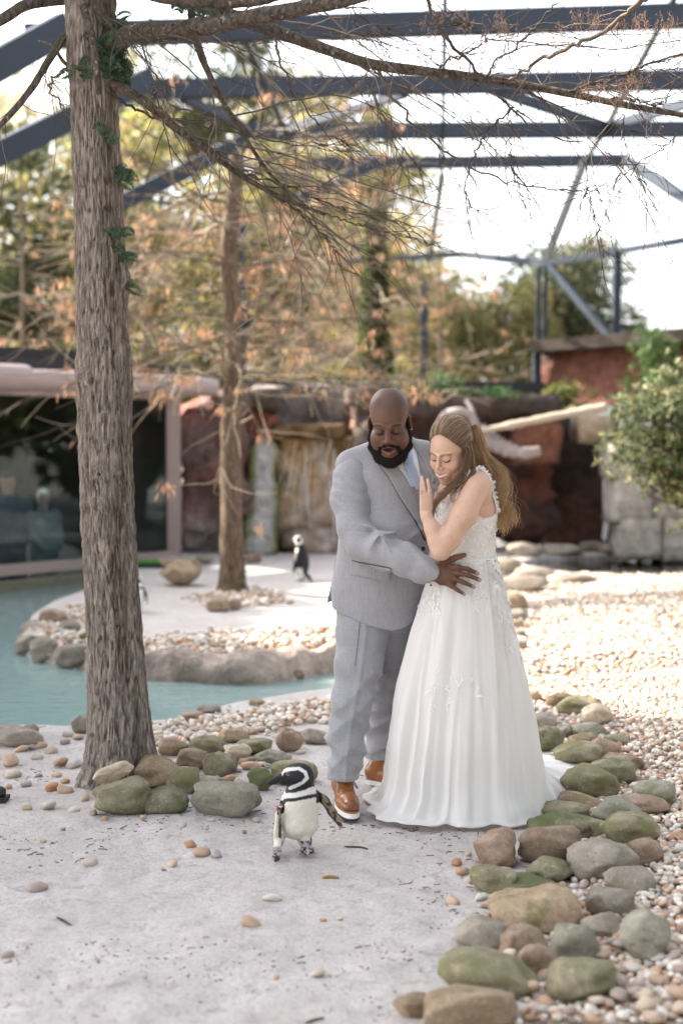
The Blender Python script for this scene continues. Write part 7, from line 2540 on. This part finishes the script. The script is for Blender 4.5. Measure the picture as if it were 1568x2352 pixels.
# a cap of hair under the strands
V = Vox(BH_O - 0.17, BH_O + 0.19, 0.0042)
V.ell(bT((0, 0.024, 0.052)), np.array([0.079, 0.099, 0.090]), BH_R, 0.01)
V.ell(bT((0.0, 0.075, 0.010)), np.array([0.066, 0.050, 0.075]), BH_R, 0.03)
V.ell(bT((0, -0.110, -0.030)), np.array([0.070, 0.075, 0.095]), BH_R, 0.012, 's')
V.ell(bT((0, -0.085, -0.095)), np.array([0.085, 0.10, 0.085]), BH_R, 0.012, 's')
cv, cq = V.skin(1)
under("hair_cap", cv, cq, M["hair"], bride, True, np.tile([0.22, 0.14, 0.08], (len(cv), 1)))
for k in range(900):
    x0 = random.uniform(-0.071, 0.071)
    e_ = (x0 / 0.071) ** 2
    st_ = np.array([x0, -0.070 + 0.060 * e_, 0.104 - 0.092 * e_])
    if random.random() < 0.4:
        st_ = st_ + np.array([0, random.uniform(0.0, 0.09) * (1 - e_), 0.01])
    lift = 0.045 + 0.04 * random.random()
    tgt = clip + np.array([random.uniform(-0.018, 0.012), random.uniform(-0.01, 0.006), random.uniform(-0.02, 0.02)])
    pts = []
    bulgeH = random.uniform(0.0, 0.05)
    for w in np.linspace(0, 1, 12):
        q = st_ * (1 - w) + tgt * w + np.array([x0 * 0.75 * math.sin(math.pi * w), 0, 0.045 * math.sin(math.pi * w) * (1.0 - 0.9 * e_)])
        q = on_skull(q, lift + bulgeH * math.sin(math.pi * w) ** 2)
        pts.append(bT(q))
    c = pick_cols(HC, 1, 0.16)[0]
    add_tube(mb, catmull(np.array(pts), 16), np.concatenate([np.linspace(0.0008, 0.0017, 8), np.linspace(0.0017, 0.0012, 8)]), 3, c, cap=False)
# long waves down the back: (view px path, spread at end px, count)
def locks(paths, n, sp0, sp1, pal, rr=0.0012, wave=0.010, col2=None, per=9, tight=0.0035):
    """n wavy locks of `per` fine strands each"""
    for _ in range(n):
        base = random.choice(paths)
        m = len(base)
        ox, oy, oz = RNG.normal(0, 1, 3)
        ph, fr_ = paths.index(base) * 0.5 + random.gauss(0, 0.45), random.gauss(2.3, 0.12)
        pts = []
        for i_, (x, y, Y) in enumerate(base):
            w = i_ / (m - 1)
            s_ = sp0 * (1 - w) + sp1 * w
            pts.append(P(x + ox * s_, y + oy * s_ * 0.45, Y + oz * s_ * 0.0012))
        q0 = catmull(np.array(pts), 34)
        w0 = np.linspace(0, 1, 34)
        wv = wave * sstep(0.1, 0.7, w0)
        q0[:, 0] += wv * np.sin(fr_ * 6.28 * w0 + ph)
        q0[:, 1] += wv * np.cos(fr_ * 6.28 * w0 + ph)
        q0[:, 2] += 0.35 * wv * np.sin(fr_ * 6.28 * w0 + ph + 1)
        c0 = pick_cols(pal, 1, 0.1)[0]
        c1 = (np.array(col2) if col2 is not None else c0) * random.uniform(0.8, 1.2)
        for _k in range(per):
            k_ = int(34 * random.uniform(0.62, 1.0))
            o1, o2 = RNG.normal(0, tight, 3), RNG.normal(0, tight * 1.5, 3)
            q = q0[:k_] + o1 * (1 - w0[:k_, None]) + o2 * w0[:k_, None]
            cg = w0[:k_, None]
            cols = np.repeat((c0 * (1 - cg) + c1 * cg) * random.uniform(0.8, 1.2), 3, 0)
            v, qd, _ = tube(q, np.linspace(1, 0.5, k_) * rr * random.uniform(0.7, 1.3), 3, False)
            mb.add(v, qd, cols)
GOLD = (0.58, 0.37, 0.18)
back = [[(1086, 985, 6.17), (1094, 1015, 6.17), (1106, 1050, 6.17), (1130, 1085, 6.18), (1144, 1115, 6.18), (1151, 1150, 6.17), (1154, 1190, 6.16), (1150, 1232, 6.16)],
        [(1084, 990, 6.19), (1090, 1020, 6.18), (1098, 1050, 6.18), (1122, 1085, 6.20), (1141, 1115, 6.20), (1149, 1150, 6.18), (1150, 1190, 6.17), (1150, 1236, 6.17)],
        [(1089, 980, 6.17), (1100, 1006, 6.18), (1114, 1042, 6.18), (1140, 1080, 6.18), (1152, 1115, 6.17), (1159, 1150, 6.16), (1166, 1180, 6.15), (1176, 1210, 6.14)],
        [(1078, 1000, 6.16), (1084, 1030, 6.15), (1092, 1055, 6.16), (1116, 1085, 6.18), (1138, 1112, 6.19), (1147, 1145, 6.18), (1150, 1180, 6.17), (1146, 1218, 6.17)]]
locks(back, 120, 4.5, 4.5, HC + HG, 0.0012, 0.019, GOLD)
locks(back, 34, 5, 10, HG, 0.0007, 0.032, GOLD, 4, 0.006)
locks(back, 70, 7, 16, HG, 0.0004, 0.04, GOLD, 1, 0.006)
front = [[(1066, 1010, 6.10), (1072, 1040, 6.08), (1066, 1070, 6.06), (1052, 1098, 6.04), (1032, 1118, 6.02), (1014, 1140, 6.01), (1000, 1168, 6.00), (996, 1198, 6.00)],
         [(1072, 1012, 6.11), (1078, 1045, 6.09), (1074, 1078, 6.07), (1058, 1104, 6.05), (1036, 1124, 6.03), (1016, 1148, 6.01), (1006, 1175, 6.00)],
         [(1076, 1015, 6.12), (1084, 1050, 6.10), (1084, 1080, 6.08), (1070, 1102, 6.06), (1046, 1122, 6.04), (1020, 1140, 6.02)]]
locks(front, 24, 2.0, 4.5, HC + HG[2:], 0.0012, 0.012, (0.26, 0.155, 0.08))
under_ = [[(1060, 1050, 6.16), (1050, 1090, 6.15), (1035, 1115, 6.12), (1018, 1135, 6.10), (1008, 1160, 6.07)], [(1075, 1030, 6.15), (1080, 1070, 6.13), (1075, 1100, 6.12), (1062, 1118, 6.10)]]
locks(under_, 18, 3, 4, [HC[3], HC[0]], 0.0014, 0.008)
v, fs, c = mb.arrays()
under("hair", v, fs, M["hair"], bride, True, c, "long wavy brown hair with golden ends, half pinned up", kind="stuff")
# twisted strand and pearl clip
mb = MB()
for ph in (0, 2.1, 4.2):
    w = np.linspace(0, 1, 24)
    a, b = bT((0.075, 0.045, -0.005)), bT(clip + [0.012, 0.008, 0.015])
    q = a[None] * (1 - w[:, None]) + b[None] * w[:, None]
    q = q + 0.006 * np.stack([np.cos(w * 14 + ph), np.sin(w * 14 + ph), np.cos(w * 14 + ph + 1)], 1)
    add_tube(mb, q, 0.006, 6, pick_cols(HC, 1, 0.1)[0])
mb.part("hair_twist", M["hair"], bride)
pearls = MB()
for k in range(22):
    w = k / 21
    c = bT(np.array([0.010 - 0.02 * w, 0.113 - 0.03 * w, 0.028 + 0.075 * w])) + RNG.normal(0, 0.005, 3)
    v, f = ico(1)
    pearls.add(v * random.uniform(0.003, 0.0052) + c, f)
pearls.part("pearl_clip", M["lacework"], bride, kind="stuff")
# ================================================================== penguins
M["plumage"] = from_attr("plumage", 0.6, 0.3, 0.10, 120, 0.25, 260, 0.003)
M["bill"] = plain("black_bill", (0.02, 0.02, 0.022), 0.35, 0.5)
M["eye"] = plain("dark_eye", (0.02, 0.01, 0.008), 0.1, 0.8)
BLK, WHT, CRM = (0.018, 0.018, 0.021), (0.72, 0.71, 0.69), (0.66, 0.62, 0.54)
def px_of(v):
    """direction of view of each point, for laying the plumage pattern on the breast"""
    q = v - CAM
    dep = q @ _F
    return np.stack([CX + F_PX * (q @ _R) / dep, CY - F_PX * (q @ _U) / dep], 1)
def poly_d(p, pts):
    d = np.full(len(p), 1e9)
    for a, b in zip(pts[:-1], pts[1:]):
        a, b = np.array(a, float), np.array(b, float)
        e = b - a
        t = np.clip(((p - a) @ e) / (e @ e), 0, 1)
        d = np.minimum(d, np.linalg.norm(p - a - t[:, None] * e, axis=1))
    return d

V = Vox((-0.33, 5.44, -0.01), (0.06, 5.84, 0.47), 0.0028)
PY = 5.63
V.ell(P(686, 1872, PY), (0.078, 0.080, 0.086), None, 0.03)
V.ell(P(684, 1897, PY - 0.005), (0.076, 0.078, 0.048), None, 0.03)
V.ell(P(688, 1842, PY), (0.072, 0.072, 0.060), None, 0.03)
V.cap(P(692, 1826, PY), P(690, 1790, PY - 0.01), 0.060, 0.050, 0.03)
V.ell(P(687, 1780, PY - 0.025), (0.058, 0.056, 0.048), roty(0.1), 0.015)
V.cap(P(668, 1784, PY - 0.04), P(652, 1789, PY - 0.055), 0.040, 0.026, 0.02)
V.chain([P(650, 1786, PY - 0.06), P(634, 1791, PY - 0.085), P(619, 1796, PY - 0.105)], [0.0155, 0.0125, 0.009], 0.008)
V.cap(P(619, 1797, PY - 0.106), P(615, 1800, PY - 0.11), 0.008, 0.0045, 0.004)
V.cap(P(646, 1792, PY - 0.055), P(622, 1801, PY - 0.10), 0.011, 0.006, 0.005)
# tail, legs, feet
V.cap(P(700, 1930, PY + 0.06), P(710, 1948, PY + 0.12), 0.03, 0.012, 0.02)
for (lx, ly, lY, fx, fy) in ((640, 1925, 5.60, 634, 1973), (697, 1925, 5.68, 700, 1950)):
    ft = G(fx, fy, 0.014)
    V.chain([P(lx, ly, lY), np.array([ft[0] + 0.004, ft[1] + 0.012, 0.05]), ft + [0, 0.006, 0.004]], [0.024, 0.015, 0.014], 0.012)
    tilt = 0.35 if fx > 660 else -0.1
    for a in (-0.75, 0.0, 0.75):
        d = np.array([math.sin(a + tilt), -math.cos(a + tilt), 0])
        V.chain([ft, ft + d * 0.028 + [0, 0, -0.004], ft + d * 0.050 + [0, 0, -0.008]], [0.012, 0.0095, 0.0055], 0.010)
        V.cap(ft + d * 0.050 + [0, 0, -0.007], ft + d * 0.062 + [0, 0, -0.010], 0.0045, 0.002, 0.003)
    for a in (-0.4, 0.4):
        d = np.array([math.sin(a + tilt), -math.cos(a + tilt), 0])
        V.cap(ft, ft + d * 0.030 - [0, 0, 0.006], 0.007, 0.005, 0.010)
# flippers
fn1 = np.array([1.0, -0.25, 0.05]); fn1 /= np.linalg.norm(fn1)
V.chain([P(648, 1846, PY - 0.015), P(640, 1872, PY - 0.055), P(635, 1915, PY - 0.085), P(633, 1962, PY - 0.08)], [0.018, 0.026, 0.024, 0.010], 0.012, fn1, 0.36)
fn2 = np.array([-0.45, -0.85, -0.28]); fn2 /= np.linalg.norm(fn2)
V.chain([P(728, 1824, PY + 0.02), P(745, 1838, PY + 0.025), P(764, 1868, PY + 0.03), P(783, 1898, PY + 0.03)], [0.016, 0.021, 0.020, 0.010], 0.010, fn2, 0.40)
V.warp(lambda x, y, z: 0.0012 * fbm(x * 90, y * 90, z * 60, 2, 4), 0.01)
pv, pq = V.skin(1)
uv = px_of(pv)
x, y = uv[:, 0], uv[:, 1]
nz_ = 0.7 * fbm(pv[:, 0] * 110, pv[:, 1] * 110, pv[:, 2] * 110, 2, 9)
x, y = x + nz_, y + nz_
q2 = np.stack([x, y], 1)
c = np.tile(CRM, (len(pv), 1))
frontm = pv[:, 1] < PY + 0.025
band_top = np.interp(x, [635, 650, 677, 701, 725, 735], [1826, 1828, 1830, 1824, 1816, 1812])
c = blend(c, (y < band_top) * 1.0, BLK)                                   # head and neck
c = blend(c, ~frontm * (y < 1935), BLK)                                      # back
stripe = [(645, 1780), (650, 1771), (665, 1767), (686, 1765), (701, 1774), (705, 1787), (694, 1798), (680, 1805), (666, 1810)]
c = blend(c, sstep(4.6, 3.2, poly_d(q2, stripe)) * (pv[:, 1] < PY + 0.01), WHT)
c = blend(c, sstep(6.2, 4.8, poly_d(q2, [(649, 1816), (652, 1829), (660, 1827), (677, 1826.5), (701, 1820), (720, 1812), (730, 1816)])) * frontm, WHT)
c = blend(c, sstep(4.8, 3.4, poly_d(q2, [(640, 1868), (647, 1850), (655, 1838), (677, 1837), (701, 1832), (725, 1827), (734, 1832)])) * frontm, BLK)
c = blend(c, sstep(9, 7, poly_d(q2, [(646, 1846), (645, 1862)])) * frontm * (x < 654), BLK)
c = blend(c, sstep(1.9, 1.2, np.hypot(x - 661, y - 1778) - 2.2) * (pv[:, 1] < PY - 0.03), (0.30, 0.20, 0.18))
# bill
c = blend(c, (x < 648) * (y < 1806) * (y > 1776), (0.022, 0.022, 0.024))
# flippers, feet
fl1 = seg_d(pv, P(645, 1855, PY - 0.04), P(633, 1965, PY - 0.08)) < 0.034
fl1 &= (x < 646) & (y > 1846)
mott = fbm(pv[:, 0] * 70, pv[:, 1] * 70, pv[:, 2] * 45, 3, 14)
fcol = np.array([0.34, 0.26, 0.18]) * (1 - sstep(0.15, 0.5, mott))[:, None] + np.array([0.05, 0.045, 0.045]) * sstep(0.15, 0.5, mott)[:, None]
edge1 = np.abs(x - np.interp(y, [1846, 1900, 1965], [645, 637, 633])) > 4.0
c[fl1] = np.where(edge1[fl1][:, None], np.array([0.05, 0.045, 0.05]), fcol[fl1])
fl2 = (x > 737) & (y > 1815)
c[fl2] = fcol[fl2]
c = blend(c, (fl2 & (poly_d(q2, [(733, 1822), (762, 1862), (784, 1898)]) > 6.5)) * 0.8, (0.06, 0.05, 0.05))
c = blend(c, ((x > 726) & (x <= 740) & (y > 1812) & (y < 1845)) * 1.0, BLK)
ft_ = (pv[:, 2] < 0.060) & ~fl1 & (y > 1931)
mt = fbm(pv[:, 0] * 90, pv[:, 1] * 90, pv[:, 2] * 90, 2, 17)
c[ft_] = np.where(mt[ft_][:, None] > -0.12, np.array([0.42, 0.36, 0.38]), np.array([0.045, 0.035, 0.04]))
pen = empty("penguin", (P(680, 1965, 5.6)[0], 5.62, 0.0))
tag(pen, "black and white banded penguin walking on the sand in front of the couple", "penguin")
under("body", pv, pq, M["plumage"], pen, True, c)
PB = bvh_of(pv, pq)
hit = PB.ray_cast(Vector(CAM), Vector(ray(661, 1778)).normalized())
v, f = ico(2)
under("eye", v * 0.0052 + np.array(hit[0]) + [0.001, 0.002, 0], f, M["eye"], pen)
mb = MB()
q = np.array([P(643 + 5.5 * math.cos(a), 1851 + 2.5 * math.sin(a), PY - 0.035 - 0.02 * math.sin(a)) for a in np.linspace(0, 2 * math.pi, 16)])
add_tube(mb, q, 0.0035, 6, cap=False)
mb.part("white_band", M["shirt"], pen)
v, f = ico(2)
under("red_tag", v * [0.005, 0.005, 0.007] + P(637, 1853, PY - 0.055), f, plain("red_tag", (0.75, 0.10, 0.04), 0.4, 0.4), pen)

# standing penguins on the island: one sculpted bird, posed twice
def far_bird(o, s, yaw, label, lean=0.12):
    """local: faces -Y, 1.0 tall"""
    V = Vox((-0.36, -0.42, -0.02), (0.36, 0.40, 1.04), 0.014)
    V.ell((0, 0, 0.36), (0.17, 0.16, 0.30), rotx(-lean), 0.05)
    V.ell((0, -0.02, 0.58), (0.125, 0.12, 0.17), rotx(-lean), 0.05)
    V.cap((0, -0.03, 0.70), (0, -0.055, 0.86), 0.095, 0.085, 0.05)
    V.ell((0, -0.07, 0.90), (0.085, 0.105, 0.085), None, 0.03)
    V.chain([(0, -0.16, 0.89), (0, -0.25, 0.875)], [0.035, 0.014], 0.03)
    V.cap((0, 0.14, 0.12), (0, 0.26, 0.0), 0.05, 0.012, 0.04)
    for g in (-1, 1):
        V.chain([(g * 0.14, -0.01, 0.64), (g * 0.21, -0.04, 0.42), (g * 0.235, -0.10, 0.20)], [0.05, 0.06, 0.02], 0.03, np.array([1.0, 0, 0]), 0.4)
        V.chain([(g * 0.07, 0.0, 0.12), (g * 0.075, -0.02, 0.03)], [0.05, 0.04], 0.03)
        for a in (-0.4, 0, 0.4):
            V.cap((g * 0.075, -0.02, 0.022), (g * 0.075 + 0.10 * math.sin(a), -0.02 - 0.11 * math.cos(a), 0.012), 0.025, 0.012, 0.02)
    v, q = V.skin(1)
    c = np.tile(BLK, (len(v), 1))
    yb = v[:, 1] + 0.10 * (v[:, 2] - 0.5)
    belly = (yb < -0.02) & (v[:, 2] < 0.72) & (np.abs(v[:, 0]) < 0.16)
    c[belly] = WHT
    side = (v[:, 2] < 0.30) & (yb < 0.05) & (np.abs(v[:, 0]) < 0.18)
    c[side] = WHT
    band = belly & (np.abs(v[:, 2] - 0.60 - 0.10 * (np.abs(v[:, 0]) < 0.0)) < 0.022)
    c[band] = BLK
    hs_ = np.hypot(v[:, 1] + 0.05, v[:, 2] - 0.90)
    c[(v[:, 2] > 0.78) & (np.abs(hs_ - 0.085) < 0.026) & (np.abs(v[:, 0]) > 0.03) & (v[:, 1] > -0.16)] = WHT
    c[(v[:, 2] < 0.045)] = (0.06, 0.05, 0.05)
    w = (v * s) @ rotz(yaw).T + np.array(o)
    root = empty("penguin", tuple(o))
    tag(root, label, "penguin")
    under("body", w, q, M["plumage"], root, True, c)
o = G(693, 1336, 0.09)
far_bird(o, S(108, o[1]), math.radians(-112), "distant penguin standing side-on before the waterfall")
o = G(316, 1408, 0.08)
far_bird(o, S(98, o[1]), math.radians(8), "penguin mostly hidden behind the big trunk, one flipper showing")

# ================================================================== visitors behind the glass
def visitor(x, ytop, Y, H, cols, label, hat=None, yaw=0.0, arm=0.0):
    tp = at_z(x, 0, Y)
    base = np.array([tp[0], tp[1], -0.52])
    V = Vox((-0.42, -0.32, -0.02), (0.42, 0.32, 1.06), 0.016)
    V.ell((0, 0, 0.94), (0.052, 0.058, 0.068), None, 0.02)
    V.cap((0, 0.01, 0.80), (0, 0.0, 0.90), 0.035, 0.035, 0.03)
    V.ell((0, 0, 0.70), (0.125, 0.075, 0.12), None, 0.05)
    V.ell((0, 0, 0.56), (0.10, 0.075, 0.10), None, 0.05)
    for g in (-1, 1):
        V.chain([(g * 0.125, 0, 0.79), (g * 0.155, 0.01, 0.63), (g * (0.13 - arm * 0.08), -0.08 - arm * 0.04, 0.52)], [0.045, 0.038, 0.030], 0.03)
        V.chain([(g * 0.055, 0, 0.50), (g * 0.065, -0.01, 0.27), (g * 0.07, 0.01, 0.05)], [0.075, 0.052, 0.04], 0.03)
        V.cap((g * 0.07, 0.01, 0.03), (g * 0.075, -0.09, 0.02), 0.034, 0.026, 0.02)
    v, q = V.skin(1)
    c = np.tile(cols[0], (len(v), 1))
    c = blend(c, (v[:, 2] < 0.50) & (np.abs(v[:, 0]) < 0.13), cols[1])
    c = blend(c, v[:, 2] > 0.845, cols[2])
    c = blend(c, (v[:, 2] > 0.965) | ((v[:, 2] > 0.90) & (v[:, 1] > 0.0)), hat or (0.02, 0.016, 0.014))
    w = (v * H) @ rotz(yaw).T + base
    root = empty("person", tuple(base))
    tag(root, label, "person")
    under("body", w, q, M["twig"], root, True, c)
visitor(108, 1075, 0.75, 1.72, [(0.05, 0.075, 0.11), (0.04, 0.045, 0.06), (0.36, 0.20, 0.14)], "visitor in a dark blue jacket standing behind the viewing glass", None, 0.5, 0.6)
visitor(172, 1100, 0.6, 1.52, [(0.15, 0.18, 0.20), (0.17, 0.19, 0.20), (0.30, 0.2, 0.15)], "visitor in a pale cap and grey top leaning at the viewing glass beside the trunk", (0.75, 0.74, 0.68), 0.9, 0.5)

# toe of a black shoe at the edge of the picture
mb = MB()
o = G(-6, 1838, 0)
V = Vox(o + [-0.32, -0.08, -0.01], o + [0.08, 0.10, 0.14], 0.006)
V.chain([o + [-0.22, 0.01, 0.05], o + [-0.10, 0, 0.05], o + [0.012, 0, 0.036]], [0.04, 0.045, 0.030], 0.02)
V.cap(o + [-0.22, 0.01, 0.06], o + [-0.23, 0.01, 0.11], 0.04, 0.042, 0.02)
V.cut(o + [0, 0, 0.018], np.array([0, 0, -1.0]))
v, q = V.skin(1)
sh = empty("shoe", tuple(o))
tag(sh, "black shoe whose toe just shows at the edge of the picture", "shoe")
under("upper", v, q, M["black_plastic"], sh)
v, f = box(o + [-0.10, 0.0, 0.010], (0.30, 0.085, 0.016))
under("sole", v, f, M["outsole"], sh, False)
